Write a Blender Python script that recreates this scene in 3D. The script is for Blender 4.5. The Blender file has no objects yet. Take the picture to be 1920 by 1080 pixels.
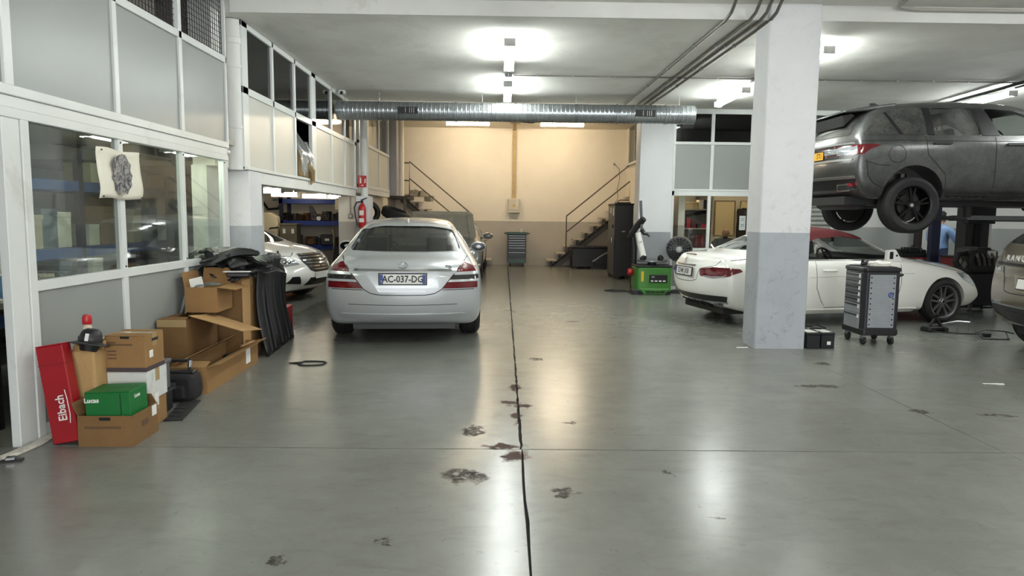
import bpy, bmesh, math, random
from mathutils import Vector, Matrix
from mathutils.bvhtree import BVHTree
from mathutils.geometry import delaunay_2d_cdt
PI = math.pi
random.seed(7)
SC = bpy.context.scene
COL = SC.collection

# ------------------------------------------------------------------ camera
def make_camera():
    cam = bpy.data.cameras.new('camera')
    cam.sensor_fit = 'HORIZONTAL'
    cam.sensor_width = 36.0
    cam.lens = 36.0 * 1300.0 / 1920.0
    cam.clip_end = 200
    o = bpy.data.objects.new('camera', cam)
    yaw, pit, rol = 0.012663, 0.103337, 0.0115
    f = Vector((math.sin(yaw)*math.cos(pit), math.cos(yaw)*math.cos(pit), -math.sin(pit)))
    r = Vector((math.cos(yaw), -math.sin(yaw), 0)); u = r.cross(f)
    c, s = math.cos(rol), math.sin(rol)
    r2 = r*c + u*s; u2 = u*c - r*s
    m = Matrix((r2, u2, -f)).transposed().to_4x4()
    m.translation = Vector((0, 0, 1.52))
    o.matrix_world = m
    COL.objects.link(o)
    SC.camera = o
make_camera()

# ------------------------------------------------------------------ world, daylight, exposure
W = bpy.data.worlds.new('world'); SC.world = W; W.use_nodes = True
W.node_tree.nodes['Background'].inputs[0].default_value = (0.72, 0.76, 0.80, 1)
W.node_tree.nodes['Background'].inputs[1].default_value = 0.5
def area(name, loc, aim, sx, sy, power, col=(1, 1, 1)):
    l = bpy.data.lights.new(name, 'AREA'); l.shape = 'RECTANGLE'; l.size = sx; l.size_y = sy
    l.energy = power; l.color = col
    o = bpy.data.objects.new(name, l); COL.objects.link(o); o.location = loc
    o.rotation_euler = (Vector(aim)-Vector(loc)).to_track_quat('-Z', 'Y').to_euler()
    return o
# daylight entering through the workshop gate behind the camera
area('gate_daylight', (2.2, -6.2, 2.0), (2.2, 4, 1.7), 9.0, 3.4, 200, (0.97, 0.98, 1.0))
SC.view_settings.view_transform = 'Standard'
SC.view_settings.look = 'None'
SC.view_settings.gamma = 1.0
SC.view_settings.exposure = 1.42
SC.view_settings.use_curve_mapping = False
TUBE_COOL = 29.0
TUBE_NEAR = 21.0
TUBE_WARM = 36.0

# ------------------------------------------------------------------ materials
ORD = 'first second third fourth fifth sixth seventh eighth ninth tenth eleventh twelfth'.split()
def lin(c):
    c = c/255.0
    return c/12.92 if c <= 0.04045 else ((c+0.055)/1.055)**2.4
def rgb(r, g, b): return (lin(r), lin(g), lin(b), 1.0)
class NT:
    def __init__(s, name):
        s.m = bpy.data.materials.new(name); s.m.use_nodes = True
        s.t = s.m.node_tree; s.b = s.t.nodes['Principled BSDF']; s.out = s.t.nodes['Material Output']
    def n(s, typ, **kw):
        x = s.t.nodes.new(typ)
        for k, v in kw.items(): setattr(x, k, v)
        return x
    def l(s, a, b): s.t.links.new(a, b)
    def val(s, op, a, b=None, c=None, clamp=False):
        x = s.n('ShaderNodeMath', operation=op); x.use_clamp = clamp
        for i, v in enumerate((a, b, c)):
            if v is None: continue
            if isinstance(v, (int, float)): x.inputs[i].default_value = v
            else: s.l(v, x.inputs[i])
        return x.outputs[0]
    def mix(s, fac, a, b):
        x = s.n('ShaderNodeMix', data_type='RGBA')
        for i, v in ((0, fac), (6, a), (7, b)):
            if isinstance(v, (int, float, tuple)): x.inputs[i].default_value = v
            else: s.l(v, x.inputs[i])
        return x.outputs[2]
    def noise(s, scale, detail=4, rough=0.55, vec=None, dist=0):
        x = s.n('ShaderNodeTexNoise'); x.inputs['Scale'].default_value = scale
        x.inputs['Detail'].default_value = detail; x.inputs['Roughness'].default_value = rough
        x.inputs['Distortion'].default_value = dist
        if vec is not None: s.l(vec, x.inputs['Vector'])
        return x.outputs['Fac']
    def pos(s): return s.n('ShaderNodeNewGeometry').outputs['Position']
    def obj(s): return s.n('ShaderNodeTexCoord').outputs['Object']
    def ramp(s, v, lo, hi):
        x = s.n('ShaderNodeMapRange'); x.inputs[1].default_value = lo; x.inputs[2].default_value = hi
        s.l(v, x.inputs[0]); return x.outputs[0]
    def bump(s, h, strength=0.2, dist=0.01):
        x = s.n('ShaderNodeBump'); x.inputs['Strength'].default_value = strength; x.inputs['Distance'].default_value = dist
        s.l(h, x.inputs['Height']); s.l(x.outputs[0], s.b.inputs['Normal'])
MATS = {}
def mat(name, c, rough=0.5, metal=0.0, var=0.0, vs=6.0, bump=0.0, bs=40.0, coat=0.0, em=None, es=0.0, spec=0.5, dirt=None, ds=3.0, dlo=0.55, dhi=0.75):
    """one procedural material: colour with noise variation, optional fine relief and stains"""
    if name in MATS: return MATS[name]
    k = NT(name); b = k.b
    col = rgb(*c)
    b.inputs['Base Color'].default_value = col
    b.inputs['Roughness'].default_value = rough; b.inputs['Metallic'].default_value = metal
    b.inputs['Specular IOR Level'].default_value = spec
    b.inputs['Coat Weight'].default_value = coat; b.inputs['Coat Roughness'].default_value = 0.06
    out = None
    if var:
        n = k.noise(vs, 5, vec=k.obj())
        lo = tuple(max(0, v*(1-var)) for v in col[:3])+(1,); hi = tuple(min(1, v*(1+var)) for v in col[:3])+(1,)
        out = k.mix(k.ramp(n, 0.3, 0.7), lo, hi)
    if dirt:
        n = k.noise(ds, 6, 0.65, vec=k.obj(), dist=0.6)
        out = k.mix(k.ramp(n, dlo, dhi), out if out is not None else col, rgb(*dirt))
    if out is not None: k.l(out, b.inputs['Base Color'])
    if bump: k.bump(k.noise(bs, 4, vec=k.obj()), bump)
    if em:
        b.inputs['Emission Color'].default_value = rgb(*em); b.inputs['Emission Strength'].default_value = es
    MATS[name] = k.m
    return k.m
def glass_mat(name, tint=(0.8, 0.85, 0.84), rough=0.02, refl=1.0, spots=0.0):
    """thin pane: tinted see-through plus a real Fresnel mirror reflection"""
    if name in MATS: return MATS[name]
    k = NT(name); k.t.nodes.remove(k.b)
    tr = k.n('ShaderNodeBsdfTransparent'); tr.inputs[0].default_value = tint+(1,)
    gl = k.n('ShaderNodeBsdfGlossy'); gl.inputs['Roughness'].default_value = rough
    fr = k.n('ShaderNodeFresnel'); bf = k.n('ShaderNodeNewGeometry').outputs['Backfacing']
    k.l(k.val('MULTIPLY_ADD', bf, 1/1.5-1.5, 1.5), fr.inputs[0])      # the same reflection on both faces of a thin pane
    mx = k.n('ShaderNodeMixShader')
    k.l(k.val('MULTIPLY', fr.outputs[0], refl, clamp=True), mx.inputs[0]); k.l(tr.outputs[0], mx.inputs[1]); k.l(gl.outputs[0], mx.inputs[2])
    last = mx.outputs[0]
    if spots:
        df = k.n('ShaderNodeBsdfDiffuse'); df.inputs[0].default_value = (0.5, 0.5, 0.47, 1)
        m2 = k.n('ShaderNodeMixShader'); k.l(k.val('MULTIPLY', k.ramp(k.noise(3.0, 5, vec=k.obj()), 0.3, 0.75), spots), m2.inputs[0])
        k.l(last, m2.inputs[1]); k.l(df.outputs[0], m2.inputs[2]); last = m2.outputs[0]
    k.l(last, k.out.inputs[0]); MATS[name] = k.m
    return k.m
def two_tone(name, top, low, z, rough=0.6, dirt=(120, 112, 98), lo=0.58, hi=0.8):
    """wall paint: light above the painted line, grey gloss dado below it, scuffs near the floor"""
    if name in MATS: return MATS[name]
    k = NT(name); p = k.pos(); sp = k.n('ShaderNodeSeparateXYZ'); k.l(p, sp.inputs[0])
    n = k.noise(2.2, 6, 0.6, vec=p); n2 = k.noise(9, 6, 0.7, vec=p, dist=0.8)
    t = k.mix(k.ramp(n, 0.3, 0.7), tuple(v*0.94 for v in rgb(*top)[:3])+(1,), rgb(*top))
    b = k.mix(k.ramp(n, 0.3, 0.7), tuple(v*0.88 for v in rgb(*low)[:3])+(1,), rgb(*low))
    c = k.mix(k.val('LESS_THAN', sp.outputs[2], z), t, b)
    low_z = k.val('SUBTRACT', 1.0, k.val('MULTIPLY', sp.outputs[2], 0.5), clamp=True)
    c = k.mix(k.val('MULTIPLY', k.ramp(n2, lo, hi), k.val('ADD', k.val('MULTIPLY', low_z, 0.5), 0.12)), c, rgb(*dirt))
    k.l(c, k.b.inputs['Base Color']); k.b.inputs['Roughness'].default_value = rough
    k.bump(k.noise(14, 6, 0.7, vec=p), 0.12, 0.01)
    MATS[name] = k.m; return k.m

# ------------------------------------------------------------------ mesh building
class MB:
    """collects simple shapes into ONE mesh object"""
    def __init__(s): s.v = []; s.f = []; s.m = []; s.mi = 0
    def add(s, vs, fs):
        o = len(s.v); s.v += [tuple(v) for v in vs]; s.f += [tuple(i+o for i in f) for f in fs]; s.m += [s.mi]*len(fs); return s
    def box(s, x0, x1, y0, y1, z0, z1, M=None):
        v = [Vector((x, y, z)) for z in (z0, z1) for y in (y0, y1) for x in (x0, x1)]
        if M is not None: v = [M @ p for p in v]
        return s.add(v, [(0, 2, 3, 1), (4, 5, 7, 6), (0, 1, 5, 4), (2, 6, 7, 3), (0, 4, 6, 2), (1, 3, 7, 5)])
    def prism(s, poly, a, b, axis='y', M=None):
        n = len(poly)
        def q(p, t):
            v = {'y': (p[0], t, p[1]), 'x': (t, p[0], p[1]), 'z': (p[0], p[1], t)}[axis]
            v = Vector(v); return M @ v if M is not None else v
        vs = [q(p, a) for p in poly]+[q(p, b) for p in poly]
        fs = [tuple(range(n)), tuple(range(2*n-1, n-1, -1))]+[(i, i+n, (i+1) % n+n, (i+1) % n) for i in range(n)]
        return s.add(vs, fs)
    def tube(s, pts, r, n=8, closed=False, cap=True):
        pts = [Vector(p) for p in pts]; rs = r if isinstance(r, (list, tuple)) else [r]*len(pts)
        rings = []; prev = None
        for i, p in enumerate(pts):
            a = pts[(i-1) % len(pts)] if (i > 0 or closed) else p
            b = pts[(i+1) % len(pts)] if (i < len(pts)-1 or closed) else p
            t = (b-a).normalized()
            if prev is None: u = t.orthogonal().normalized()
            else:
                u = prev-t*prev.dot(t)
                u = u.normalized() if u.length > 1e-6 else t.orthogonal().normalized()
            prev = u; w = t.cross(u)
            rings.append([p+(u*math.cos(2*PI*j/n)+w*math.sin(2*PI*j/n))*rs[i] for j in range(n)])
        vs = [v for g in rings for v in g]; m = len(pts); fs = []
        for i in range(m if closed else m-1):
            k = (i+1) % m
            for j in range(n): fs.append((i*n+j, i*n+(j+1) % n, k*n+(j+1) % n, k*n+j))
        if cap and not closed: fs += [tuple(range(n-1, -1, -1)), tuple((m-1)*n+j for j in range(n))]
        return s.add(vs, fs)
    def cyl(s, p0, p1, r, r1=None, n=16): return s.tube([p0, p1], [r, r if r1 is None else r1], n)
    def lathe(s, prof, n=24, M=None, closed=False):
        """profile of (radius, height) turned about z"""
        vs = []; fs = []; m = len(prof)
        for j in range(n):
            c, q = math.cos(2*PI*j/n), math.sin(2*PI*j/n)
            for (r, z) in prof:
                v = Vector((r*c, r*q, z)); vs.append(M @ v if M is not None else v)
        for j in range(n):
            k = (j+1) % n
            for i in range(m if closed else m-1):
                i2 = (i+1) % m
                fs.append((j*m+i, k*m+i, k*m+i2, j*m+i2))
        if not closed:
            if prof[0][0] > 1e-5: fs.append(tuple(j*m for j in range(n-1, -1, -1)))
            if prof[-1][0] > 1e-5: fs.append(tuple(j*m+m-1 for j in range(n)))
        return s.add(vs, fs)
    def sphere(s, c, r, n=10, m=7, sc=(1, 1, 1)):
        c = Vector(c)
        prof = [(math.sin(PI*i/m), -math.cos(PI*i/m)) for i in range(m+1)]
        M = Matrix.Translation(c) @ Matrix.Diagonal((r*sc[0], r*sc[1], r*sc[2], 1))
        return s.lathe(prof, n, M)
    def sheet(s, fn, nu, nv, thick=0.0):
        """grid surface fn(u,v) -> point; optional thickness along z"""
        g = [[Vector(fn(i/nu, j/nv)) for j in range(nv+1)] for i in range(nu+1)]
        vs = [p for r in g for p in r]; w = nv+1
        fs = [(i*w+j, (i+1)*w+j, (i+1)*w+j+1, i*w+j+1) for i in range(nu) for j in range(nv)]
        s.add(vs, fs); return s
    def mesh(s, name):
        me = bpy.data.meshes.new(name); me.from_pydata(s.v, [], s.f)
        bm = bmesh.new(); bm.from_mesh(me); bmesh.ops.remove_doubles(bm, verts=bm.verts, dist=1e-6)
        bmesh.ops.recalc_face_normals(bm, faces=bm.faces); bm.to_mesh(me); bm.free()
        return me
    def obj(s, name, m, parent=None, smooth=False, bev=0.0, seg=1, solid=0.0, sub=0):
        me = s.mesh(name)
        return link(name, me, m, parent, smooth, bev, seg, solid, sub)
def link(name, me, m, parent=None, smooth=False, bev=0.0, seg=1, solid=0.0, sub=0):
    o = bpy.data.objects.new(name, me); COL.objects.link(o)
    for x in (m if isinstance(m, (list, tuple)) else [m]): me.materials.append(x)
    if parent is not None: o.parent = parent
    if solid:
        d = o.modifiers.new('thick', 'SOLIDIFY'); d.thickness = solid; d.offset = 0
    if bev:
        d = o.modifiers.new('bevel', 'BEVEL'); d.width = bev; d.segments = seg; d.limit_method = 'ANGLE'; d.angle_limit = math.radians(40)
    if sub:
        d = o.modifiers.new('sub', 'SUBSURF'); d.levels = sub; d.render_levels = sub
    if smooth:
        me.shade_smooth() if hasattr(me, 'shade_smooth') else None
        try: me.set_sharp_from_angle(angle=math.radians(38))
        except Exception: pass
    return o
def box(name, m, x0, x1, y0, y1, z0, z1, parent=None, bev=0.0, M=None):
    return MB().box(x0, x1, y0, y1, z0, z1, M).obj(name, m, parent, bev=bev)
def tag(o, label=None, cat=None, group=None, kind=None):
    if label: o['label'] = label
    if cat: o['category'] = cat
    if group: o['group'] = group
    if kind: o['kind'] = kind
    return o
def thing(name, label, cat, loc=(0, 0, 0), rz=0.0, group=None, rot=None):
    o = bpy.data.objects.new(name, None); COL.objects.link(o); o.location = loc
    o.rotation_euler = rot if rot else (0, 0, rz); o.empty_display_size = 0.2
    return tag(o, label, cat, group)
def struct(name):
    o = bpy.data.objects.new(name, None); COL.objects.link(o); o['kind'] = 'structure'; return o
def dup(root, loc, rz=None, label=None, scale=None, rot=None):
    """a copy of a thing with copies of its parts and sub-parts"""
    r = root.copy(); COL.objects.link(r); r.location = loc
    if rz is not None: r.rotation_euler = (0, 0, rz)
    if rot is not None: r.rotation_euler = rot
    if scale: r.scale = scale
    if label: r['label'] = label
    for ch in root.children:
        c = ch.copy(); COL.objects.link(c); c.parent = r
        for g in ch.children:
            d = g.copy(); COL.objects.link(d); d.parent = c
    return r
def text(name, s, size, m, parent, loc, rot, ext=0.0015, ax='CENTER', sx=1.0, bold=0.0):
    cu = bpy.data.curves.new(name, 'FONT'); cu.body = s; cu.size = size; cu.extrude = ext; cu.align_x = ax; cu.align_y = 'CENTER'
    cu.resolution_u = 2; cu.offset = bold
    t = bpy.data.objects.new(name, cu); COL.objects.link(t)
    dg = bpy.context.evaluated_depsgraph_get(); me = bpy.data.meshes.new_from_object(t.evaluated_get(dg))
    bpy.data.objects.remove(t); bpy.data.curves.remove(cu)
    o = link(name, me, m, parent); o.location = loc; o.rotation_euler = rot; o.scale = (sx, 1, 1)
    return o
def bake(o):
    dg = bpy.context.evaluated_depsgraph_get(); dg.update()
    me = bpy.data.meshes.new_from_object(o.evaluated_get(dg)); o.modifiers.clear(); o.data = me
    return me
X90 = math.radians(90)
# ------------------------------------------------------------------ setting: materials
def floor_mat():
    k = NT('floor_paint'); p = k.pos(); b = k.b
    n1 = k.noise(0.55, 6, 0.6, vec=p); n2 = k.noise(3.5, 8, 0.7, vec=p); n3 = k.noise(26, 6, 0.75, vec=p, dist=1.0)
    st = k.n('ShaderNodeMapping'); st.inputs['Scale'].default_value = (1.0, 2.6, 1); k.l(p, st.inputs[0])
    n4 = k.noise(2.5, 7, 0.7, vec=st.outputs[0], dist=0.7)
    base = k.mix(k.ramp(n1, 0.3, 0.7), rgb(112, 113, 107), rgb(126, 127, 120))
    base = k.mix(k.val('MULTIPLY', k.ramp(n2, 0.45, 0.8), 0.30), base, rgb(140, 143, 136))
    base = k.mix(k.val('MULTIPLY', k.ramp(n4, 0.52, 0.72), 0.28), base, rgb(84, 84, 80))
    base = k.mix(k.val('MULTIPLY', k.ramp(n3, 0.60, 0.70), 0.55), base, rgb(82, 82, 78))
    # chipped paint and stains, each with a place and size of its own
    spots = [(0.11, 6.05, .08, .18, 0, 0), (0.05, 5.55, .13, .10, 0, 0), (0.18, 5.45, .08, .08, 0, 0), (0.02, 4.46, .22, .07, 0, 0), (0.08, 4.28, .13, .14, 0, 0), (0.10, 5.2, .07, .10, 0, 0),
             (-0.21, 3.93, .19, .15, 1, 0), (-0.20, 4.80, .10, .16, 1, 0), (0.36, 7.3, .10, .10, 1, 0), (1.0, 10.0, .14, .1, 1, 0), (0.5, 5.0, .05, .05, 1, 0),
             (0.12, 5.1, .03, .22, 0, 0), (-0.55, 3.1, .05, .04, 1, 0), (1.1, 3.4, .05, .03, 1, 0), (2.9, 6.2, .3, .08, 1, 0), (-1.0, 2.92, .06, .05, 1, 0),
             (3.9, 5.3, .2, .05, 1, 0), (1.0, 4.0, .06, .03, 1, 0), (3.35, 5.4, .10, .08, 1, 0), (3.4, 7.2, .12, .10, 1, 0), (0.35, 3.7, .10, .09, 1, 0)]
    pn = k.n('ShaderNodeVectorMath', operation='MULTIPLY_ADD')
    nz = k.n('ShaderNodeTexNoise'); nz.inputs['Scale'].default_value = 14; nz.inputs['Detail'].default_value = 5; k.l(p, nz.inputs['Vector'])
    k.l(nz.outputs['Color'], pn.inputs[0]); pn.inputs[1].default_value = (0.22, 0.22, 0)
    sh = k.n('ShaderNodeVectorMath', operation='SUBTRACT'); k.l(p, sh.inputs[0]); sh.inputs[1].default_value = (0.11, 0.11, 0)
    k.l(sh.outputs[0], pn.inputs[2])
    masks = {0: None, 1: None}
    for (x, y, rx, ry, kind, _) in spots:
        a = k.n('ShaderNodeVectorMath', operation='SUBTRACT'); k.l(pn.outputs[0], a.inputs[0]); a.inputs[1].default_value = (x, y, 0)
        m = k.n('ShaderNodeVectorMath', operation='MULTIPLY'); k.l(a.outputs[0], m.inputs[0]); m.inputs[1].default_value = (1/rx, 1/ry, 0)
        ln = k.n('ShaderNodeVectorMath', operation='LENGTH'); k.l(m.outputs[0], ln.inputs[0])
        q = k.val('SUBTRACT', 1.0, k.ramp(ln.outputs[1], 0.55, 0.8), clamp=True)
        masks[kind] = q if masks[kind] is None else k.val('MAXIMUM', masks[kind], q)
    base = k.mix(k.val('MULTIPLY', masks[0], 0.92), base, rgb(92, 79, 74))
    dark = k.val('MULTIPLY', masks[1], k.ramp(n3, 0.34, 0.5))
    base = k.mix(k.val('MULTIPLY', dark, 0.85), base, rgb(54, 51, 46))
    k.l(base, b.inputs['Base Color'])
    r = k.val('ADD', k.val('MULTIPLY', k.ramp(n2, 0.3, 0.75), 0.045), 0.22)
    k.l(r, b.inputs['Roughness'])
    k.l(k.val('MULTIPLY', k.val('SUBTRACT', 1.0, k.val('MAXIMUM', masks[0], dark), clamp=True), 0.55), b.inputs['Specular IOR Level'])   # bare concrete is matt
    k.bump(k.noise(5, 6, 0.6, vec=p), 0.05, 0.02)
    return k.m
M_floor = floor_mat()
M_dark = mat('joint_dark', (34, 33, 31), 0.9)
M_white = mat('white_lacquer', (214, 217, 214), 0.32, var=0.04, vs=2, dirt=(178, 176, 166), ds=1.6, dlo=0.6, dhi=0.85)
M_panel = mat('grey_panel', (145, 149, 145), 0.33, var=0.03, vs=1.2, dirt=(150, 150, 143), ds=1.3, dlo=0.62, dhi=0.9)
M_panel2 = mat('pale_panel', (196, 195, 186), 0.36, var=0.03, vs=1.4)
M_plaster = mat('white_plaster', (218, 218, 214), 0.6, var=0.04, vs=3, bump=0.1, bs=12, dirt=(176, 172, 162), ds=2.2, dlo=0.62, dhi=0.85)
M_ceil = mat('ceiling_paint', (228, 227, 221), 0.75, var=0.07, vs=1.1, bump=0.35, bs=9, dirt=(204, 202, 193), ds=1.0, dlo=0.5, dhi=0.8)
M_cream = mat('cream_paint', (226, 218, 200), 0.6, var=0.03, vs=2)
M_pillar = two_tone('pillar_paint', (216, 217, 218), (170, 175, 180), 1.365, dirt=(112, 104, 92), lo=.54, hi=.72)
M_pillar2 = two_tone('pillar_paint_low', (212, 214, 215), (150, 155, 157), 1.225)
M_wallb = two_tone('rear_wall_paint', (234, 226, 210), (184, 177, 166), 1.365, dirt=(170, 160, 142))
M_wallr = two_tone('side_wall_paint', (226, 226, 223), (170, 173, 170), 1.37)
M_room = mat('dim_room_paint', (176, 174, 164), 0.8, var=0.08, vs=1.5)
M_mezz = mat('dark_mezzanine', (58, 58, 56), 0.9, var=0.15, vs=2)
M_conc = mat('raw_concrete', (128, 122, 116), 0.85, var=0.15, vs=3, bump=0.2, bs=20)
M_glass = glass_mat('window_glass', (0.80, 0.84, 0.81), 0.03, 1.3, spots=0.12)
M_dglass = glass_mat('smoked_glass', (0.20, 0.21, 0.21), 0.05, 1.2)
M_steel = mat('galvanised_steel', (150, 154, 156), 0.32, 0.9, var=0.1, vs=9)
M_pipe = mat('grey_pipe', (120, 118, 110), 0.45, 0.6, var=0.1)
M_black = mat('black_plastic', (24, 24, 25), 0.45, var=0.15, vs=8)
M_blackm = mat('black_metal', (34, 34, 35), 0.4, 0.3, var=0.1)
M_rubber = mat('tyre_rubber', (26, 26, 26), 0.75, var=0.15, vs=10, bump=0.1, bs=50)
M_rail = mat('brown_steel', (98, 90, 80), 0.5, 0.3, var=0.1)
M_paper = mat('white_paper', (226, 225, 220), 0.8, var=0.02)
M_red = mat('red_paint', (176, 30, 34), 0.35, var=0.06)
M_chrome = mat('chrome', (205, 207, 208), 0.12, 1.0)
M_alu = mat('brushed_aluminium', (176, 178, 178), 0.3, 0.85, var=0.06)

# ------------------------------------------------------------------ setting: floor slabs
fl = box('floor', M_dark, -9.2, 14.0, -6.5, 21.75, -0.2, -0.025); fl['kind'] = 'structure'
XS = [-9.1, -3.125, 0.13, 3.33, 8.6, 13.95]; YS = [-6.4, 4.41, 8.17, 12.4, 17.0, 21.7]
def slab(x0, x1, y0, y1, gx0, gx1, gy0, gy1):
    pts = []
    n = 40
    def jit(g): return g*(1+random.uniform(-0.5, 0.7))
    for i in range(n): pts.append((x0+(x1-x0)*i/n, y0+jit(gy0)))
    for i in range(n): pts.append((x1-jit(gx1), y0+(y1-y0)*i/n))
    for i in range(n): pts.append((x1-(x1-x0)*i/n, y1-jit(gy1)))
    for i in range(n): pts.append((x0+jit(gx0), y1-(y1-y0)*i/n))
    MB().prism(pts, -0.03, 0.0, 'z').obj('floor_slab', M_floor, fl)
GX = [.001, .002, .008, .0025, .002, .001]; GY = [.001, .006, .0022, .0015, .0015, .001]
for i in range(5):
    for j in range(5): slab(XS[i], XS[i+1], YS[j], YS[j+1], GX[i], GX[i+1], GY[j], GY[j+1])

# ------------------------------------------------------------------ setting: ceilings and beams
def S(name, m, *b, bev=0.0):
    o = box(name, m, *b, bev=bev); o['kind'] = 'structure'; return o
S('ceiling', M_ceil, -3.1, 14, -6.5, 8.12, 3.93, 4.1)
S('ceiling.001', M_ceil, -3.3, 14, 8.12, 14.12, 3.768, 4.1)
S('ceiling.002', M_ceil, 3.4, 14, 14.12, 15.0, 3.768, 4.1)
S('ceiling.003', M_cream, -4.2, 4.4, 14.5, 21.8, 4.2, 4.4)
S('beam', M_plaster, -3.1, 14, 8.09, 8.13, 3.76, 3.93)
S('beam.001', M_cream, -3.3, 3.5, 14.12, 14.5, 3.56, 4.2)
S('column', M_pillar, 2.965, 3.555, 8.02, 8.45, -0.02, 3.93, bev=0.012)
S('column.001', M_pillar2, 2.80, 3.49, 14.5, 15.0, -0.02, 3.78, bev=0.012)
S('column.002', M_pillar, -3.42, -3.07, 8.47, 8.9, -0.02, 2.03, bev=0.008)
S('column.003', M_pillar, -3.09, -2.81, 14.55, 15.0, -0.02, 1.9, bev=0.008)
# right-hand pillar edges chipped at the floor
S('wall_back', M_wallb, -4.2, 4.4, 21.7, 21.9, -0.02, 4.22)
S('wall_back.001', M_wallr, 6.95, 14, 14.9, 15.1, -0.02, 3.8)
S('wall_right', M_wallr, 13.95, 14.1, -6.5, 15, -0.02, 3.95)
S('wall_front', M_plaster, -9.2, -2.4, -6.6, -6.4, -0.02, 3.95)
S('wall_front.001', M_plaster, 6.8, 14, -6.6, -6.4, -0.02, 3.95)
S('wall_front.002', M_plaster, -2.4, 6.8, -6.6, -6.4, 3.6, 3.95)
# rear bay, right side wall with its small window
wr = struct('wall_right.001')
box('wall_panel', M_wallb, 3.76, 3.9, 15.0, 21.7, -0.02, 3.1, wr)
box('wall_panel', M_wallb, 3.76, 3.9, 15.0, 19.3, 3.1, 4.2, wr)
box('wall_panel', M_wallb, 3.76, 3.9, 21.25, 21.7, 3.1, 4.2, wr)
box('window_sill', M_white, 3.66, 3.82, 19.25, 21.3, 3.06, 3.11, wr)
for y in (19.3, 20.25, 21.2): box('window_frame', M_white, 3.74, 3.8, y, y+0.05, 3.1, 4.2, wr)
for y in (19.35, 20.3): box('window_pane', M_dglass, 3.765, 3.775, y, y+0.9, 3.11, 4.2, wr)
S('wall_right.002', M_mezz, 4.4, 4.5, 15.1, 21.7, 2.0, 4.2)

# ------------------------------------------------------------------ setting: glazed partition on the left, front section
XL = -3.09
w1 = struct('wall_left')
def post(p, y0, y1, z0, z1, x0=XL-0.06, x1=XL, m=M_white, nm='post'): return box(nm, m, x0, x1, y0, y1, z0, z1, p, bev=0.004)
post(w1, 4.37, 4.53, 0.0, 2.12); post(w1, 4.535, 4.61, 0.0, 2.10, XL-0.05, XL+0.008)
post(w1, 7.76, 7.88, 0.0, 2.1)
for y0, y1 in ((5.67, 5.735), (6.77, 6.83)):
    post(w1, y0, y1, 1.05, 2.1, nm='mullion'); post(w1, y0, y1, 0.08, 0.99, nm='mullion')
post(w1, 4.61, 7.76, 0.985, 1.055, nm='rail'); post(w1, 4.61, 7.76, 0.0, 0.08, nm='rail')
post(w1, -6.4, 7.88, 2.095, 2.16, XL-0.07, XL+0.01, nm='rail')
post(w1, -6.4, 7.88, 2.16, 2.235, XL-0.06, XL-0.004, nm='fascia_board')
post(w1, -6.4, 7.9, 2.235, 2.30, XL-0.06, XL+0.014, nm='rail')
edges = [-6.4, -4.0, -1.6, 0.8, 3.2, 4.48, 5.70, 6.83, 7.93]
for i in range(len(edges)-1):
    wdt = 0.05 if edges[i+1] == 4.48 else 0.03
    post(w1, edges[i+1]-wdt, edges[i+1]+(0.03 if i < len(edges)-2 else 0), 2.3, 3.93, nm='mullion')
    box('panel', M_panel, XL-0.04, XL-0.022, edges[i]+0.02, edges[i+1]-0.02, 2.30, 3.17, w1)
post(w1, -6.4, 7.93, 3.165, 3.235, nm='rail')
post(w1, -6.4, 7.93, 3.83, 3.93, nm='rail')
for a, b in ((4.61, 5.67), (5.735, 6.77), (6.83, 7.76)):
    box('window_pane', M_glass, XL-0.035, XL-0.029, a, b, 1.05, 2.1, w1)
    box('panel', M_panel, XL-0.04, XL-0.022, a, b, 0.08, 0.99, w1)
    for zz in (1.075, 2.07): MB().cyl((XL-0.002, b+0.03, zz), (XL+0.006, b+0.03, zz), 0.008, n=8).obj('screw_cap', M_black, w1)
for a, b in ((4.51, 5.67), (5.73, 6.80), (6.86, 7.90)):
    g = MB(); y = a+0.04
    while y < b: g.tube([(XL-0.035, y, 3.23), (XL-0.035, y, 3.84)], 0.0035, 4); y += 0.055
    z = 3.26
    while z < 3.84: g.tube([(XL-0.04, a, z), (XL-0.04, b, z)], 0.0035, 4); z += 0.055
    o = g.obj('wire_mesh', M_blackm, w1); o['kind'] = 'stuff'
post(w1, -6.4, 3.3, 0.0, 2.1, XL-0.06, XL-0.02, M_panel, 'panel'); post(w1, 3.22, 3.34, 0.0, 2.1)
S('door_1', mat('door_grey_brown', (70, 66, 60), 0.6, var=0.1), -3.22, -3.17, 3.55, 4.28, 0.01, 2.08)
S('wall_left.003', M_plaster, -3.5, -3.33, 7.88, 8.5, -0.02, 2.05)
S('wall_left.004', M_plaster, -3.5, -3.25, 7.93, 8.4, 2.05, 3.93)
tr = MB(); tr.tube([(-3.12, 5.0, 0.012), (-3.06, 4.7, 0.012), (-3.03, 4.42, 0.012), (-3.05, 4.2, 0.012), (-3.12, 3.9, 0.012), (-3.16, 3.4, 0.012)], [.012, .03, .04, .04, .03, .02], 8)
o = tr.obj('trim_1', mat('threshold_white', (200, 197, 186), 0.6, var=0.08, dirt=(110, 104, 94), ds=7), smooth=True); o['kind'] = 'structure'; o.scale = (1, 1, 0.5)

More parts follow.
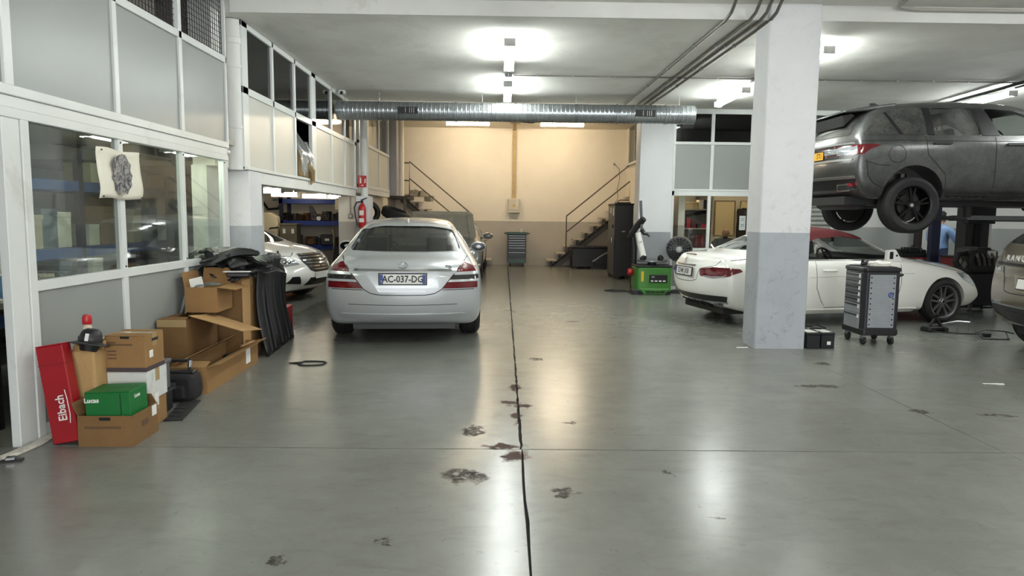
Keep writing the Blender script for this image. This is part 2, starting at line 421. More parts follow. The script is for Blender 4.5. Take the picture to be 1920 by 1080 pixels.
# the dim store room behind the partition glass
S('wall_left.005', M_room, -6.1, -6.0, 1.6, 10.4, -0.02, 2.4)
S('wall_left.006', M_room, -9.0, -3.6, 10.4, 10.5, -0.02, 2.06)
S('wall_left.007', M_room, -6.0, -3.2, 1.5, 1.6, -0.02, 2.3)
S('ceiling.004', M_room, -6.1, -3.16, 1.5, 8.3, 2.3, 2.36)
S('wall_left.008', M_conc, -6.1, -6.0, 1.6, 8.2, 2.36, 4.1)
S('wall_left.009', M_conc, -6.1, -3.3, 8.2, 8.3, 2.36, 4.1)
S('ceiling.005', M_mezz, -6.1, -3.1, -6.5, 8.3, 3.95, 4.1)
S('column.004', M_conc, -3.95, -3.65, 7.2, 7.5, 2.36, 3.95)

# ------------------------------------------------------------------ setting: glazed mezzanine front above the store opening
w2 = struct('wall_left.001')
ms = [8.52, 9.50, 10.46, 11.38, 12.66, 13.7, 14.6]
ed = [(8.40, 8.58), (9.47, 9.53), (10.45, 10.51), (11.36, 11.60), (12.63, 12.69), (13.67, 13.73), (14.55, 14.68)]
for a, b in ed: post(w2, a, b, 2.04, 3.765, nm='mullion')
post(w2, 8.4, 14.68, 2.035, 2.075, XL-0.09, XL+0.03, nm='rail'); post(w2, 8.4, 14.68, 2.93, 3.015, nm='rail'); post(w2, 8.4, 14.68, 3.70, 3.765, nm='rail')
for i in range(6):
    a, b = ed[i][1], ed[i+1][0]
    if i != 2: box('panel', M_panel2, XL-0.04, XL-0.022, a, b, 2.07, 2.94, w2)
    box('window_pane', M_dglass, XL-0.035, XL-0.029, a, b, 3.01, 3.71, w2)
S('beam.002', M_plaster, -3.32, XL, 8.9, 14.6, 1.885, 2.035, bev=0.006)
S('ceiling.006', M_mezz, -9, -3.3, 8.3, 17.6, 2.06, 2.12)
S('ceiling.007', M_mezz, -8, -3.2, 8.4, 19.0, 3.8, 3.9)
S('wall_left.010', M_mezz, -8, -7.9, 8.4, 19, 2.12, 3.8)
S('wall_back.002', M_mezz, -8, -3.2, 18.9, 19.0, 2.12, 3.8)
S('wall_left.011', M_cream, -9.1, -9, 8.3, 17.6, -0.02, 2.1)
S('wall_back.003', M_cream, -9.1, -3.4, 17.2, 17.3, -0.02, 2.1)
S('column.005', M_wallb, -3.46, -3.09, 14.62, 14.95, -0.02, 1.885)
# ------------------------------------------------------------------ setting: rear bay left side
w3 = struct('wall_left.002')
for a, b in ((15.0, 15.1), (15.95, 16.02), (17.35, 17.44), (18.75, 18.85)): post(w3, a, b, 2.1, 4.2, nm='mullion')
for z0, z1 in ((2.1, 2.18), (3.03, 3.10), (4.05, 4.2)): post(w3, 15.0, 18.85, z0, z1, XL-0.07, XL+0.01, nm='rail')
for a, b in ((15.1, 15.95), (16.02, 17.35), (17.44, 18.75)):
    box('panel', M_panel2, XL-0.04, XL-0.022, a, b, 2.18, 3.04, w3)
    box('window_pane', M_glass, XL-0.035, XL-0.029, a, b, 3.09, 4.06, w3)
    box('blind', mat('pale_blind', (206, 200, 182), 0.8, var=0.05), XL-0.15, XL-0.14, a, b-0.2, 3.1, 4.05, w3)
S('beam.003', M_plaster, -3.32, XL, 15.0, 18.9, 1.98, 2.1)
S('ceiling.008', M_mezz, -8, -3.3, 17.6, 19, 2.0, 2.1)
S('wall_left.013', M_wallb, -3.5, -3.36, 15.0, 21.7, -0.02, 2.0)
S('wall_left.014', M_wallb, -4.2, -4.1, 18.9, 21.7, 2.0, 4.2)
S('column.006', mat('lilac_grey_paint', (158, 156, 158), 0.6, var=0.05), -3.3, -2.90, 18.9, 19.3, 2.04, 4.2)
# ------------------------------------------------------------------ setting: glazed office partition on the right
YR = 14.6
w4 = struct('wall_back.004')
def rp(nm, m, x0, x1, z0, z1, y0=YR, y1=YR+0.06): return box(nm, m, x0, x1, y0, y1, z0, z1, w4, bev=0.004)
for a, b, z0, z1 in ((3.49, 3.56, 0, 3.77), (4.29, 4.36, 2.1, 3.77), (4.27, 4.335, 0.0, 2.0), (5.12, 5.2, 0, 3.77), (5.95, 6.02, 2.0, 3.77), (6.88, 6.96, 0, 3.77)): rp('mullion', M_white, a, b, z0, z1)
for z0, z1 in ((3.04, 3.10), (2.085, 2.125), (0.82, 0.89), (3.67, 3.77), (0, .08)): rp('rail', M_white, 3.49, 6.96 if z0 > 1 else 5.2, z0, z1, YR-0.01, YR+0.06)
rp('fascia_board', M_white, 3.49, 6.96, 1.985, 2.085, YR, YR+0.05)
for a, b in ((3.56, 4.29), (4.36, 5.12), (5.2, 5.95), (6.02, 6.88)):
    rp('panel', M_panel, a, b, 2.12, 3.045, YR+0.02, YR+0.04); rp('window_pane', M_dglass, a, b, 3.09, 3.68, YR+0.03, YR+0.036)
rp('panel', M_panel, 3.56, 5.12, 0.08, 0.83, YR+0.02, YR+0.04)
M_cglass = glass_mat('clear_glass', (0.92, 0.94, 0.93), 0.02, 0.8)
for a, b in ((3.56, 4.27), (4.335, 5.12)): rp('window_pane', M_cglass, a, b, 0.88, 1.99, YR+0.03, YR+0.036)
rp('wall_panel', M_plaster, 5.2, 6.1, 0.0, 1.99, YR+0.01, YR+0.05)
S('wall_left.015', M_cream, 3.49, 3.6, 15.0, 17.6, -0.02, 2.6); S('wall_right.003', M_cream, 6.96, 7.05, 14.9, 17.6, -0.02, 2.6)
S('wall_back.005', mat('office_wall', (196, 186, 164), 0.7, var=0.04), 3.49, 7.0, 17.5, 17.6, -0.02, 2.6); S('ceiling.009', M_cream, 3.49, 7.0, 14.68, 17.6, 2.5, 2.6)
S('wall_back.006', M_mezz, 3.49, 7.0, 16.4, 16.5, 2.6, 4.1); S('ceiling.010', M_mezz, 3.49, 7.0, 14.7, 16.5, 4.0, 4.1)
d2 = struct('door_2')                       # roller shutter, slat by slat
for i in range(26):
    z = 0.01+i*0.092
    MB().prism([(YR+0.02, z), (YR-0.006, z+0.012), (YR-0.012, z+0.045), (YR-0.004, z+0.08), (YR+0.02, z+0.088)], 6.1, 6.88, 'x').obj('slat', mat('shutter_grey', (158, 160, 156), 0.45, 0.3, var=0.05), d2)
# ------------------------------------------------------------------ lamps
def lamp_mat(name, c, s):
    return mat(name, c, 0.4, em=c, es=s)
M_cool = lamp_mat('tube_cool', (240, 246, 243), TUBE_COOL)
M_warm = lamp_mat('tube_warm', (255, 236, 206), TUBE_WARM)
M_store = lamp_mat('tube_store', (255, 240, 212), 7.0)
M_lampbody = mat('lamp_housing', (170, 170, 166), 0.5)
def make_lamp(label, L, m, grp, cat='ceiling lamp'):
    """weatherproof tube fitting lying along local y, hung under the ceiling (origin = ceiling point)"""
    t = thing('tube_lamp', label, cat, group=grp)
    MB().box(-.06, .06, -L/2+.12, L/2-.12, -.088, 0).obj('housing', M_lampbody, t)
    n = 16; sec = [(.066*math.cos(2*PI*i/n), -.132+.046*math.sin(2*PI*i/n)) for i in range(n)]
    b = MB(); b.prism(sec, -L/2+.03, L/2-.03, 'y')
    b.obj('diffuser', m, t, smooth=True)
    for sgn in (-1, 1):
        e = MB()
        for x in (-.03, .03): e.box(x-.006, x+.006, sgn*(L/2-.06)-.02, sgn*(L/2-.06)+.02, -.185, -.175)
        e.box(-.07, .07, sgn*(L/2-.02)-.012, sgn*(L/2-.02)+.012, -.178, -.085)
        e.obj('end_clip', M_lampbody, t)
    return t
l0 = make_lamp('white tube lamp on the ceiling over the middle aisle, nearer the gate', 1.55, M_cool, 'cool white ceiling tube lamps')
l0.location = (0.05, 9.5, 3.768)
for x, y, z, lb in ((0.04, 12.2, 3.768, 'white tube lamp on the ceiling just in front of the round metal duct'),
                    (3.98, 12.45, 3.768, 'white tube lamp on the ceiling above the white convertible, left of the square column'),
                    (8.4, 12.4, 3.768, 'white tube lamp on the ceiling right above the raised dark car'),
                    (4.05, 9.65, 3.768, 'white tube lamp on the ceiling hidden behind the square column')):
    dup(l0, (x, y, z), 0, lb)
dup(l0, (8.4, 9.0, 3.768), 0, 'white tube lamp on the ceiling right of the raised dark car, outside the picture')
ln = make_lamp('white tube lamp on the near ceiling outside the picture', 1.55, lamp_mat('tube_near', (243, 246, 243), TUBE_NEAR), 'near ceiling tube lamps'); ln.location = (0.05, 5.6, 3.93)
for x in (0.05, 4.05, 8.4):
    for y in (5.6, 1.2, -3.2):
        if (x, y) != (0.05, 5.6): dup(ln, (x, y, 3.93), 0)
lw = make_lamp('warm tube lamp before the rear wall, left of the yellowish conduit', 1.25, M_warm, 'warm tube lamps of the rear bay')
lw.location = (-1.03, 19.7, 4.2); lw.scale = (.7, 1, 1); lw.rotation_euler = (0, 0, X90)
dup(lw, (1.60, 19.7, 4.2), X90, 'warm tube lamp before the rear wall, right of the yellowish conduit')
ls = make_lamp('tube lamp on the parts store ceiling over the bonnet of the white saloon', 0.62, M_store, 'tube lamps in the parts store')
ls.location = (-4.3, 12.7, 2.06); ls.scale = (.8, 1, 1); ls.rotation_euler = (0, 0, X90)
for x, y, w in ((-4.75, 15.2, 'before the left half of the blue rack'), (-4.4, 16.3, 'right over the middle of the blue rack'), (-3.85, 16.6, 'over the right end of the blue rack')): dup(ls, (x, y, 2.06), X90, 'tube lamp on the store ceiling '+w)
for x, y, w in ((-5.6, 13.0, 'roof'), (-6.4, 10.5, 'boot')): dup(ls, (x, y, 2.06), X90, 'tube lamp on the parts store ceiling by the %s of the white saloon' % w)
lo = make_lamp('warm tube lamp on the office ceiling above the shelves', 1.3, M_store, 'office lamps'); lo.location = (4.2, 15.7, 2.5); lo.rotation_euler = (0, 0, X90)
dup(lo, (5.7, 16.2, 2.5), X90, 'warm tube lamp on the office ceiling above the desk')
lr = make_lamp('small added tube lamp on the ceiling, brightening the dim store room', 0.6, lamp_mat('added_room_light', (230, 236, 220), 19.0), 'added store room lamps'); lr.location = (-3.4, 6.0, 2.3)  # added lamp, tucked above the window head to brighten the room behind the glass
dup(lr, (-3.4, 7.4, 2.3), 0, 'second small added tube lamp brightening the dim store room, further in')  # second added lamp for the same room

lm = make_lamp('added tube lamp brightening the mezzanine behind the wire mesh', 0.6, lamp_mat('added_mezzanine_light', (240, 238, 226), 9.0), 'added mezzanine lamp'); lm.location = (-4.2, 6.6, 3.95)  # added lamp, lifts the concrete behind the wire mesh out of the dark
# ------------------------------------------------------------------ ventilation duct
dt = thing('ventilation_duct', 'round galvanised spiral duct running across under the ceiling', 'duct', (0, 13.0, 3.41))
prof = []; x = -3.07; i = 0
while x < 3.46:
    prof += [(0.166, x), (0.166, x+.055), (0.172, x+.062), (0.172, x+.072)]; x += .079
prof.append((0.166, 3.47))
MX = Matrix.Rotation(X90, 4, 'Y')
M_duct = mat('duct_steel', (158, 163, 166), 0.28, 0.85, var=0.12, vs=7)
MB().lathe(prof, 40, MX).obj('duct_tube', M_duct, dt, smooth=True)
for x in (-3.0, -.9, .62, 2.05, 2.95): MB().lathe([(0.17, x-.02), (.181, x-.015), (.181, x+.015), (.17, x+.02)], 40, MX).obj('coupling_ring', M_duct, dt, smooth=True)
for x in (-1.76, 2.55):
    g = MB(); g.box(-.185, .185, -.012, .0, -.06, .06)
    f = g.obj('air_grille', M_black, dt); f.location = (x, -.172, -.005)
    for k in range(9):
        s = MB().box(-.16+k*.038, -.16+k*.038+.01, -.02, -.01, -.045, .045).obj('grille_blade', M_alu if k in (3, 5, 6, 7) else M_blackm, f)
for x in (-2.3, -.42, 1.3, 3.2):
    MB().tube([(x, 0, .17), (x, 0, .357)], .006, 6).obj('hanger_rod', M_steel, dt)
    MB().lathe([(.173, x-.012), (.177, x-.012), (.177, x+.012), (.173, x+.012)], 32, MX, True).obj('hanger_strap', M_steel, dt)

# ------------------------------------------------------------------ conduits on the ceiling
lbs = ['leftmost of the four grey conduits on the ceiling, set apart from the rest', 'second from the left of the four grey conduits on the ceiling', 'third from the left of the four grey conduits on the ceiling', 'rightmost of the four grey conduits on the ceiling']
for i, x in enumerate((2.47, 2.74, 2.86, 2.97)):
    t = thing('conduit', lbs[i], 'conduit', (x, 8.0, 3.74), group='ceiling conduits')
    MB().tube([(-.1, 6.1, 0), (0, .25, 0), (0.005, .06, .0), (.02, -.1, .05), (.03, -.22, .15), (.03, -.4, .158), (.04, -6, .158)], .019, 8).obj('pipe', M_pipe, t, smooth=True)
    for y in (1.2, 2.6, 4.0, 5.4): MB().lathe([(.02, -.02), (.027, -.015), (.027, .015), (.02, .02)], 10, Matrix.Translation((-.1*y/6.1, y, 0)) @ Matrix.Rotation(X90, 4, 'X')).obj('clip', M_steel, t)
t = thing('conduit', 'thin conduit crossing the whole ceiling from the junction box to the right', 'conduit', (0.08, 11.35, 3.752))
MB().tube([(.05, 0, 0), (2, 0, 0), (5, 0.02, 0), (8.4, 0, 0)], .011, 6).obj('pipe', M_pipe, t)
for k in range(14): MB().box(.4+k*.58, .43+k*.58, -.014, .014, -.012, .014).obj('clip', M_steel, t)
t = thing('junction_box', 'small grey junction box on the ceiling between the two middle lamps', 'junction box', (0.05, 11.35, 3.768))
MB().box(-.06, .06, -.05, .05, -.05, 0).obj('box_body', M_steel, t, bev=.006)
MB().tube([(0, -.05, -.03), (0, -1.05, -.03)], .013, 6).obj('cable', M_black, t); MB().tube([(0, .05, -.03), (0, .12, -.03)], .013, 6).obj('cable', M_black, t)
t = thing('wall_bracket_sensor', 'small white sensor box at the corner of the mezzanine glazing and ceiling', 'sensor', (-2.98, 13.0, 3.768))
MB().box(-.06, .06, -.05, .05, -.07, 0).obj('housing', M_white, t, bev=.01); MB().sphere((0, -.05, -.05), .03).obj('lens', M_black, t, smooth=True)
t = thing('cable_trunking', 'dark cable trunking crossing the ceiling above the raised dark car', 'trunking', (8.25, 13.3, 3.705))
MB().tube([(0, 0, 0), (-.06, -1.3, .0), (-.16, -3.2, 0)], .028, 8).obj('trunk_tube', M_blackm, t, smooth=True)
MB().tube([(0, 0, 0), (-.35, .45, 0), (-1.0, 1.3, 0)], .010, 6).obj('cable', M_blackm, t, smooth=True)
MB().tube([(0, -.03, 0), (-.02, -.03, -.08), (-.06, -.02, -.16)], .03, 8).obj('drop_bracket', M_blackm, t); MB().cyl((0, -1.2, -.03), (0, -1.2, .03), .05).obj('joint_box', M_black, t)
t = thing('cable_trunking', 'thin dark cable conduit feeding the lamp over the raised dark car', 'trunking', (8.4, 13.2, 3.72))
MB().tube([(0, .0, 0), (-.4, 1.3, 0)], .014, 6).obj('pipe', M_blackm, t); MB().tube([(0, -1.6, 0), (0, -4.5, 0)], .02, 6).obj('pipe', M_blackm, t)
# long pipe along the beam top right
t = thing('conduit', 'pale conduit running along the top of the beam right of the column', 'conduit', (4.1, 8.03, 3.885))
MB().tube([(.2, -.5, .02), (.28, -.06, .012), (.5, 0, .0), (9.5, 0, 0)], .02, 8).obj('pipe', mat('pale_pipe', (168, 166, 158), 0.5), t, smooth=True)
t = thing('support_bracket', 'dark bracket holding the lamp feed left of the square column', 'bracket', (4.0, 11.2, 3.74))
MB().tube([(0, .35, 0), (.02, -1.4, 0)], .016, 6).obj('pipe', M_pipe, t)

# ------------------------------------------------------------------ round downpipes
def downpipe(lb, x, y, z0, z1, r, m):
    t = thing('downpipe', lb, 'pipe', (x, y, z0))
    MB().cyl((0, 0, 0), (0, 0, z1-z0), r, n=24).obj('pipe', m, t, smooth=True)
    for z in (.5, 1.2): MB().lathe([(r, z-.02), (r+.008, z-.018), (r+.008, z+.018), (r, z+.02)], 24).obj('pipe_joint', m, t, smooth=True)
    return t
dp = downpipe('thick pale round pipe standing on the near left pillar', -3.205, 8.42, 2.03, 3.76, 0.098, M_plaster)
MB().lathe([(.099, 1.45), (.108, 1.46), (.108, 1.52), (.099, 1.53)], 24).obj('collar', M_plaster, dp, smooth=True)
downpipe('pale round pipe on the pillar with the fire extinguisher', -2.93, 14.7, 1.9, 3.54, 0.075, M_plaster)
downpipe('cream round pipe in the back left corner behind the stair railing', -2.86, 19.42, 2.04, 4.19, 0.09, M_cream)
t = thing('pipe_clamp', 'small black clamp and pipe stubs at the foot of the near left pipe', 'bracket', (-3.2, 8.1, 2.12))
MB().tube([(-.1, -.18, .1), (0, -.1, .1), (.0, .1, .1)], .025, 8).obj('pipe_stub', M_plaster, t, smooth=True); MB().box(-.03, .03, -.12, -.05, .0, .05).obj('clamp', M_black, t, bev=.005)
# ------------------------------------------------------------------ cars: body builder
def lerp(a, b, t): return a+(b-a)*t
def station_at(st, x):
    for a, b in zip(st[:-1], st[1:]):
        if a[0] <= x <= b[0]:
            t = (x-a[0])/(b[0]-a[0]); return (x,)+tuple(lerp(p, q, t) for p, q in zip(a[1:], b[1:]))
    return st[0] if x < st[0][0] else st[-1]
TC = [-1, -.86, -.5, 0, .5, .86, 1]
def loft(st, rdx=None, fdx=None, rb=0.0, fb=0.0, edge=0.035, sub=2, crown=0.02, zend=0.6):
    """closed body: stations (x, bottom, shoulder, top, half width, half width at shoulder, half width at top)"""
    rows = 7; n = len(st); x0 = st[0][0]; x1 = st[-1][0]
    rdx = rdx or [0]*rows; fdx = fdx or [0]*rows
    vid = {}; vs = []; fs = []
    def rowz(s, k):
        x, zb, zs, zt, Wd, Ws, Wt = s
        e = min(edge, max(0.006, (zt-zs)*.35))
        z = [zb, zb+.10, lerp(zb, zs, .55), zs-.07, zs, lerp(zs, zt-e, .5), zt-e][k]
        w = [Wd*.88, Wd*.975, Wd, (Wd+Ws)/2+.012, Ws, lerp(Ws, Wt, .42), Wt][k]
        return z, w
    def P(i, k, j):
        s = st[i]; z, w = rowz(s, k); t = TC[j]
        wr = max(0, 1-(s[0]-x0)/zend)**2; wf = max(0, 1-(x1-s[0])/zend)**2
        x = s[0]+wr*(rdx[k]+rb*abs(t)**2.6)-wf*(fdx[k]+fb*abs(t)**2.6)
        if k == rows-1: z += (s[3]-z)*(1-abs(t)**3)+crown*(1-t*t)*(0 if s[3]-s[2] < .01 else 1)-crown*(1 if s[3]-s[2] >= .01 else 0)*.6
        return (x, t*w, z)
    def V(i, k, j):
        key = (i, k, j)
        if key not in vid: vid[key] = len(vs); vs.append(P(i, k, j))
        return vid[key]
    m = len(TC)
    for i in range(n-1):
        for j in range(m-1):
            fs.append((V(i, 6, j), V(i+1, 6, j), V(i+1, 6, j+1), V(i, 6, j+1)))
            fs.append((V(i, 0, j+1), V(i+1, 0, j+1), V(i+1, 0, j), V(i, 0, j)))
        for k in range(rows-1):
            fs.append((V(i, k, 0), V(i+1, k, 0), V(i+1, k+1, 0), V(i, k+1, 0)))
            fs.append((V(i, k+1, m-1), V(i+1, k+1, m-1), V(i+1, k, m-1), V(i, k, m-1)))
    for k in range(rows-1):
        for j in range(m-1):
            fs.append((V(0, k, j), V(0, k+1, j), V(0, k+1, j+1), V(0, k, j+1)))
            fs.append((V(n-1, k, j+1), V(n-1, k+1, j+1), V(n-1, k+1, j), V(n-1, k, j)))
    me = bpy.data.meshes.new('body'); me.from_pydata(vs, [], fs)
    bm = bmesh.new(); bm.from_mesh(me); bmesh.ops.recalc_face_normals(bm, faces=bm.faces); bm.to_mesh(me); bm.free()
    o = bpy.data.objects.new('body', me); COL.objects.link(o)
    if sub:
        d = o.modifiers.new('s', 'SUBSURF'); d.levels = sub; d.render_levels = sub; bake(o)
    return o
def bvh_of(o):
    bm = bmesh.new(); bm.from_mesh(o.data); b = BVHTree.FromBMesh(bm); bm.free(); return b
def boolean(o, cutter_mb):
    c = cutter_mb.obj('cutter', M_black) if isinstance(cutter_mb, MB) else cutter_mb
    d = o.modifiers.new('b', 'BOOLEAN'); d.object = c; d.operation = 'DIFFERENCE'; d.solver = 'EXACT'
    bake(o); bpy.data.objects.remove(c)
def cabin(st, x0, x1, drop=.42, ins=.06, top=.05):
    xs = [x0]+[s[0] for s in st if x0+.08 < s[0] < x1-.08]+[x1]; out = []
    for x in xs:
        s = station_at(st, x)
        out.append((x, s[2]-drop, s[2]-.01, max(s[3]-top, s[2]+.02), s[4]-ins-.03, s[5]-ins, max(s[6]-ins, .3)))
    return loft(out, sub=1, edge=.03)
def shoot(bvh, axis, side, a, b):
    if axis == 'y': o = Vector((a, side*4, b)); d = Vector((0, -side, 0))
    elif axis == 'x': o = Vector((side*8+1.3, a, b)); d = Vector((-side, 0, 0))
    else: o = Vector((a, b, 5)); d = Vector((0, 0, -1))
    h, nrm, i, ds = bvh.ray_cast(o, d)
    if h is None:
        h, nrm, i, ds = bvh.find_nearest(o+d*(4 if axis == 'y' else 6.0 if axis == 'x' else 4)); nrm = -d
    if nrm.dot(d) > 0: nrm = -nrm
    return h, nrm, d
def patch(bvh, poly, axis, side, name, m, parent, off=.004, thick=.012, step=.06, smooth=True):
    """a panel cut to a 2-D outline and laid on the car body, with an edge of its own"""
    pts = []
    for i, p in enumerate(poly):
        q = poly[(i+1) % len(poly)]; L = math.hypot(q[0]-p[0], q[1]-p[1]); k = max(1, int(L/step))
        for j in range(k): pts.append((lerp(p[0], q[0], j/k), lerp(p[1], q[1], j/k)))
    nb = len(pts)
    xs = [p[0] for p in poly]; ys = [p[1] for p in poly]
    def inside(x, y):
        c = False
        for i in range(nb):
            a = pts[i]; b = pts[i-1]
            if (a[1] > y) != (b[1] > y) and x < (b[0]-a[0])*(y-a[1])/(b[1]-a[1])+a[0]: c = not c
        return c
    ins = []; x = min(xs)+step*.5
    while x < max(xs):
        y = min(ys)+step*.5
        while y < max(ys):
            if inside(x, y) and min((x-a)**2+(y-b)**2 for a, b in pts) > (step*.35)**2: ins.append((x, y))
            y += step
        x += step
    V2, E2, F2, *_ = delaunay_2d_cdt([Vector(p) for p in pts+ins], [], [list(range(nb))], 1, 1e-5)
    vs = []; back = []
    for p in V2:
        h, nrm, d = shoot(bvh, axis, side, p.x, p.y)
        vs.append(h+nrm*off); back.append(h+nrm*(off-thick))
    n = len(vs); fs = [tuple(f) for f in F2]
    cnt = {}
    for f in fs:
        for i in range(len(f)):
            e = (f[i], f[(i+1) % len(f)]); cnt[tuple(sorted(e))] = cnt.get(tuple(sorted(e)), 0)+1
    allv = list(vs); sides = []
    for f in fs:
        for i in range(len(f)):
            a, b = f[i], f[(i+1) % len(f)]
            if cnt[tuple(sorted((a, b)))] == 1:
                o = len(allv); allv += [vs[a], vs[b], back[b], back[a]]; sides.append((o, o+1, o+2, o+3))
    me = bpy.data.meshes.new(name); me.from_pydata(allv, [], fs+sides)
    bm = bmesh.new(); bm.from_mesh(me); bmesh.ops.recalc_face_normals(bm, faces=bm.faces)
    # face outward
    if axis == 'y': ref = Vector((0, side, 0))
    elif axis == 'x': ref = Vector((side, 0, 0))
    else: ref = Vector((0, 0, 1))
    tot = sum((f.normal.dot(ref)*f.calc_area() for f in bm.faces), 0.0)
    if tot < 0: bmesh.ops.reverse_faces(bm, faces=bm.faces)
    bm.to_mesh(me); bm.free()
    return link(name, me, m, parent, smooth)
def seam(bvh, line, axis, side, name, m, parent, w=.008, off=.0015, step=.05):
    pts = []
    for p, q in zip(line[:-1], line[1:]):
        L = math.hypot(q[0]-p[0], q[1]-p[1]); k = max(1, int(L/step))
        for j in range(k): pts.append((lerp(p[0], q[0], j/k), lerp(p[1], q[1], j/k)))
    pts.append(line[-1]); vs = []
    for i, p in enumerate(pts):
        a = pts[max(0, i-1)]; b = pts[min(len(pts)-1, i+1)]; dx, dy = b[0]-a[0], b[1]-a[1]; L = math.hypot(dx, dy) or 1
        nx, ny = -dy/L*w/2, dx/L*w/2
        for s in (1, -1):
            h, nrm, d = shoot(bvh, axis, side, p[0]+nx*s, p[1]+ny*s); vs.append(h+nrm*off)
        for s in (1, -1):
            h, nrm, d = shoot(bvh, axis, side, p[0]+nx*s, p[1]+ny*s); vs.append(h-nrm*.004)
    fs = []
    for i in range(len(pts)-1):
        a = i*4; b = a+4
        fs += [(a, a+1, b+1, b), (a, b, b+2, a+2), (a+1, a+3, b+3, b+1)]
    me = bpy.data.meshes.new(name); me.from_pydata(vs, [], fs)
    return link(name, me, m, parent)
def smooth_corner(poly, r=.03, n=3):
    out = []; m = len(poly)
    for i in range(m):
        p = Vector(poly[i]); a = Vector(poly[i-1]); b = Vector(poly[(i+1) % m])
        ra = min(r, (a-p).length*.45); rb = min(r, (b-p).length*.45)
        s = p+(a-p).normalized()*ra; e = p+(b-p).normalized()*rb
        for k in range(n+1):
            t = k/n; q = s*(1-t)**2+p*2*t*(1-t)+e*t*t; out.append((q.x, q.y))
    return out
def mirror(poly): return [(-a, b) for a, b in poly]

# ------------------------------------------------------------------ cars: wheels
WHEELS = {}
def wheel(parent, pos, side, key, R=.33, Wd=.25, rr=.24, spokes=5, style='double', m=None, z_off=0):
    """tyre (part) with rim and hub cap as sub-parts; outer face looks towards side*y"""
    MY = Matrix.Rotation(-X90*side, 4, 'X')
    k = (key, side)
    if k not in WHEELS:
        t = MB(); h = Wd/2
        t.lathe([(rr-.005, -h+.02), (rr+.02, -h+.004), (R-.05, -h), (R-.012, -h+.025), (R, -h+.05), (R, -.06), (R-.008, -.055), (R-.008, -.04), (R, -.035), (R, .035), (R-.008, .04), (R-.008, .055), (R, .06), (R, h-.05), (R-.012, h-.025), (R-.05, h), (rr+.02, h-.004), (rr-.005, h-.02)], 44, MY, True)
        r = MB(); q = rr
        r.lathe([(q, -h+.03), (q-.012, -h+.035), (q-.03, -.02), (q-.02, h-.035), (q-.012, h-.02), (q+.004, h-.012), (q+.006, h-.022), (q-.006, h-.05), (q-.016, -.02)], 44, MY, True)
        face = h-.045
        for i in range(spokes):
            a = 2*PI*i/spokes+PI/2
            offs = (-.026, .026) if style == 'double' else (0,)
            for o in offs:
                w0, w1 = (.016, .013) if style == 'double' else (.026, .017)
                if style == 'split':
                    for dv in (-.16, .16):
                        M = MY @ Matrix.Rotation(a, 4, 'Z')
                        p = [(.05, -.016), (.05, .016), (q-.01, q*dv+.010), (q-.01, q*dv-.012)]
                        r.prism(p, face-.028, face, 'z', M)
                else:
                    M = MY @ Matrix.Rotation(a, 4, 'Z')
                    p = [(.04, o*.75-w0), (.04, o*.75+w0), (q-.01, o*1.9+w1), (q-.01, o*1.9-w1)]
                    r.prism(p, face-.030, face, 'z', M)
        r.lathe([(0, face+.004), (.05, face+.004), (.062, face-.01), (.065, face-.05), (0, face-.05)], 20, MY)
        d = MB(); d.lathe([(.02, -.01), (q*.62, -.01), (q*.62, .012), (.02, .012)], 28, MY, True); d.lathe([(0, -h+.035), (q-.03, -h+.035), (q-.03, -h+.045), (0, -h+.045)], 28, MY)
        c = MB(); c.lathe([(0, face+.012), (.022, face+.012), (.03, face+.006), (.03, face)], 16, MY)
        WHEELS[k] = [x.mesh('wheel_part') for x in (t, r, d, c)]
    mt, mr, md, mc = WHEELS[k]
    # copies of a material slot per car: link shared data through fresh meshes only when paint differs
    def inst(name, me, mm, par):
        if not me.materials: me.materials.append(mm)
        o = bpy.data.objects.new(name, me); COL.objects.link(o); o.parent = par
        me.shade_smooth(); me.set_sharp_from_angle(angle=math.radians(35)); return o
    ty = inst('tyre', mt, M_rubber, parent); ty.location = pos
    inst('rim', mr, m, ty); inst('brake_disc', md, mat('brake_iron', (58, 56, 54), 0.5, 0.7, var=0.1), ty); inst('hub_cap', mc, M_chrome, ty)
    return ty
def paint(name, c, metal=0.0, rough=0.35, dirt=None, flake=0.0):
    if name in MATS: return MATS[name]
    k = NT(name); b = k.b; col = rgb(*c)
    b.inputs['Metallic'].default_value = metal; b.inputs['Roughness'].default_value = rough
    b.inputs['Coat Weight'].default_value = 1.0; b.inputs['Coat Roughness'].default_value = 0.05 if not dirt else 0.2
    out = col
    if dirt:
        n = k.noise(5, 8, 0.75, vec=k.obj()); n2 = k.noise(90, 3, 0.6, vec=k.obj())
        out = k.mix(k.val('MULTIPLY', k.ramp(n, 0.35, 0.8), k.ramp(n2, 0.3, 0.65)), col, rgb(*dirt))
    else:
        out = k.mix(k.ramp(k.noise(1.6, 4, vec=k.obj()), .3, .7), tuple(v*.97 for v in col[:3])+(1,), col)
    k.l(out, b.inputs['Base Color']); MATS[name] = k.m; return k.m
M_gap = mat('panel_gap', (20, 20, 21), 0.8)
M_cg = glass_mat('car_glass', (0.42, 0.46, 0.43), 0.02, 1.4)
M_cgd = mat('privacy_glass', (26, 29, 29), 0.06, spec=0.8)
M_lampred = mat('lamp_red', (96, 8, 16), 0.12, coat=1.0, var=0.15, vs=40)
M_lampdk = mat('lamp_smoke', (46, 46, 46), 0.1, coat=1.0, var=0.2, vs=30)
M_lampcl = mat('lamp_clear', (186, 192, 196), 0.1, 0.6, coat=1.0, var=0.25, vs=25)
M_seat = mat('black_leather', (26, 26, 27), 0.5, var=0.1)
M_seatb = mat('beige_leather', (150, 140, 122), 0.55, var=0.08)
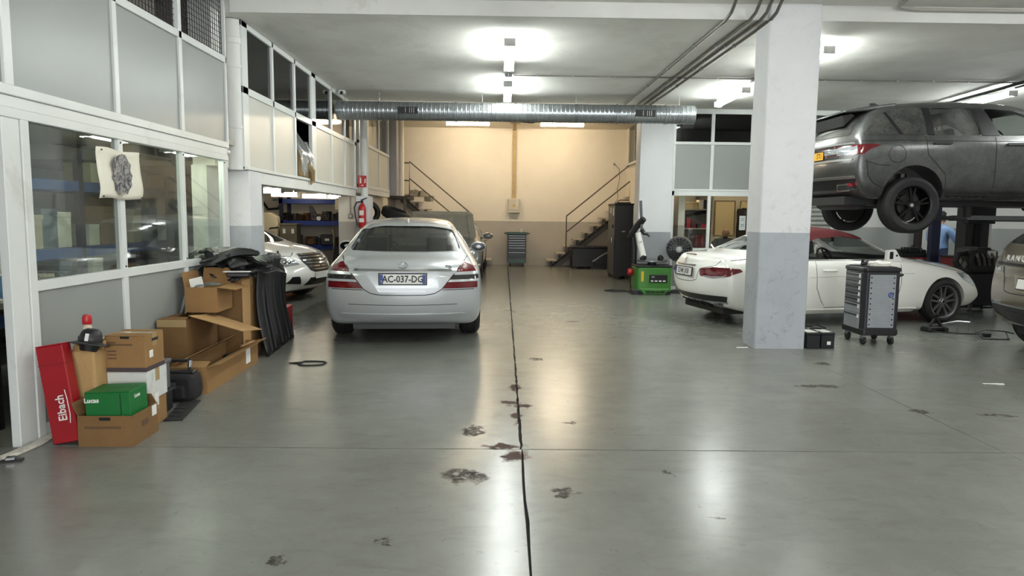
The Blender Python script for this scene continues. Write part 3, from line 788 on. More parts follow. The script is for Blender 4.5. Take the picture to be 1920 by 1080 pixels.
M_plw = mat('plate_white', (222, 222, 216), 0.4); M_ply = mat('plate_yellow', (226, 166, 24), 0.4); M_plb = mat('plate_blue', (32, 58, 130), 0.4)
def star(parent, M, r, m=None):
    s = MB(); n = 28
    s.tube([M @ Vector((r*math.cos(2*PI*i/n), r*math.sin(2*PI*i/n), 0)) for i in range(n)], r*.09, 6, closed=True)
    for i in range(3):
        a = PI/2+i*2*PI/3; d = Vector((math.cos(a), math.sin(a), 0)); p = Vector((-d.y, d.x, 0))
        s.add([M @ (d*r), M @ (p*r*.14+Vector((0, 0, .006))), M @ (-p*r*.14+Vector((0, 0, .006))), M @ (-d*r*.14), M @ Vector((0, 0, .012))], [(0, 1, 4), (0, 4, 2), (1, 3, 4), (2, 4, 3), (0, 2, 3, 1)])
    return s.obj('emblem', m or M_chrome, parent, smooth=True)
def seat(parent, x, y, z, m, lean=.25, head=True):
    c = MB(); c.box(-.26, .24, -.24, .24, 0, .16); o = c.obj('seat_cushion', m, parent, smooth=True, bev=.05, seg=3); o.location = (x, y, z)
    b = MB(); M = Matrix.Translation((-.24, 0, .1)) @ Matrix.Rotation(-lean, 4, 'Y')
    b.box(-.07, .07, -.24, .24, 0, .58, M); s = b.obj('seat_backrest', m, parent, smooth=True, bev=.05, seg=3); s.location = (x, y, z)
    if head:
        h = MB(); h.box(-.05, .05, -.13, .13, .64, .83, M); h.cyl(M @ Vector((0, .06, .56)), M @ Vector((0, .06, .66)), .008); h.cyl(M @ Vector((0, -.06, .56)), M @ Vector((0, -.06, .66)), .008)
        h.obj('headrest', m, s, smooth=True, bev=.035, seg=3)
def steering(parent, x, y, z, m):
    M = Matrix.Translation((x, y, z)) @ Matrix.Rotation(math.radians(65), 4, 'Y')
    s = MB(); s.tube([M @ Vector((.18*math.cos(2*PI*i/28), .18*math.sin(2*PI*i/28), 0)) for i in range(28)], .016, 8, closed=True)
    s.cyl(M @ Vector((0, 0, -.03)), M @ Vector((0, 0, .015)), .055)
    for a in (0, PI/2, PI): s.cyl(M @ Vector((0, 0, 0)), M @ Vector((.18*math.cos(a+PI/2-PI/2), .18*math.sin(a), 0)), .014)
    return s.obj('steering_wheel', m, parent, smooth=True)
def arches(mb, xs, R, W0, W1, zc):
    for x in xs:
        for s in (1, -1): mb.cyl((x, s*W0, zc), (x, s*W1, zc), R, n=40)
def wp(poly, a, b, mb, axis): mb.prism(poly, a, b, axis)

# ------------------------------------------------------------------ silver and white long saloons (same body)
ST_S = [(-1.13, .32, .88, .935, .84, .75, .68), (-1.03, .27, .90, .985, .89, .80, .71), (-.85, .23, .93, 1.02, .925, .845, .73), (-.55, .2, .95, 1.055, .94, .865, .71),
        (-.2, .18, .965, 1.215, .945, .87, .655), (.2, .18, .975, 1.375, .945, .875, .61), (.6, .18, .975, 1.45, .945, .875, .59), (1.2, .18, .975, 1.49, .945, .875, .585), (1.8, .18, .97, 1.475, .945, .875, .59),
        (2.15, .18, .965, 1.40, .945, .87, .61), (2.5, .18, .96, 1.22, .945, .87, .67), (2.85, .18, .945, 1.045, .945, .865, .73), (3.2, .19, .90, .985, .94, .855, .72), (3.55, .2, .83, .925, .925, .835, .68), (3.8, .22, .72, .82, .90, .79, .62), (3.95, .27, .62, .69, .82, .73, .56)]
def s_body():
    o = loft(ST_S, [.10, .03, .0, .015, .03, .05, .07], [.10, .02, 0, .03, .05, .06, .08], .20, .28, zend=.75)
    return o
M_silver = paint('silver_paint', (180, 184, 186), 0.30, 0.32)
M_whitep = paint('white_paint', (240, 239, 232), 0.0, 0.35)
SW_DL = [(-.02, 1.03), (.32, 1.29), (.62, 1.335), (.88, 1.335), (.86, 1.0), (.1, 1.0)]       # rear side window
SW_FL = [(.98, 1.0), (.99, 1.335), (1.75, 1.315), (2.1, 1.22), (2.42, 1.0)]                  # front side window
RW_S = [(-.68, 1.085), (-.585, 1.34), (-.3, 1.375), (.3, 1.375), (.585, 1.34), (.68, 1.085), (.3, 1.075), (-.3, 1.075)]
WS_S = [(-.71, 1.03), (-.56, 1.385), (.56, 1.385), (.71, 1.03), (0, 1.015)]
def saloon(root, body_m, rear=True):
    raw = s_body(); bv = bvh_of(raw)
    boolean(raw, cabin(ST_S, -.35, 2.75))
    c = MB(); arches(c, (0, 3.035), .375, .60, 1.3, .335)
    for w in (SW_DL, SW_FL): wp(smooth_corner(w, .05), -1.6, -.35, c, 'y'); wp(smooth_corner(w, .05), .35, 1.6, c, 'y')
    boolean(raw, c); c = MB()
    wp(smooth_corner(RW_S, .05), -1.4, .55, c, 'x'); wp(smooth_corner(WS_S, .05), 1.6, 3.4, c, 'x')
    if rear: wp([(-.43, .875), (.43, .875), (.27, .645), (-.27, .645)], -1.5, -1.045, c, 'x')
    boolean(raw, c)
    raw.name = 'body'; raw.data.materials.clear(); raw.data.materials.append(body_m); raw.parent = root
    raw.data.shade_smooth(); raw.data.set_sharp_from_angle(angle=math.radians(32))
    for s in (1, -1):
        patch(bv, smooth_corner(SW_DL, .05), 'y', s, 'side_window', M_cg, root, off=-.012, thick=.004)
        patch(bv, smooth_corner(SW_FL, .05), 'y', s, 'side_window', M_cg, root, off=-.012, thick=.004)
        seam(bv, [(-.1, .985), (.9, .985), (2.45, .985)], 'y', s, 'window_trim', M_chrome, root, w=.018, off=.004)
        for ln in ([(.93, 1.34), (.93, .4), (1.0, .3)], [(2.55, .93), (2.5, .5), (2.45, .3)], [(-.05, .95), (.0, .78)], [(.45, .4), (.55, .32), (2.45, .3)]): seam(bv, ln, 'y', s, 'panel_gap', M_gap, root)
        for x in (.35, 1.3):
            h, nr, d = shoot(bv, 'y', s, x, .86)
            MB().tube([h+Vector((-.11, 0, 0)), h+Vector((-.08, s*.03, 0)), h+Vector((.08, s*.03, 0)), h+Vector((.11, 0, 0))], .014, 8).obj('door_handle', M_chrome, root, smooth=True)
    rwp = patch(bv, smooth_corner(RW_S, .05), 'x', -1, 'rear_window', M_cg, root, off=-.012, thick=.004)
    patch(bv, smooth_corner(WS_S, .05), 'x', 1, 'windscreen', M_cg, root, off=-.012, thick=.004)
    for y in (-.38, .38): seat(root, 1.45, y, .34, M_seat)
    for y in (-.38, .38): seat(root, .5, y, .34, M_seat)
    box('parcel_shelf', M_black, -.4, .1, -.66, .66, 1.0, 1.03, root)
    MB().prism([(2.2, .7), (2.2, .98), (2.35, 1.03), (2.75, 1.02), (2.75, .7)], -.75, .75, 'y').obj('dashboard', M_black, root, bev=.02)
    steering(root, 2.1, .38, .95, M_black)
    m_ = MB(); m_.box(-.02, .02, -.11, .11, -.035, .035); o = m_.obj('rear_view_mirror', M_black, root, bev=.01); o.location = (2.05, 0, 1.33)
    MB().cyl((2.05, 0, 1.34), (2.12, 0, 1.40), .01).obj('mirror_stem', M_black, root)
    # shark fin aerial
    h, nr, d = shoot(bv, 'z', 1, .42, 0)
    MB().prism([(-.09, 0), (.09, 0), (-.04, .06), (-.08, .055)], -.014, .014, 'y', Matrix.Translation(h+Vector((0, 0, -.004)))).obj('aerial_fin', body_m, root, smooth=True, bev=.006)
    box('underbody', M_black, -.75, 3.5, -.6, .6, .17, .24, root)
    for x in (0, 3.035):
        for s in (1, -1):
            wheel(root, (x, s*.80, .335), s, 'saloon', R=.335, Wd=.255, rr=.235, spokes=5, style='double', m=M_alu)
    return bv
CAR_S = thing('car', 'silver saloon standing in the aisle with its boot and number plate towards the camera', 'car', (-1.24, 8.93, 0), math.radians(95.2))
bv = saloon(CAR_S, M_silver)
lampL = lambda p: mirror(p)
for s in (1, -1):
    mm = (lambda p: p) if s < 0 else mirror
    P0 = [(-.855, .685), (-.45, .685), (-.545, .80), (-.70, .975), (-.80, .935), (-.855, .86)]
    lm = patch(bv, mm(P0), 'x', -1, 'tail_lamp', M_lampred, CAR_S, off=.006, step=.04)
    patch(bv, mm([(-.87, .835), (-.578, .835), (-.605, .867), (-.862, .867)]), 'x', -1, 'lamp_stripe', M_silver, lm, off=.010, step=.04)
    patch(bv, mm([(-.872, .785), (-.535, .785), (-.575, .833), (-.868, .833)]), 'x', -1, 'lamp_lens', M_lampdk, lm, off=.009, step=.04)
    patch(bv, mm([(-.872, .757), (-.51, .757), (-.533, .783), (-.872, .783)]), 'x', -1, 'lamp_stripe', M_silver, lm, off=.010, step=.04)
    seam(bv, mm([(-.75, 1.03), (-.66, .94), (-.54, .80), (-.44, .675), (-.36, .63), (-.25, .612), (0, .61)]), 'x', -1, 'boot_lid_gap', M_gap, CAR_S, w=.009)
    seam(bv, mm([(-.86, .672), (-.45, .668)]), 'x', -1, 'bumper_gap', M_gap, CAR_S, w=.008)
patch(bv, [(-.56, .878), (.56, .878), (.54, .898), (-.54, .898)], 'x', -1, 'boot_trim', M_chrome, CAR_S, off=.014, step=.08)
seam(bv, [(-.62, .50), (0, .495), (.62, .50)], 'x', -1, 'bumper_crease', mat('bumper_gap', (74, 76, 78), 0.6), CAR_S, w=.008)
patch(bv, [(-.72, .375), (.72, .375), (.70, .392), (-.70, .392)], 'x', -1, 'bumper_lip', M_silver, CAR_S, off=.012, thick=.02, step=.08)
pl = box('number_plate', M_plw, -1.076, -1.062, -.26, .26, .735, .848, CAR_S, bev=.003)
pb = MB(); pb.box(-1.070, -1.05, -.275, .275, .722, .861); pb.obj('plate_frame', M_black, CAR_S)
box('plate_band', M_plb, -1.079, -1.07, .222, .258, .738, .845, pl); box('plate_band', M_plb, -1.079, -1.07, -.258, -.222, .738, .845, pl)
RXR = (X90, 0, -X90)
text('plate_letters', 'AC-037-DG', .108, M_black, pl, (-1.078, 0, .790), RXR, sx=.86, bold=.0025)
text('plate_letters', 'F', .03, M_plw, pl, (-1.080, .24, .765), RXR)
def on_skin(bv, axis, side, a, b, off, right):
    h, nr, d = shoot(bv, axis, side, a, b); r = Vector(right); r = (r-nr*r.dot(nr)).normalized(); u = nr.cross(r)
    return Matrix.Translation(h+nr*off) @ Matrix((r, u, nr)).transposed().to_4x4()
def skin_text(bv, axis, side, a, b, right, name, s, size, m, parent, ext=.004, off=.003, sx=1.0):
    M = on_skin(bv, axis, side, a, b, off, right); o = text(name, s, size, m, parent, (0, 0, 0), (0, 0, 0), ext); o.matrix_local = M @ Matrix.Diagonal((sx, 1, 1, 1)); return o
star(CAR_S, on_skin(bv, 'x', -1, 0, .945, .004, (0, -1, 0)), .05)
for y, s in ((-.52, 'CDI'), (.52, 'S320')): skin_text(bv, 'x', -1, y, .925, (0, -1, 0), 'badge', s, .05, mat('badge_dark', (44, 44, 44), .4) if s == 'CDI' else M_chrome, CAR_S)
# wing mirrors
def wing_mirror(car, x, y, z, s, m, r=(.09, .125, .08)):
    mb = MB(); mb.sphere((x, s*y, z), 1, 18, 12, r); mb.cyl((x+.05, s*(y-.16), z-.05), (x+.02, s*(y-.06), z-.03), .028)
    o = mb.obj('wing_mirror', m, car, smooth=True)
    g = MB(); g.lathe([(0, 0), (1, 0), (1, .02), (0, .02)], 24, Matrix.Translation((x-r[0]*.93, s*y, z)) @ Matrix.Diagonal((1, r[1]*.86, r[2]*.8, 1)) @ Matrix.Rotation(X90, 4, 'Y'))
    g.obj('mirror_glass', mat('mirror_dark', (22, 23, 23), 0.06, 0.5), o, smooth=True)
for s in (1, -1): wing_mirror(CAR_S, 2.15, 1.03, 1.03, s, M_silver)

# white saloon nosing out of the parts store
CAR_W = thing('car', 'white saloon nosing out of the parts store with bright headlamps and slatted grille', 'car')
HW = math.radians(-13)
CAR_W.rotation_euler = (0, 0, HW); nose = Vector((-3.14, 12.15, 0)); d = Vector((math.cos(HW), math.sin(HW), 0)); CAR_W.location = nose-d*3.95
bw = saloon(CAR_W, M_whitep, rear=False)
def front(bv, car, pm):
    g = patch(bv, smooth_corner([(-.40, .80), (.40, .80), (.33, .56), (.12, .50), (-.12, .50), (-.33, .56)], .04), 'x', 1, 'grille', M_black, car, off=.012, step=.05)
    for k in range(5):
        z = .56+k*.05; w = .30+k*.022
        patch(bv, [(-w, z), (w, z), (w+.004, z+.018), (-w-.004, z+.018)], 'x', 1, 'grille_slat', M_chrome, g, off=.03, thick=.03, step=.08)
    patch(bv, [(-.40, .80), (.40, .80), (.41, .825), (-.41, .825)], 'x', 1, 'grille_surround', M_chrome, g, off=.03, thick=.03, step=.06)
    for s in (1, -1):
        mm = (lambda p: p) if s > 0 else mirror
        L = patch(bv, smooth_corner(mm([(.44, .66), (.72, .63), (.845, .70), (.86, .78), (.76, .80), (.50, .745)]), .03), 'x', 1, 'headlamp', M_lampcl, car, off=.008, step=.03)
        for y in (.56, .69):
            h, nr, dd = shoot(bv, 'x', 1, s*y, .695); MB().sphere(h, .05, 12, 8, (.35, 1, 1)).obj('lamp_lens', M_chrome, L, smooth=True)
        patch(bv, mm([(.52, .34), (.78, .36), (.70, .47), (.58, .47)]), 'x', 1, 'bumper_intake', M_black, car, off=.006, step=.05)
        seam(bv, mm([(.42, .86), (.52, .80), (.80, .82)]), 'x', 1, 'bonnet_gap', M_gap, car)
    patch(bv, [(-.44, .31), (.44, .31), (.36, .44), (-.36, .44)], 'x', 1, 'bumper_intake', M_black, car, off=.006, step=.05)
    h, nr, dd = shoot(bv, 'x', 1, 0, .47); pl = box('number_plate', M_plw, h.x+.004, h.x+.014, -.26, .26, .42, .53, car)
front(bw, CAR_W, M_whitep)

# grey saloon with raised bonnet, behind the silver one
CAR_G = thing('car', 'grey saloon with its bonnet raised, hidden behind the silver saloon', 'car', (-1.42, 19.3, 0), math.radians(-90))
M_greyp = paint('grey_paint', (120, 122, 122), 0.3, 0.35)
bg = saloon(CAR_G, M_greyp, rear=False); front(bg, CAR_G, M_greyp)
for s in (1, -1): wing_mirror(CAR_G, 2.15, 1.03, 1.03, s, M_greyp)
M_liner = mat('bonnet_underside', (168, 162, 146), 0.5, var=0.08)
M = Matrix.Translation((2.95, 0, .98)) @ Matrix.Rotation(math.radians(-55), 4, 'Y') @ Matrix.Diagonal((.76, 1, 1, 1))
hb = MB(); hb.prism(smooth_corner([(0, -.78), (1.0, -.70), (1.0, .70), (0, .78)], .12), -.01, .012, 'z', M); hb = hb.obj('raised_bonnet', M_liner, CAR_G)
for poly in ([(.03, -.74), (.97, -.67), (.97, -.56), (.03, -.62)], [(.03, .74), (.97, .67), (.97, .56), (.03, .62)], [(.86, -.6), (.97, -.6), (.97, .6), (.86, .6)], [(.05, -.6), (.16, -.6), (.16, .6), (.05, .6)], [(.16, -.05), (.86, -.3), (.86, -.2), (.16, .05)], [(.16, .05), (.86, .3), (.86, .2), (.16, -.05)]):
    MB().prism(poly, -.035, -.01, 'z', M).obj('bonnet_rib', M_liner, hb, bev=.006)
# ------------------------------------------------------------------ white convertible
def split_faces(o, cond, name, m, parent):
    """faces that answer cond(centre) leave o and become a part of their own"""
    me = o.data; bm = bmesh.new(); bm.from_mesh(me); b2 = bm.copy()
    bmesh.ops.delete(bm, geom=[f for f in bm.faces if cond(f.calc_center_median())], context='FACES')
    bmesh.ops.delete(b2, geom=[f for f in b2.faces if not cond(f.calc_center_median())], context='FACES')
    bm.to_mesh(me); n = bpy.data.meshes.new(name); b2.to_mesh(n); bm.free(); b2.free()
    n.materials.clear(); p = link(name, n, m, parent)
    for x in (me, n): x.shade_smooth(); x.set_sharp_from_angle(angle=math.radians(32))
    return p
ST_E = [(-1.06, .36, .86, .95, .76, .70, .62), (-.95, .30, .89, 1.005, .84, .765, .66), (-.75, .25, .915, 1.03, .885, .80, .67), (-.45, .2, .93, 1.04, .905, .825, .66), (-.2, .19, .935, 1.10, .905, .83, .63), (.1, .18, .935, 1.25, .905, .835, .58),
        (.45, .18, .935, 1.375, .905, .835, .55), (.85, .18, .935, 1.415, .905, .835, .54), (1.2, .18, .935, 1.40, .905, .835, .545), (1.5, .18, .935, 1.325, .905, .835, .57), (1.85, .18, .93, 1.14, .905, .83, .63), (2.15, .18, .92, 1.0, .905, .82, .67),
        (2.5, .19, .875, .955, .90, .81, .66), (2.9, .2, .82, .91, .89, .80, .64), (3.25, .22, .76, .865, .885, .78, .6), (3.52, .24, .66, .80, .87, .74, .56), (3.70, .26, .52, .70, .82, .70, .52)]
CAR_E = thing('car', 'white convertible with dark red soft top, half hidden by the square column', 'car', (3.70, 10.48, 0), math.radians(12))
raw = loft(ST_E, [.12, .03, .0, .02, .035, .05, .06], [.10, .02, 0, .02, .04, .06, .08], .24, .26, zend=.7)
be = bvh_of(raw)
boolean(raw, cabin(ST_E, -.1, 2.05, drop=.38))
SW_E = [(.40, .955), (.46, 1.17), (.75, 1.255), (1.15, 1.28), (1.5, 1.235), (1.98, .955)]
c = MB(); arches(c, (0, 2.76), .365, .58, 1.2, .325)
wp(smooth_corner(SW_E, .05), -1.6, -.3, c, 'y'); wp(smooth_corner(SW_E, .05), .3, 1.6, c, 'y'); boolean(raw, c)
WS_E = [(-.62, 1.0), (-.50, 1.27), (.50, 1.27), (.62, 1.0)]; RW_E = [(-.55, 1.07), (-.47, 1.25), (.47, 1.25), (.55, 1.07)]
c = MB(); wp(smooth_corner(WS_E, .05), 1.35, 2.5, c, 'x'); wp(smooth_corner(RW_E, .05), -1.3, .5, c, 'x'); boolean(raw, c)
raw.name = 'body'; raw.parent = CAR_E; raw.data.materials.clear(); raw.data.materials.append(M_whitep)
split_faces(raw, lambda v: v.z > 1.19 and .30 < v.x < 1.50, 'soft_top', mat('dark_red_canvas', (86, 24, 28), 0.85, var=0.12, vs=14, bump=.2, bs=160), CAR_E)
patch(be, smooth_corner(WS_E, .05), 'x', 1, 'windscreen', M_cg, CAR_E, off=-.012, thick=.004)
patch(be, smooth_corner(RW_E, .05), 'x', -1, 'rear_window', glass_mat('pale_car_glass', (.5, .56, .53), .03, 2.0), CAR_E, off=-.008, thick=.004)
for s in (1, -1):
    patch(be, [(.43, .96), (.48, 1.16), (.66, 1.20), (.72, .96)], 'y', s, 'quarter_window', M_cg, CAR_E, off=-.02, thick=.004)
    seam(be, [(.36, .945), (1.0, .945), (2.0, .945)], 'y', s, 'window_trim', M_chrome, CAR_E, w=.014, off=.004)
    for ln in ([(.56, .93), (.57, .55), (.66, .36), (.72, .30)], [(1.98, .93), (1.97, .6), (1.9, .3)], [(.72, .27), (1.88, .27)], [(2.28, .93), (3.2, .74)], [(-.75, .93), (-.2, .985), (.3, .99)]): seam(be, ln, 'y', s, 'panel_gap', M_gap, CAR_E, w=.007)
    h, nr, d = shoot(be, 'y', s, .78, .80); MB().tube([h+Vector((-.11, 0, 0)), h+Vector((-.08, s*.035, 0)), h+Vector((.08, s*.035, 0)), h+Vector((.11, 0, 0))], .014, 8).obj('door_handle', M_whitep, CAR_E, smooth=True)
    seam(be, [(.45, .70), (1.6, .745), (2.2, .75)], 'y', s, 'body_crease', mat('white_crease', (196, 196, 190), 0.4), CAR_E, w=.010, off=.002)
    mm = (lambda p: p) if s < 0 else mirror
    L = patch(be, smooth_corner(mm([(-.40, .70), (-.37, .80), (-.60, .835), (-.835, .835), (-.835, .72), (-.62, .68)]), .03), 'x', -1, 'tail_lamp', M_lampred, CAR_E, off=.006, step=.04)
    patch(be, smooth_corner([(-.90, .73), (-.90, .835), (-.62, .825), (-.58, .79), (-.72, .745)], .02), 'y', s, 'lamp_wrap', M_lampred, L, off=.007, step=.04)
    patch(be, mm([(-.46, .70), (-.60, .69), (-.76, .705), (-.76, .718), (-.6, .703), (-.46, .712)]), 'x', -1, 'lamp_stripe', M_lampcl, L, off=.009, step=.04)
    seam(be, mm([(-.62, 1.0), (-.60, .86), (-.37, .80), (-.33, .64), (-.2, .61), (0, .605)]), 'x', -1, 'boot_lid_gap', M_gap, CAR_E)
    Lh = patch(be, smooth_corner([(3.08, .66), (2.98, .76), (3.2, .73), (3.42, .62), (3.44, .54), (3.3, .55)], .02), 'y', s, 'headlamp', M_lampcl, CAR_E, off=.006, step=.04)
    patch(be, smooth_corner(mm([(.35, .55), (.70, .55), (.72, .66), (.5, .68)]), .02), 'x', 1, 'headlamp', M_lampcl, CAR_E, off=.006, step=.05)
    patch(be, [(.45, .19), (2.3, .19), (2.3, .24), (.45, .25)], 'y', s, 'sill_trim', M_whitep, CAR_E, off=.02, thick=.03, step=.1)
patch(be, [(-.78, .43), (.78, .43), (.70, .33), (.4, .26), (-.4, .26), (-.70, .33)], 'x', -1, 'rear_diffuser', M_black, CAR_E, off=.006, step=.06)
for y in (-.3, -.1, .1, .3): patch(be, [(y-.015, .26), (y+.015, .26), (y+.015, .34), (y-.015, .34)], 'x', -1, 'diffuser_fin', M_black, CAR_E, off=.03, thick=.05)
patch(be, [(-.74, .345), (.74, .345), (.72, .325), (-.72, .325)], 'x', -1, 'diffuser_trim', M_alu, CAR_E, off=.014, step=.08)
for y in (-.56, .56): patch(be, smooth_corner([(y-.1, .27), (y+.1, .27), (y+.08, .315), (y-.08, .315)], .02), 'x', -1, 'exhaust_tip', M_chrome, CAR_E, off=.02, thick=.05)
patch(be, [(-.27, .83), (.27, .83), (.28, .85), (-.28, .85)], 'x', -1, 'boot_trim', M_chrome, CAR_E, off=.012, step=.08)
def skin_plate(bv, axis, side, a, b, right, wd, ht, parent, m, txt, size, off=.012, sx=.85, bands=()):
    M = on_skin(bv, axis, side, a, b, off, right); f = MB().box(-wd/2-.012, wd/2+.012, -ht/2-.012, ht/2+.012, -.012, .0).obj('plate_frame', M_black, parent); f.matrix_local = M
    p = MB().box(-wd/2, wd/2, -ht/2, ht/2, 0, .004).obj('number_plate', m, f)
    o = text('plate_letters', txt, size, M_black, f, (0, -.002, .004), (0, 0, 0), .001, sx=sx, bold=.002)
    for x0, x1, mm in bands: MB().box(x0, x1, -ht/2, ht/2, 0, .0055).obj('plate_band', mm, f)
    return f
skin_plate(be, 'x', -1, 0, .745, (0, -1, 0), .52, .11, CAR_E, M_plw, '5248 JXB', .105, bands=[(-.26, -.225, M_plb)], sx=.9)
h, nr, d = shoot(be, 'z', 1, -.92, 0)
patch(be, [(-.93, -.15), (-.93, .15), (-.912, .15), (-.912, -.15)], 'z', 1, 'brake_lamp', M_lampred, CAR_E, off=.01)
star(CAR_E, on_skin(be, 'x', -1, 0, .90, .006, (0, -1, 0)), .04)
MB().tube([(-.35, .35, 1.03), (-.42, .35, 1.12)], .012, 6).obj('aerial', M_whitep, CAR_E)
for s in (1, -1):
    for x in (0, 2.76): wheel(CAR_E, (x, s*.775, .325), s, 'coupe', R=.325, Wd=.24, rr=.24, spokes=5, style='double', m=mat('grey_alloy', (150, 150, 150), 0.3, 0.8))
    # mirror base without its shell
    h, nr, d = shoot(be, 'y', s, 1.86, .98)
    mb = MB(); mb.prism(smooth_corner([(-.11, -.05), (.16, -.06), (.03, .12), (-.10, .11)], .02), 0, s*.06, 'y', Matrix.Translation(h)); o = mb.obj('mirror_base', M_whitep, CAR_E, bev=.006)
    MB().box(-.07, -.01, s*.055, s*.064, -.02, .085, Matrix.Translation(h)).obj('mirror_socket', M_black, o); MB().cyl(h+Vector((.05, s*.055, .03)), h+Vector((.05, s*.066, .03)), .016).obj('mirror_socket', M_black, o)
    seat(CAR_E, 1.15, s*.36, .30, M_seat)
MB().prism([(1.75, .7), (1.72, .95), (1.85, 1.0), (2.1, .97), (2.1, .7)], -.7, .7, 'y').obj('dashboard', M_black, CAR_E, bev=.02)
steering(CAR_E, 1.62, .36, .90, M_black)
o = MB().box(-.025, .025, -.12, .12, -.035, .04).obj('rear_view_mirror', M_black, CAR_E, bev=.01); o.location = (1.38, 0, 1.22)
box('mirror_face', M_alu, -.031, -.026, -.10, .10, -.028, .032, o); MB().cyl((1.40, 0, 1.24), (1.46, 0, 1.30), .012).obj('mirror_stem', M_black, CAR_E)
box('underbody', M_black, -.7, 3.2, -.58, .58, .16, .24, CAR_E)

# ------------------------------------------------------------------ dark sports utility car raised on the lift
ST_R = [(-1.0, .62, 1.06, 1.14, .90, .88, .84), (-.95, .52, 1.13, 1.24, .945, .915, .86), (-.86, .46, 1.17, 1.36, .965, .935, .83), (-.70, .40, 1.20, 1.55, .975, .94, .765), (-.52, .38, 1.215, 1.70, .98, .945, .725), (-.2, .37, 1.22, 1.775, .985, .945, .70), (.4, .37, 1.22, 1.815, .985, .95, .69),
        (1.0, .37, 1.22, 1.82, .985, .95, .69), (1.5, .37, 1.22, 1.795, .985, .95, .69), (1.85, .37, 1.22, 1.70, .985, .95, .71), (2.2, .37, 1.21, 1.46, .985, .945, .76), (2.5, .38, 1.19, 1.29, .985, .94, .80), (2.9, .38, 1.13, 1.23, .98, .93, .80), (3.4, .4, 1.05, 1.16, .95, .90, .76), (3.65, .45, .93, 1.03, .90, .84, .7), (3.82, .55, .80, .88, .80, .74, .6)]
LIFT_Z = 1.44
CAR_R = thing('car', 'dark grey dusty sports utility car raised high on the lift', 'car', (5.71, 10.68, LIFT_Z), math.radians(0.8))
raw = loft(ST_R, [.10, .02, .0, .03, .02, .03, .02], [.1, .02, 0, .02, .03, .05, .07], .16, .25, zend=.55, edge=.05)
br = bvh_of(raw)
M_dgrey = paint('dark_grey_paint', (50, 52, 54), 0.35, 0.40, dirt=(100, 98, 90))
boolean(raw, cabin(ST_R, -.75, 2.35, drop=.32, ins=.07, top=.07))
W_Q = [(-.74, 1.26), (-.40, 1.60), (-.13, 1.655), (.16, 1.665), (.16, 1.275)]
W_2 = [(.27, 1.275), (.27, 1.668), (.88, 1.672), (.93, 1.275)]
W_1 = [(1.20, 1.275), (1.05, 1.672), (1.45, 1.655), (1.72, 1.56), (2.12, 1.275)]
c = MB(); arches(c, (0, 2.923), .43, .60, 1.3, .42)
wp(smooth_corner(W_1, .04), -1.6, -.3, c, 'y'); wp(smooth_corner(W_1, .04), .3, 1.6, c, 'y')
wp(smooth_corner(W_2, .04), -1.6, -.3, c, 'y'); wp(smooth_corner(W_2, .04), .3, 1.6, c, 'y'); boolean(raw, c)
WS_R = [(-.74, 1.30), (-.62, 1.68), (.62, 1.68), (.74, 1.30)]; RW_R = [(-.70, 1.28), (-.60, 1.60), (.60, 1.60), (.70, 1.28)]
c = MB(); wp(smooth_corner(WS_R, .05), 1.75, 3.0, c, 'x'); boolean(raw, c)
raw.name = 'body'; raw.parent = CAR_R; raw.data.materials.clear(); raw.data.materials.append(M_dgrey); raw.data.shade_smooth(); raw.data.set_sharp_from_angle(angle=math.radians(32))
M_dust = paint('dusty_glass', (40, 42, 42), 0.0, 0.12, dirt=(104, 102, 94))
patch(br, smooth_corner(RW_R, .05), 'x', -1, 'rear_window', M_dust, CAR_R, off=.006, step=.08)
patch(br, smooth_corner(WS_R, .05), 'x', 1, 'windscreen', M_cg, CAR_R, off=-.012, thick=.004)
M_pg = glass_mat('tinted_car_glass', (.16, .17, .17), .03, 1.5, spots=.22)
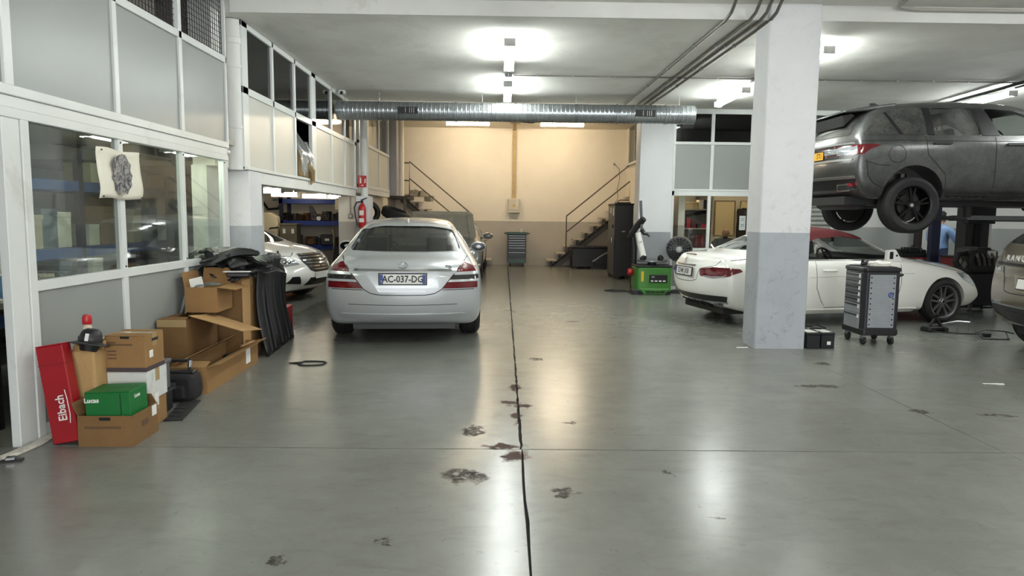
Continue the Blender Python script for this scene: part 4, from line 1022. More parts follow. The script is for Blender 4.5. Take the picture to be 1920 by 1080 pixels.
for s in (1, -1):
    patch(br, smooth_corner(W_Q, .04), 'y', s, 'quarter_window', M_dust, CAR_R, off=.004, step=.07)
    patch(br, smooth_corner(W_2, .04), 'y', s, 'side_window', M_pg, CAR_R, off=-.012, thick=.004)
    for p in ([(-.40, 1.59), (-.36, 1.60), (-.18, 1.27), (-.24, 1.27)], [(.165, 1.27), (.165, 1.67), (.26, 1.67), (.26, 1.27)], [(.94, 1.27), (.89, 1.67), (1.045, 1.67), (1.19, 1.27)]): patch(br, p, 'y', s, 'window_pillar', M_blackm, CAR_R, off=.006, step=.08)
    for ln in ([(.13, 1.25), (.16, 1.0), (.30, .86), (.43, .72), (.45, .5)], [(1.12, 1.25), (1.13, .48)], [(2.25, 1.2), (2.2, .48)], [(-.95, 1.17), (-.2, 1.19), (2.2, 1.19)], [(-.72, .90), (-.5, .845), (-.36, .84)], [(.5, .47), (2.2, .47)], [(-.70, .93), (-.66, .70), (-.58, .60), (-.42, .52)]): seam(br, ln, 'y', s, 'panel_gap', M_gap, CAR_R, w=.010)
    patch(br, [(.48, .37), (2.45, .37), (2.45, .44), (.48, .44)], 'y', s, 'sill_moulding', M_black, CAR_R, off=.02, thick=.03, step=.1)
    patch(br, [(.42, .50), (2.4, .52), (2.4, .55), (.42, .53)], 'y', s, 'door_moulding', M_dgrey, CAR_R, off=.018, thick=.03, step=.08)
    seam(br, [(-.27+.12*math.cos(a*PI/10), 1.0+.12*math.sin(a*PI/10)) for a in range(21)], 'y', s, 'filler_flap_gap', M_gap, CAR_R, w=.008)
    for x in (.36, 1.40):
        patch(br, smooth_corner([(x-.13, 1.135), (x+.13, 1.14), (x+.13, 1.17), (x-.13, 1.165)], .012), 'y', s, 'door_handle', M_blackm, CAR_R, off=.03, thick=.04)
    mm = (lambda p: p) if s < 0 else mirror
    L = patch(br, smooth_corner(mm([(-.56, .99), (-.56, 1.11), (-.90, 1.12), (-.93, 1.0)]), .02), 'x', -1, 'tail_lamp', M_lampcl, CAR_R, off=.008, step=.04)
    patch(br, smooth_corner([(-.97, .99), (-.97, 1.12), (-.62, 1.135), (-.50, 1.12), (-.66, 1.06), (-.74, .99)], .015), 'y', s, 'lamp_wrap', M_lampred, L, off=.008, step=.04)
    patch(br, [(-.96, 1.02), (-.96, 1.10), (-.82, 1.105), (-.80, 1.02)], 'y', s, 'lamp_lens', M_lampcl, L, off=.012, step=.03)
    patch(br, mm([(-.62, .55), (-.88, .57), (-.88, .62), (-.62, .60)]), 'x', -1, 'reflector', mat('reflector_red', (150, 22, 40), .2, coat=1), CAR_R, off=.01, step=.04)
    ex = patch(br, smooth_corner(mm([(-.46, .50), (-.74, .50), (-.70, .60), (-.50, .60)]), .02), 'x', -1, 'exhaust_tip', M_chrome, CAR_R, off=.03, thick=.06, step=.05)
    patch(br, smooth_corner(mm([(-.49, .515), (-.715, .515), (-.685, .585), (-.52, .585)]), .02), 'x', -1, 'exhaust_bore', M_gap, ex, off=.034, thick=.01, step=.05)
patch(br, [(-.60, .96), (.60, .96), (.60, 1.13), (-.60, 1.13)], 'x', -1, 'tailgate_panel', M_black, CAR_R, off=.006, step=.08)
patch(br, [(-.86, 1.14), (.86, 1.14), (.84, 1.165), (-.84, 1.165)], 'x', -1, 'tailgate_trim', mat('dull_silver', (140, 140, 136), .35, .6), CAR_R, off=.014, step=.06)
patch(br, [(-.86, .91), (.86, .91), (.86, .94), (-.86, .94)], 'x', -1, 'tailgate_trim', MATS['dull_silver'], CAR_R, off=.012, step=.06)
patch(br, [(-.80, .52), (.80, .52), (.86, .66), (-.86, .66)], 'x', -1, 'bumper_insert', M_black, CAR_R, off=.005, step=.08)
patch(br, [(-.88, .665), (.88, .665), (.88, .70), (-.88, .70)], 'x', -1, 'bumper_lip', MATS['dull_silver'], CAR_R, off=.012, step=.08)
skin_plate(br, 'x', -1, 0, 1.02, (0, -1, 0), .52, .11, CAR_R, M_ply, 'STU', .105, off=.016, sx=.85)
for ch in CAR_R.children:
    if ch.name.startswith('plate_frame'):
        for g in ch.children:
            if g.name.startswith('plate_letters'): g.location.x = .15
skin_text(br, 'x', -1, -.42, 1.05, (0, -1, 0), 'badge', 'HSE', .05, M_alu, CAR_R, off=.01)
sp = MB(); sp.prism([(-.90, 1.60), (-.88, 1.635), (-.5, 1.70), (-.15, 1.742), (-.15, 1.70), (-.55, 1.63)], -.66, .66, 'y'); sp.obj('roof_spoiler', M_dgrey, CAR_R, smooth=True, bev=.015, seg=2)
MB().prism([(-.82, 1.42), (-.66, 1.58), (-.72, 1.61), (-.86, 1.58)], -.52, .52, 'y').obj('spoiler_shade', M_black, CAR_R, bev=.01)
MB().prism([(-.10, 0), (.10, 0), (-.02, .055), (-.09, .05)], -.016, .016, 'y', Matrix.Translation((-.1, 0, 1.79))).obj('aerial_fin', M_black, CAR_R, bev=.006)
box('underbody', M_black, -.8, 3.3, -.62, .62, .30, .42, CAR_R); MB().cyl((-.55, -.55, .36), (-.55, .55, .36), .13).obj('silencer', M_blackm, CAR_R, smooth=True)
for x in (0, 2.923):
    MB().cyl((x, -.75, .31), (x, .75, .31), .05).obj('axle', M_blackm, CAR_R, smooth=True)
    for s in (1, -1):
        if x > 1 and s > 0: continue          # the far front wheel is off
        wheel(CAR_R, (x, s*.845, .295), s, 'suv', R=.395, Wd=.285, rr=.265, spokes=5, style='split', m=mat('black_alloy', (22, 22, 23), 0.35, 0.5))
        MB().tube([(x, s*.62, .35), (x, s*.66, .75)], .06, 8).obj('spring_strut', M_blackm, CAR_R)
for y in (-.4, .4): seat(CAR_R, 1.05, y, .74, M_seat); seat(CAR_R, .25, y, .90, M_seatb, head=False)
MB().prism([(1.75, .9), (1.72, 1.18), (1.85, 1.26), (2.35, 1.24), (2.35, .9)], -.8, .8, 'y').obj('dashboard', M_black, CAR_R, bev=.02)
steering(CAR_R, 1.52, -.4, 1.26, M_black)
o = MB().box(-.025, .025, -.13, .13, -.04, .04).obj('rear_view_mirror', M_black, CAR_R, bev=.01); o.location = (1.62, 0, 1.58); MB().cyl((1.64, 0, 1.6), (1.72, 0, 1.68), .012).obj('mirror_stem', M_black, CAR_R)
for s in (1, -1): wing_mirror(CAR_R, 2.05, 1.12, 1.30, s, M_dgrey, (.10, .14, .12))

# ------------------------------------------------------------------ brown sports utility car at the right edge
ST_V = [(-.84, .38, .97, 1.10, .86, .84, .78), (-.80, .34, 1.02, 1.20, .91, .88, .80), (-.70, .31, 1.06, 1.30, .93, .905, .78), (-.52, .32, 1.08, 1.43, .945, .915, .72), (-.28, .30, 1.09, 1.555, .95, .92, .67), (.1, .28, 1.09, 1.615, .95, .92, .65), (.8, .28, 1.08, 1.66, .95, .92, .65), (1.4, .28, 1.06, 1.63, .95, .92, .66),
        (1.75, .28, 1.05, 1.53, .95, .915, .68), (2.1, .28, 1.03, 1.28, .95, .91, .74), (2.4, .29, 1.01, 1.11, .95, .905, .76), (2.8, .30, .96, 1.06, .94, .89, .74), (3.2, .33, .86, .97, .90, .85, .68), (3.42, .38, .74, .84, .84, .78, .6), (3.54, .45, .64, .70, .74, .70, .52)]
CAR_V = thing('car', 'brown sports utility car cut off by the right edge of the picture', 'car', (6.64, 7.5, 0), math.radians(1.0))
raw = loft(ST_V, [.12, .02, 0, .05, .03, .03, .02], [.1, .02, 0, .02, .03, .05, .07], .17, .25, zend=.5, edge=.045)
bvv = bvh_of(raw); c = MB(); arches(c, (0, 2.66), .405, .58, 1.2, .37); boolean(raw, c)
M_brown = paint('brown_paint', (110, 102, 88), 0.5, 0.35)
raw.name = 'body'; raw.parent = CAR_V; raw.data.materials.clear(); raw.data.materials.append(M_brown); raw.data.shade_smooth(); raw.data.set_sharp_from_angle(angle=math.radians(32))
patch(bvv, smooth_corner([(-.68, 1.27), (-.56, 1.52), (.56, 1.52), (.68, 1.27)], .05), 'x', -1, 'rear_window', M_cgd, CAR_V, off=.005, step=.08)
patch(bvv, smooth_corner([(-.68, 1.13), (-.58, 1.54), (.58, 1.54), (.68, 1.13)], .05), 'x', 1, 'windscreen', M_cgd, CAR_V, off=.005, step=.1)
patch(bvv, [(-.80, 1.015), (.80, 1.015), (.80, 1.05), (-.80, 1.05)], 'x', -1, 'tailgate_strip', M_black, CAR_V, off=.012, step=.06)
M = None
for i, chx in enumerate('RANGE ROVER'):
    if chx != ' ': skin_text(bvv, 'x', -1, .52-i*.1, 1.10, (0, -1, 0), 'tailgate_letter', chx, .10, mat('bright_letter', (226, 226, 224), .3, .3), CAR_V, off=.004, ext=.006)
for s in (1, -1):
    mm = (lambda p: p) if s < 0 else mirror
    patch(bvv, smooth_corner(mm([(-.60, .93), (-.60, 1.0), (-.86, 1.0), (-.86, .93)]), .015), 'x', -1, 'tail_lamp', M_lampdk, CAR_V, off=.008, step=.04)
    patch(bvv, mm([(-.66, .95), (-.74, .95), (-.74, .98), (-.66, .98)]), 'x', -1, 'lamp_lens', M_lampcl, CAR_V, off=.012, step=.03)
    patch(bvv, mm([(-.60, .56), (-.84, .56), (-.84, .585), (-.60, .585)]), 'x', -1, 'reflector', M_lampcl, CAR_V, off=.008, step=.04)
    seam(bvv, mm([(-.74, 1.2), (-.70, 1.0), (-.60, .92), (-.52, .72), (-.4, .70), (0, .70)]), 'x', -1, 'tailgate_gap', M_gap, CAR_V, w=.01)
    patch(bvv, smooth_corner([(-.45, 1.15), (-.2, 1.40), (.8, 1.46), (1.35, 1.43), (1.85, 1.12)], .05), 'y', s, 'side_window', M_cgd, CAR_V, off=.004, step=.1)
    for x in (0, 2.66): wheel(CAR_V, (x, s*.81, .365), s, 'suv_small', R=.365, Wd=.245, rr=.25, spokes=5, style='split', m=M_alu)
    wing_mirror(CAR_V, 1.75, 1.06, 1.12, s, M_brown)
patch(bvv, [(-.86, .54), (.86, .54), (.82, .42), (.6, .36), (-.6, .36), (-.82, .42)], 'x', -1, 'bumper_cladding', mat('grey_cladding', (52, 52, 50), .6, var=.1), CAR_V, off=.01, step=.06)
patch(bvv, [(-.5, .50), (.5, .50), (.5, .385), (-.5, .385)], 'x', -1, 'bumper_insert', M_black, CAR_V, off=.016, step=.06)
patch(bvv, [(-.80, .545), (.80, .545), (.80, .56), (-.80, .56)], 'x', -1, 'bumper_trim', M_alu, CAR_V, off=.014, step=.08)
patch(bvv, [(-.38, .91), (.38, .91), (.30, .73), (-.30, .73)], 'x', -1, 'plate_recess', mat('brown_light', (150, 143, 128), .3, .5), CAR_V, off=.004, step=.06)
skin_plate(bvv, 'x', -1, 0, .82, (0, -1, 0), .52, .11, CAR_V, M_plw, '', .1, off=.014)
box('underbody', M_black, -.5, 3.0, -.6, .6, .2, .34, CAR_V)
# ------------------------------------------------------------------ cardboard, goods and parts along the left partition
def kraft(name, c, dark=None):
    if name in MATS: return MATS[name]
    k = NT(name); p = k.obj(); b = k.b
    n = k.noise(3, 5, .6, vec=p); f = k.noise(60, 3, .6, vec=p)
    base = k.mix(k.ramp(n, .3, .7), tuple(v*.85 for v in rgb(*c)[:3])+(1,), rgb(*c))
    base = k.mix(k.val('MULTIPLY', k.ramp(f, .5, .75), .2), base, rgb(c[0]*.7, c[1]*.68, c[2]*.62))
    k.l(base, b.inputs['Base Color']); b.inputs['Roughness'].default_value = .8; b.inputs['Specular IOR Level'].default_value = .2
    k.bump(f, .06, .005); MATS[name] = k.m; return k.m
M_k1 = kraft('kraft_card', (150, 116, 76)); M_k2 = kraft('kraft_card_dark', (128, 98, 64)); M_k3 = kraft('kraft_card_light', (176, 140, 96))
M_tape = mat('clear_tape', (172, 146, 104), 0.2, coat=.6)
M_film = glass_mat('clear_film', (.86, .88, .88), .12, 3.0, spots=.25)
M_print = mat('black_print', (40, 36, 34), 0.8); M_printf = mat('faded_print', (96, 72, 50), 0.85)
def open_carton(lb, loc, rz, L, Wd, H, m, flaps=(), group=None, tilt=None):
    """open-topped carton: x length L, y depth Wd, origin at the middle of its base; flaps = (side, length, angle)"""
    t = thing('cardboard_box', lb, 'cardboard box', loc, rz, group)
    e = .005; b = MB(); x, y = L/2, Wd/2
    b.box(-x, x, -y, -y+e, 0, H).box(-x, x, y-e, y, 0, H).box(-x, -x+e, -y+e, y-e, 0, H).box(x-e, x, -y+e, y-e, 0, H).box(-x+e, x-e, -y+e, y-e, 0, e)
    b.obj('box_body', m, t)
    for side, fl, ang in flaps:
        a = math.radians(ang); f = MB(); w = (L if side in 'fb' else Wd)/2-.008
        f.prism([(-w, 0), (w, 0), (w-.012, fl), (-w+.012, fl)], -.003, .003, 'z')
        o = f.obj('flap', m, t)
        # ang 0 = flat outwards, 90 = straight up, 180 = closed over the opening
        base = {'f': (0, -y, H, PI), 'b': (0, y, H, 0), 'l': (-x, 0, H, PI/2), 'r': (x, 0, H, -PI/2)}[side]
        o.matrix_local = Matrix.Translation(base[:3]) @ Matrix.Rotation(base[3], 4, 'Z') @ Matrix.Rotation(a, 4, 'X')
    return t
def closed_carton(name, lb, cat, loc, rz, L, Wd, H, m, tape=True, group=None):
    t = thing(name, lb, cat, loc, rz, group); x, y = L/2, Wd/2
    MB().box(-x, x, -y, y, 0, H-.006).obj('box_body', m, t, bev=.004)
    for s in (-1, 1): MB().box(-x, x, s*y if s < 0 else .002, -.002 if s < 0 else y, H-.006, H).obj('lid_flap', m, t, bev=.002)
    if tape:
        MB().box(-x-.001, x+.001, -.03, .03, H, H+.001).obj('tape_strip', M_tape, t)
        for s in (-1, 1): MB().box(s*x-.001, s*x+.001, -.03, .03, H-.09, H).obj('tape_strip', M_tape, t)
    return t
def label_on(t, x0, x1, z0, z1, y, nm='label', m=None, side='f', H=0):
    if side == 'f': return box(nm, m or M_paper, x0, x1, y-.002, y, z0, z1, t)
    return box(nm, m or M_paper, y, y+.002, x0, x1, z0, z1, t)

# tall red carton leaning on the partition
t = thing('red_box', 'tall red cardboard box with white lettering leaning at the left end', 'cardboard box', (-2.835, 4.47, 0), rot=(math.radians(-4), math.radians(-9.5), math.radians(3)))
M_rcard = mat('red_card', (150, 20, 30), 0.45, var=0.12, vs=5, bump=.08, bs=14)
b = MB(); b.box(-.085, .085, -.05, .05, .015, .655); b.obj('box_body', M_rcard, t, bev=.006)
MB().box(-.086, .086, -.052, .052, .53, .534).obj('lid_edge', mat('red_card_edge', (120, 20, 28), .6), t); MB().box(-.084, .084, -.05, .05, .655, .662).obj('lid_flap', M_rcard, t, bev=.002)
o = text('printed_name', 'Eibach', .085, M_plw, t, (.012, -.0515, .245), (X90, -X90, 0), .0008, bold=.0015)
o.rotation_euler = Matrix(((0, -1, 0), (0, 0, -1), (1, 0, 0))).to_euler(); o.scale = (.78, .9, 1)
MB().tube([(.05, -.051, .14), (.058, -.051, .20), (.056, -.051, .30), (.05, -.051, .36)], .003, 6).obj('printed_swoosh', M_plw, t)
# brown paper sack
def lumpy(name, m, parent, sx, sy, sz, amp, seed, top=.2, sub=1):
    rnd = random.Random(seed); bm = bmesh.new(); bmesh.ops.create_cube(bm, size=1); bmesh.ops.subdivide_edges(bm, edges=bm.edges, cuts=5, use_grid_fill=True)
    for v in bm.verts:
        a = amp*(1+top*8*max(0, v.co.z)); v.co = Vector((v.co.x*sx, v.co.y*sy, (v.co.z+.5)*sz)); 
        if v.co.z > .01: v.co += Vector((rnd.uniform(-a, a), rnd.uniform(-a, a), rnd.uniform(-a, a)*.8))
    me = bpy.data.meshes.new(name); bm.to_mesh(me); bm.free()
    return link(name, me, m, parent, smooth=True, sub=sub)
t = thing('paper_sack', 'brown paper sack with crumpled top behind the red box', 'sack', (-2.815, 4.70, 0), .05)
lumpy('sack_body', kraft('sack_paper', (186, 152, 104)), t, .17, .22, .60, .006, 3)
cr = MB(); rnd = random.Random(5)
for i in range(9):
    a = i*.7; cr.tube([(.07*math.cos(a)+rnd.uniform(-.02, .02), .09*math.sin(a), .58), (.08*math.cos(a+.3), .10*math.sin(a+.3), .61+rnd.uniform(0, .02)), (.05*math.cos(a+.6), .08*math.sin(a+.6), .60)], .018, 5)
cr.obj('crumpled_edge', MATS['sack_paper'], t, smooth=True)
t = thing('rimmed_cap', 'black rimmed cap with white tag lying on the brown paper sack', 'cap', (-2.775, 4.62, .615), rot=(math.radians(-14), math.radians(6), 0))
c = MB(); c.lathe([(.0, .125), (.03, .123), (.055, .108), (.066, .08), (.070, .05), (.072, .035), (.118, .018), (.12, .012), (.116, .01), (.07, .028), (.06, .0), (.05, -.03), (0, -.03)], 28)
c.obj('cap_body', M_black, t, smooth=True)
MB().lathe([(.0725, .04), (.0745, .042), (.0745, .062), (.0715, .064)], 28).obj('cap_band', mat('dull_black_band', (44, 43, 42), .5), t, smooth=True)
MB().box(.005, .028, -.081, -.077, .035, .085).obj('white_tag', M_paper, t)
t = thing('bottle', 'small bottle with red cap behind the black rimmed cap', 'bottle', (-2.87, 4.77, .605))
MB().lathe([(.028, 0), (.03, .01), (.03, .12), (.016, .15), (.014, .16)], 20).obj('bottle_body', mat('bottle_pale', (196, 180, 160), .3), t, smooth=True)
MB().lathe([(.028, .14), (.031, .145), (.030, .185), (.022, .205), (0, .212)], 20).obj('cap', M_red, t, smooth=True)
t = thing('foam_sheet', 'white foam sheet standing between the paper sack and the boxes', 'foam sheet', (-2.755, 4.93, 0), 0, rot=(0, math.radians(-4), 0))
MB().box(-.01, .01, -.12, .14, .0, .64).obj('sheet', M_paper, t, bev=.008); MB().box(.01, .016, -.12, .05, .50, .64).obj('folded_edge', M_paper, t)
# open box with the green box in it
t = open_carton('low brown cardboard box on the floor holding the green box', (-2.57, 4.57, 0), .02, .35, .34, .205, M_k2, [('l', .09, 60), ('b', .08, 120)])
MB().box(-.035, .035, -.1735, -.1705, .175, .195).obj('hand_hole', M_gap, t); MB().box(.1755, .1785, -.05, .03, .10, .14).obj('hand_hole', M_printf, t)
MB().box(-.13, .10, -.1725, -.1705, .12, .135).obj('printed_line', M_printf, t); MB().box(.1745, .178, .09, .15, .13, .20).obj('label', M_paper, t)
t = closed_carton('green_box', 'green cardboard box with white lettering standing inside the low brown box', 'cardboard box', (-2.565, 4.555, .13), .05, .285, .24, .225, mat('green_card', (14, 104, 44), .5, var=.08, vs=4), tape=False)
t.rotation_euler = (0, math.radians(-2), .05)
text('printed_name', 'Lucas', .042, M_plw, t, (-.10, -.1215, .17), (X90, 0, 0), .0006, bold=.0015)
o = text('printed_name', 'Lucas', .034, M_plw, t, (.1435, -.02, .175), (X90, 0, X90), .0006, bold=.0012)
MB().prism([(.03, .0), (.05, 0), (.10, .06), (.085, .065)], -.1225, -.1205, 'y').obj('printed_flash', M_plw, t); MB().box(.08, .084, -.1222, -.12, .0, .21).obj('flap_edge', M_gap, t)
# stack
t = closed_carton('cardboard_box', 'brown cardboard box at the bottom of the stack, under the white box', 'cardboard box', (-2.615, 4.90, 0), -.03, .27, .28, .20, M_k1)
t = closed_carton('cardboard_box', 'white cardboard box in the middle of the stack, crease torn on its side', 'cardboard box', (-2.61, 4.89, .20), .02, .29, .29, .215, mat('white_card', (204, 205, 200), .7, var=.05, vs=5, dirt=(150, 148, 140), ds=5))
MB().box(.146, .149, -.06, .0, -.05, .04).obj('hanging_label', M_paper, t)
t = closed_carton('cardboard_box', 'brown printed cardboard box on top of the white box', 'cardboard box', (-2.605, 4.875, .417), .02, .275, .27, .255, M_k1)
MB().box(-.139, .139, -.137, -.134, .0, .03).obj('dark_band', mat('violet_band', (70, 58, 62), .7), t); MB().box(.1365, .139, -.135, .135, 0, .03).obj('dark_band', MATS['violet_band'], t)
for k, (w, z) in enumerate(((.06, .20), (.17, .185), (.06, .14), (.06, .115), (.06, .09))): MB().box(-.12, -.12+w, -.1365, -.1345, z, z+.010).obj('printed_line', M_printf, t)
MB().box(-.03, .03, -.137, -.134, .232, .248).obj('hand_hole', M_gap, t); MB().box(.1365, .139, -.08, -.03, .09, .14).obj('label', M_paper, t); MB().box(.1365, .139, -.04, .05, .20, .22).obj('hand_hole', M_gap, t)
t = thing('plastic_crate', 'dull grey plastic crate tucked behind the stack of boxes', 'crate', (-2.66, 5.20, .17), .1)
b = MB(); b.box(-.10, .10, -.09, .09, 0, .2); b.obj('crate_body', mat('grey_crate', (88, 88, 92), .5, var=.1), t, bev=.01); MB().box(-.11, .11, -.10, .10, .2, .23).obj('crate_rim', MATS['grey_crate'], t, bev=.006)
t = thing('plastic_crate', 'black plastic crate on the floor beneath the grey one, behind the stack', 'crate', (-2.66, 5.20, 0), .1)
MB().box(-.11, .11, -.10, .10, 0, .16).obj('crate_body', M_black, t, bev=.012); MB().box(-.115, .115, -.105, .105, .145, .17).obj('crate_rim', M_black, t, bev=.005)
# tool bag
t = thing('tool_bag', 'black fabric tool bag with chrome-ended handle on the floor', 'tool bag', (-2.655, 5.58, 0), .05)
b = MB(); b.prism(smooth_corner([(-.16, 0), (.16, 0), (.175, .10), (.15, .22), (-.15, .22), (-.175, .10)], .04), -.11, .11, 'y'); b.obj('bag_body', mat('black_canvas', (22, 22, 23), .8, var=.2, bump=.2, bs=60), t, smooth=True, bev=.03, seg=2)
MB().box(-.15, .15, -.04, .04, .215, .24).obj('zip_flap', M_black, t, bev=.01); MB().box(-.11, .11, -.145, -.10, .03, .14).obj('front_pocket', MATS['black_canvas'], t, bev=.015); MB().box(-.04, .05, -.15, -.143, .12, .17).obj('badge', mat('grey_badge', (70, 70, 74), .4), t)
h = MB(); h.tube([(-.10, 0, .23), (-.11, 0, .32), (.11, 0, .32), (.10, 0, .23)], .014, 8); h.obj('handle', M_black, t, smooth=True)
for x in (-.105, .105): MB().cyl((x, 0, .27), (x*1.05, 0, .325), .019).obj('handle_end', M_chrome, t, smooth=True)
MB().tube([(-.17, -.05, .20), (-.23, -.08, .12), (-.22, -.1, .03), (-.12, -.13, .01)], .012, 6).obj('shoulder_strap', M_black, t)
t = thing('rubber_strip', 'long black rubber plate lying flat in front of the tool bag', 'plate', (-2.46, 5.25, 0))
MB().prism([(-.01, -.29), (.12, -.27), (.02, .27), (-.13, .30)], 0, .012, 'z').obj('plate_body', M_rubber, t, bev=.003)
for k in range(5): MB().box(-.04, .04, -.2+k*.1, -.19+k*.1, .012, .016, Matrix.Translation((.03-k*.03, 0, 0))).obj('raised_rib', M_black, t)
# long open carton with its flap up, big cartons behind
t = open_carton('long low open cardboard box on the floor with white label near its far end', (-2.655, 6.40, 0), 0.03, .31, 1.32, .225, M_k1, [('f', .14, 170), ('l', .13, 150), ('r', .10, 15)])
MB().box(.1555, .158, .30, .42, .05, .19).obj('label', M_paper, t); MB().tube([(.13, .25, .235), (.16, .45, .24), (.15, .6, .22)], .012, 6).obj('torn_edge', M_k3, t)
t = thing('plastic_trim', 'black plastic trim lying inside the long low open box', 'trim part', (-2.65, 6.6, .008), .05)
MB().prism(smooth_corner([(-.10, -.4), (.08, -.35), (.11, .3), (-.05, .4)], .06), 0, .10, 'z').obj('trim_body', M_black, t, bev=.02); MB().box(-.03, .04, -.05, .05, .10, .16).obj('clip', M_black, t, bev=.01)
t = open_carton('big brown cardboard box against the partition with a wide flap folded out', (-2.955, 6.48, 0), 0, .26, .66, .565, M_k2, [('f', .10, 175), ('b', .10, 175)])
f = MB(); f.prism([(0, -.30), (0, .30), (.50, .26), (.47, -.24)], -.003, .003, 'z'); o = f.obj('flap', M_k3, t); o.location = (.13, 0, .565); o.rotation_euler = (math.radians(-7), math.radians(17), 0)
MB().box(-.131, .131, -.332, -.3295, .5, .565).obj('tape_strip', M_tape, t)
t = open_carton('brown cardboard box standing on the big box, flaps open and film hanging out', (-2.87, 6.76, .575), .03, .30, .40, .24, M_k1, [('l', .14, 78), ('b', .16, 80), ('r', .17, -8)])
MB().prism([(-.02, .02), (.10, .05), (.08, .15), (-.04, .12)], -.205, -.201, 'y', Matrix.Translation((-.09, .06, .19))).obj('paper_slip', M_paper, t)
fm = MB(); rnd = random.Random(4)
for k in range(7):
    y0 = -.18+k*.02; fm.tube([(-.19+rnd.uniform(-.02, .02), y0-.03, -.02), (-.16, y0, .15), (-.05, y0+.02, .25), (.06, y0+.03, .27+rnd.uniform(-.01, .01)), (.14, y0+.02, .26)], [.006, .009, .013, .012, .006], 5)
fm.obj('plastic_film', M_film, t, smooth=True)
t = closed_carton('cardboard_box', 'tall brown cardboard box carrying the heap of black trim', 'cardboard box', (-2.85, 7.28, 0), .02, .40, .54, .86, M_k2)
MB().box(.201, .204, -.28, -.05, .02, .84).obj('side_panel', M_k3, t)
# heap of black trim parts
rnd = random.Random(21)
def trim_part(i):
    kind = i % 4; t = thing('plastic_trim', 'black plastic car trim part in the heap on the tall cardboard box', 'trim part', group='heap of black trim parts')
    b = MB(); L = rnd.uniform(.35, .6)
    if kind == 0:
        pts = [(L*(u-.5), .06*math.sin(u*3), .05*math.sin(u*PI)) for u in [k/8 for k in range(9)]]; b.tube(pts, [.02, .035, .045, .05, .05, .05, .045, .035, .02], 7)
    elif kind == 1:
        b.sheet(lambda u, v: (L*(u-.5), .18*(v-.5), .06*math.sin(u*PI)*math.sin(v*PI)+.015*math.sin(u*17)), 10, 6)
    elif kind == 2:
        b.prism(smooth_corner([(-L/2, -.05), (-L*.1, -.09), (L/2, -.03), (L/2, .04), (0, .07), (-L/2, .06)], .03), 0, .035, 'z'); b.box(-.05, .05, -.03, .03, .03, .08)
    else:
        for k in range(4): b.tube([(-L/2, -.06+k*.04, 0), (0, -.05+k*.03, .05), (L/2, -.08+k*.05, .01)], .012, 6)
    b.obj('trim_body', M_black if i % 3 else mat('satin_black', (38, 38, 40), .3, var=.1), t, smooth=True, solid=.006 if kind == 1 else 0, bev=.006 if kind == 2 else 0)
    c = MB(); c.box(-.015, .015, -.02, .02, 0, .03); o = c.obj('clip', M_blackm, t); o.location = (rnd.uniform(-.1, .1), 0, .04)
    return t
for i in range(20):
    t = trim_part(i); ly = i//7
    t.location = (-2.92+rnd.uniform(-.12, .32), 7.16+rnd.uniform(-.18, .26), .885+ly*.075+rnd.uniform(0, .03)); t.rotation_euler = (rnd.uniform(-.2, .2), rnd.uniform(-.25, .2), rnd.uniform(-1.2, 1.2))
t = thing('plastic_film', 'crumpled clear plastic film lying over the heap of black trim', 'plastic film', (-2.90, 7.22, 1.10))
b = MB(); rnd = random.Random(8); hh = [[rnd.uniform(-.03, .035) for _ in range(9)] for _ in range(13)]
b.sheet(lambda u, v: (.62*(u-.5), .40*(v-.5), .04*math.sin(u*PI)+hh[int(u*12)][int(v*8)]), 12, 8); b.obj('film_sheet', M_film, t, smooth=True)
t = thing('trim_panel', 'flat white-edged black panel sticking out at the front of the trim heap', 'trim part', (-2.66, 6.92, .93), .2)
MB().prism(smooth_corner([(-.14, 0), (.12, 0), (.16, .10), (-.10, .12)], .03), 0, .012, 'z').obj('panel_body', M_paper, t, bev=.003); MB().box(-.1, .12, .02, .10, -.05, -.002).obj('panel_core', M_black, t, bev=.01)
# wheel-arch liner leaning by the pillar
t = thing('arch_liner', 'tall black moulded wheel-arch liner standing by the left pillar', 'trim part', (-2.545, 7.90, 0), .08)
b = MB(); rnd = random.Random(2)
def liner(u, v):
    y = -.62+1.24*u; top = 1.0+.08*math.sin(u*PI*1.2)-.28*max(0, u-.62)**1.3*2
    z = v*top; x = -.09*v-.10*math.sin(v*PI)*.6+.028*math.sin(u*22)*(1 if v > .02 else 0)+(.03 if int(u*9) % 2 else 0)*min(1, v*6)
    return (x, y*(1-.10*v), z)
b.sheet(liner, 36, 14); b.obj('liner_shell', M_black, t, smooth=True, solid=.02)
for k in range(7):
    y = -.5+k*.16; MB().tube([(.015, y, .05), (-.06, y*.97, .45), (-.09, y*.93, .80)], .018, 6).obj('rib', mat('satin_black', (38, 38, 40), .3, var=.1), t, smooth=True)
for y, z in ((-.44, .82), (-.24, .86)): MB().box(.0, .008, y, y+.07, z, z+.13, Matrix.Rotation(-.1, 4, 'Y')).obj('white_tag', M_paper, t)
e = MB(); rnd = random.Random(9)
for k in range(10):
    y = -.5+k*.1; e.tube([(-.10, y, .95), (-.12+rnd.uniform(-.03, .03), y+.03, 1.0+rnd.uniform(0, .07)), (-.1, y+.06, .97)], .014, 5)
e.obj('torn_edge', M_black, t, smooth=True)
t = thing('trim_panel', 'second black liner leaning just behind the tall wheel-arch liner', 'trim part', (-2.80, 7.98, 0), .1)
b = MB(); b.sheet(lambda u, v: (-.06*v+.02*math.sin(u*14), -.55+1.1*u, v*(.80+.15*math.sin(u*PI))), 20, 8); b.obj('liner_shell', mat('satin_black', (38, 38, 40), .3), t, smooth=True, solid=.02); MB().box(-.06, -.04, -.1, .1, .6, .8).obj('mounting_tab', M_black, t)
t = thing('red_box', 'small red carton on the floor behind the black liners by the pillar', 'cardboard box', (-2.78, 8.78, 0), .1)
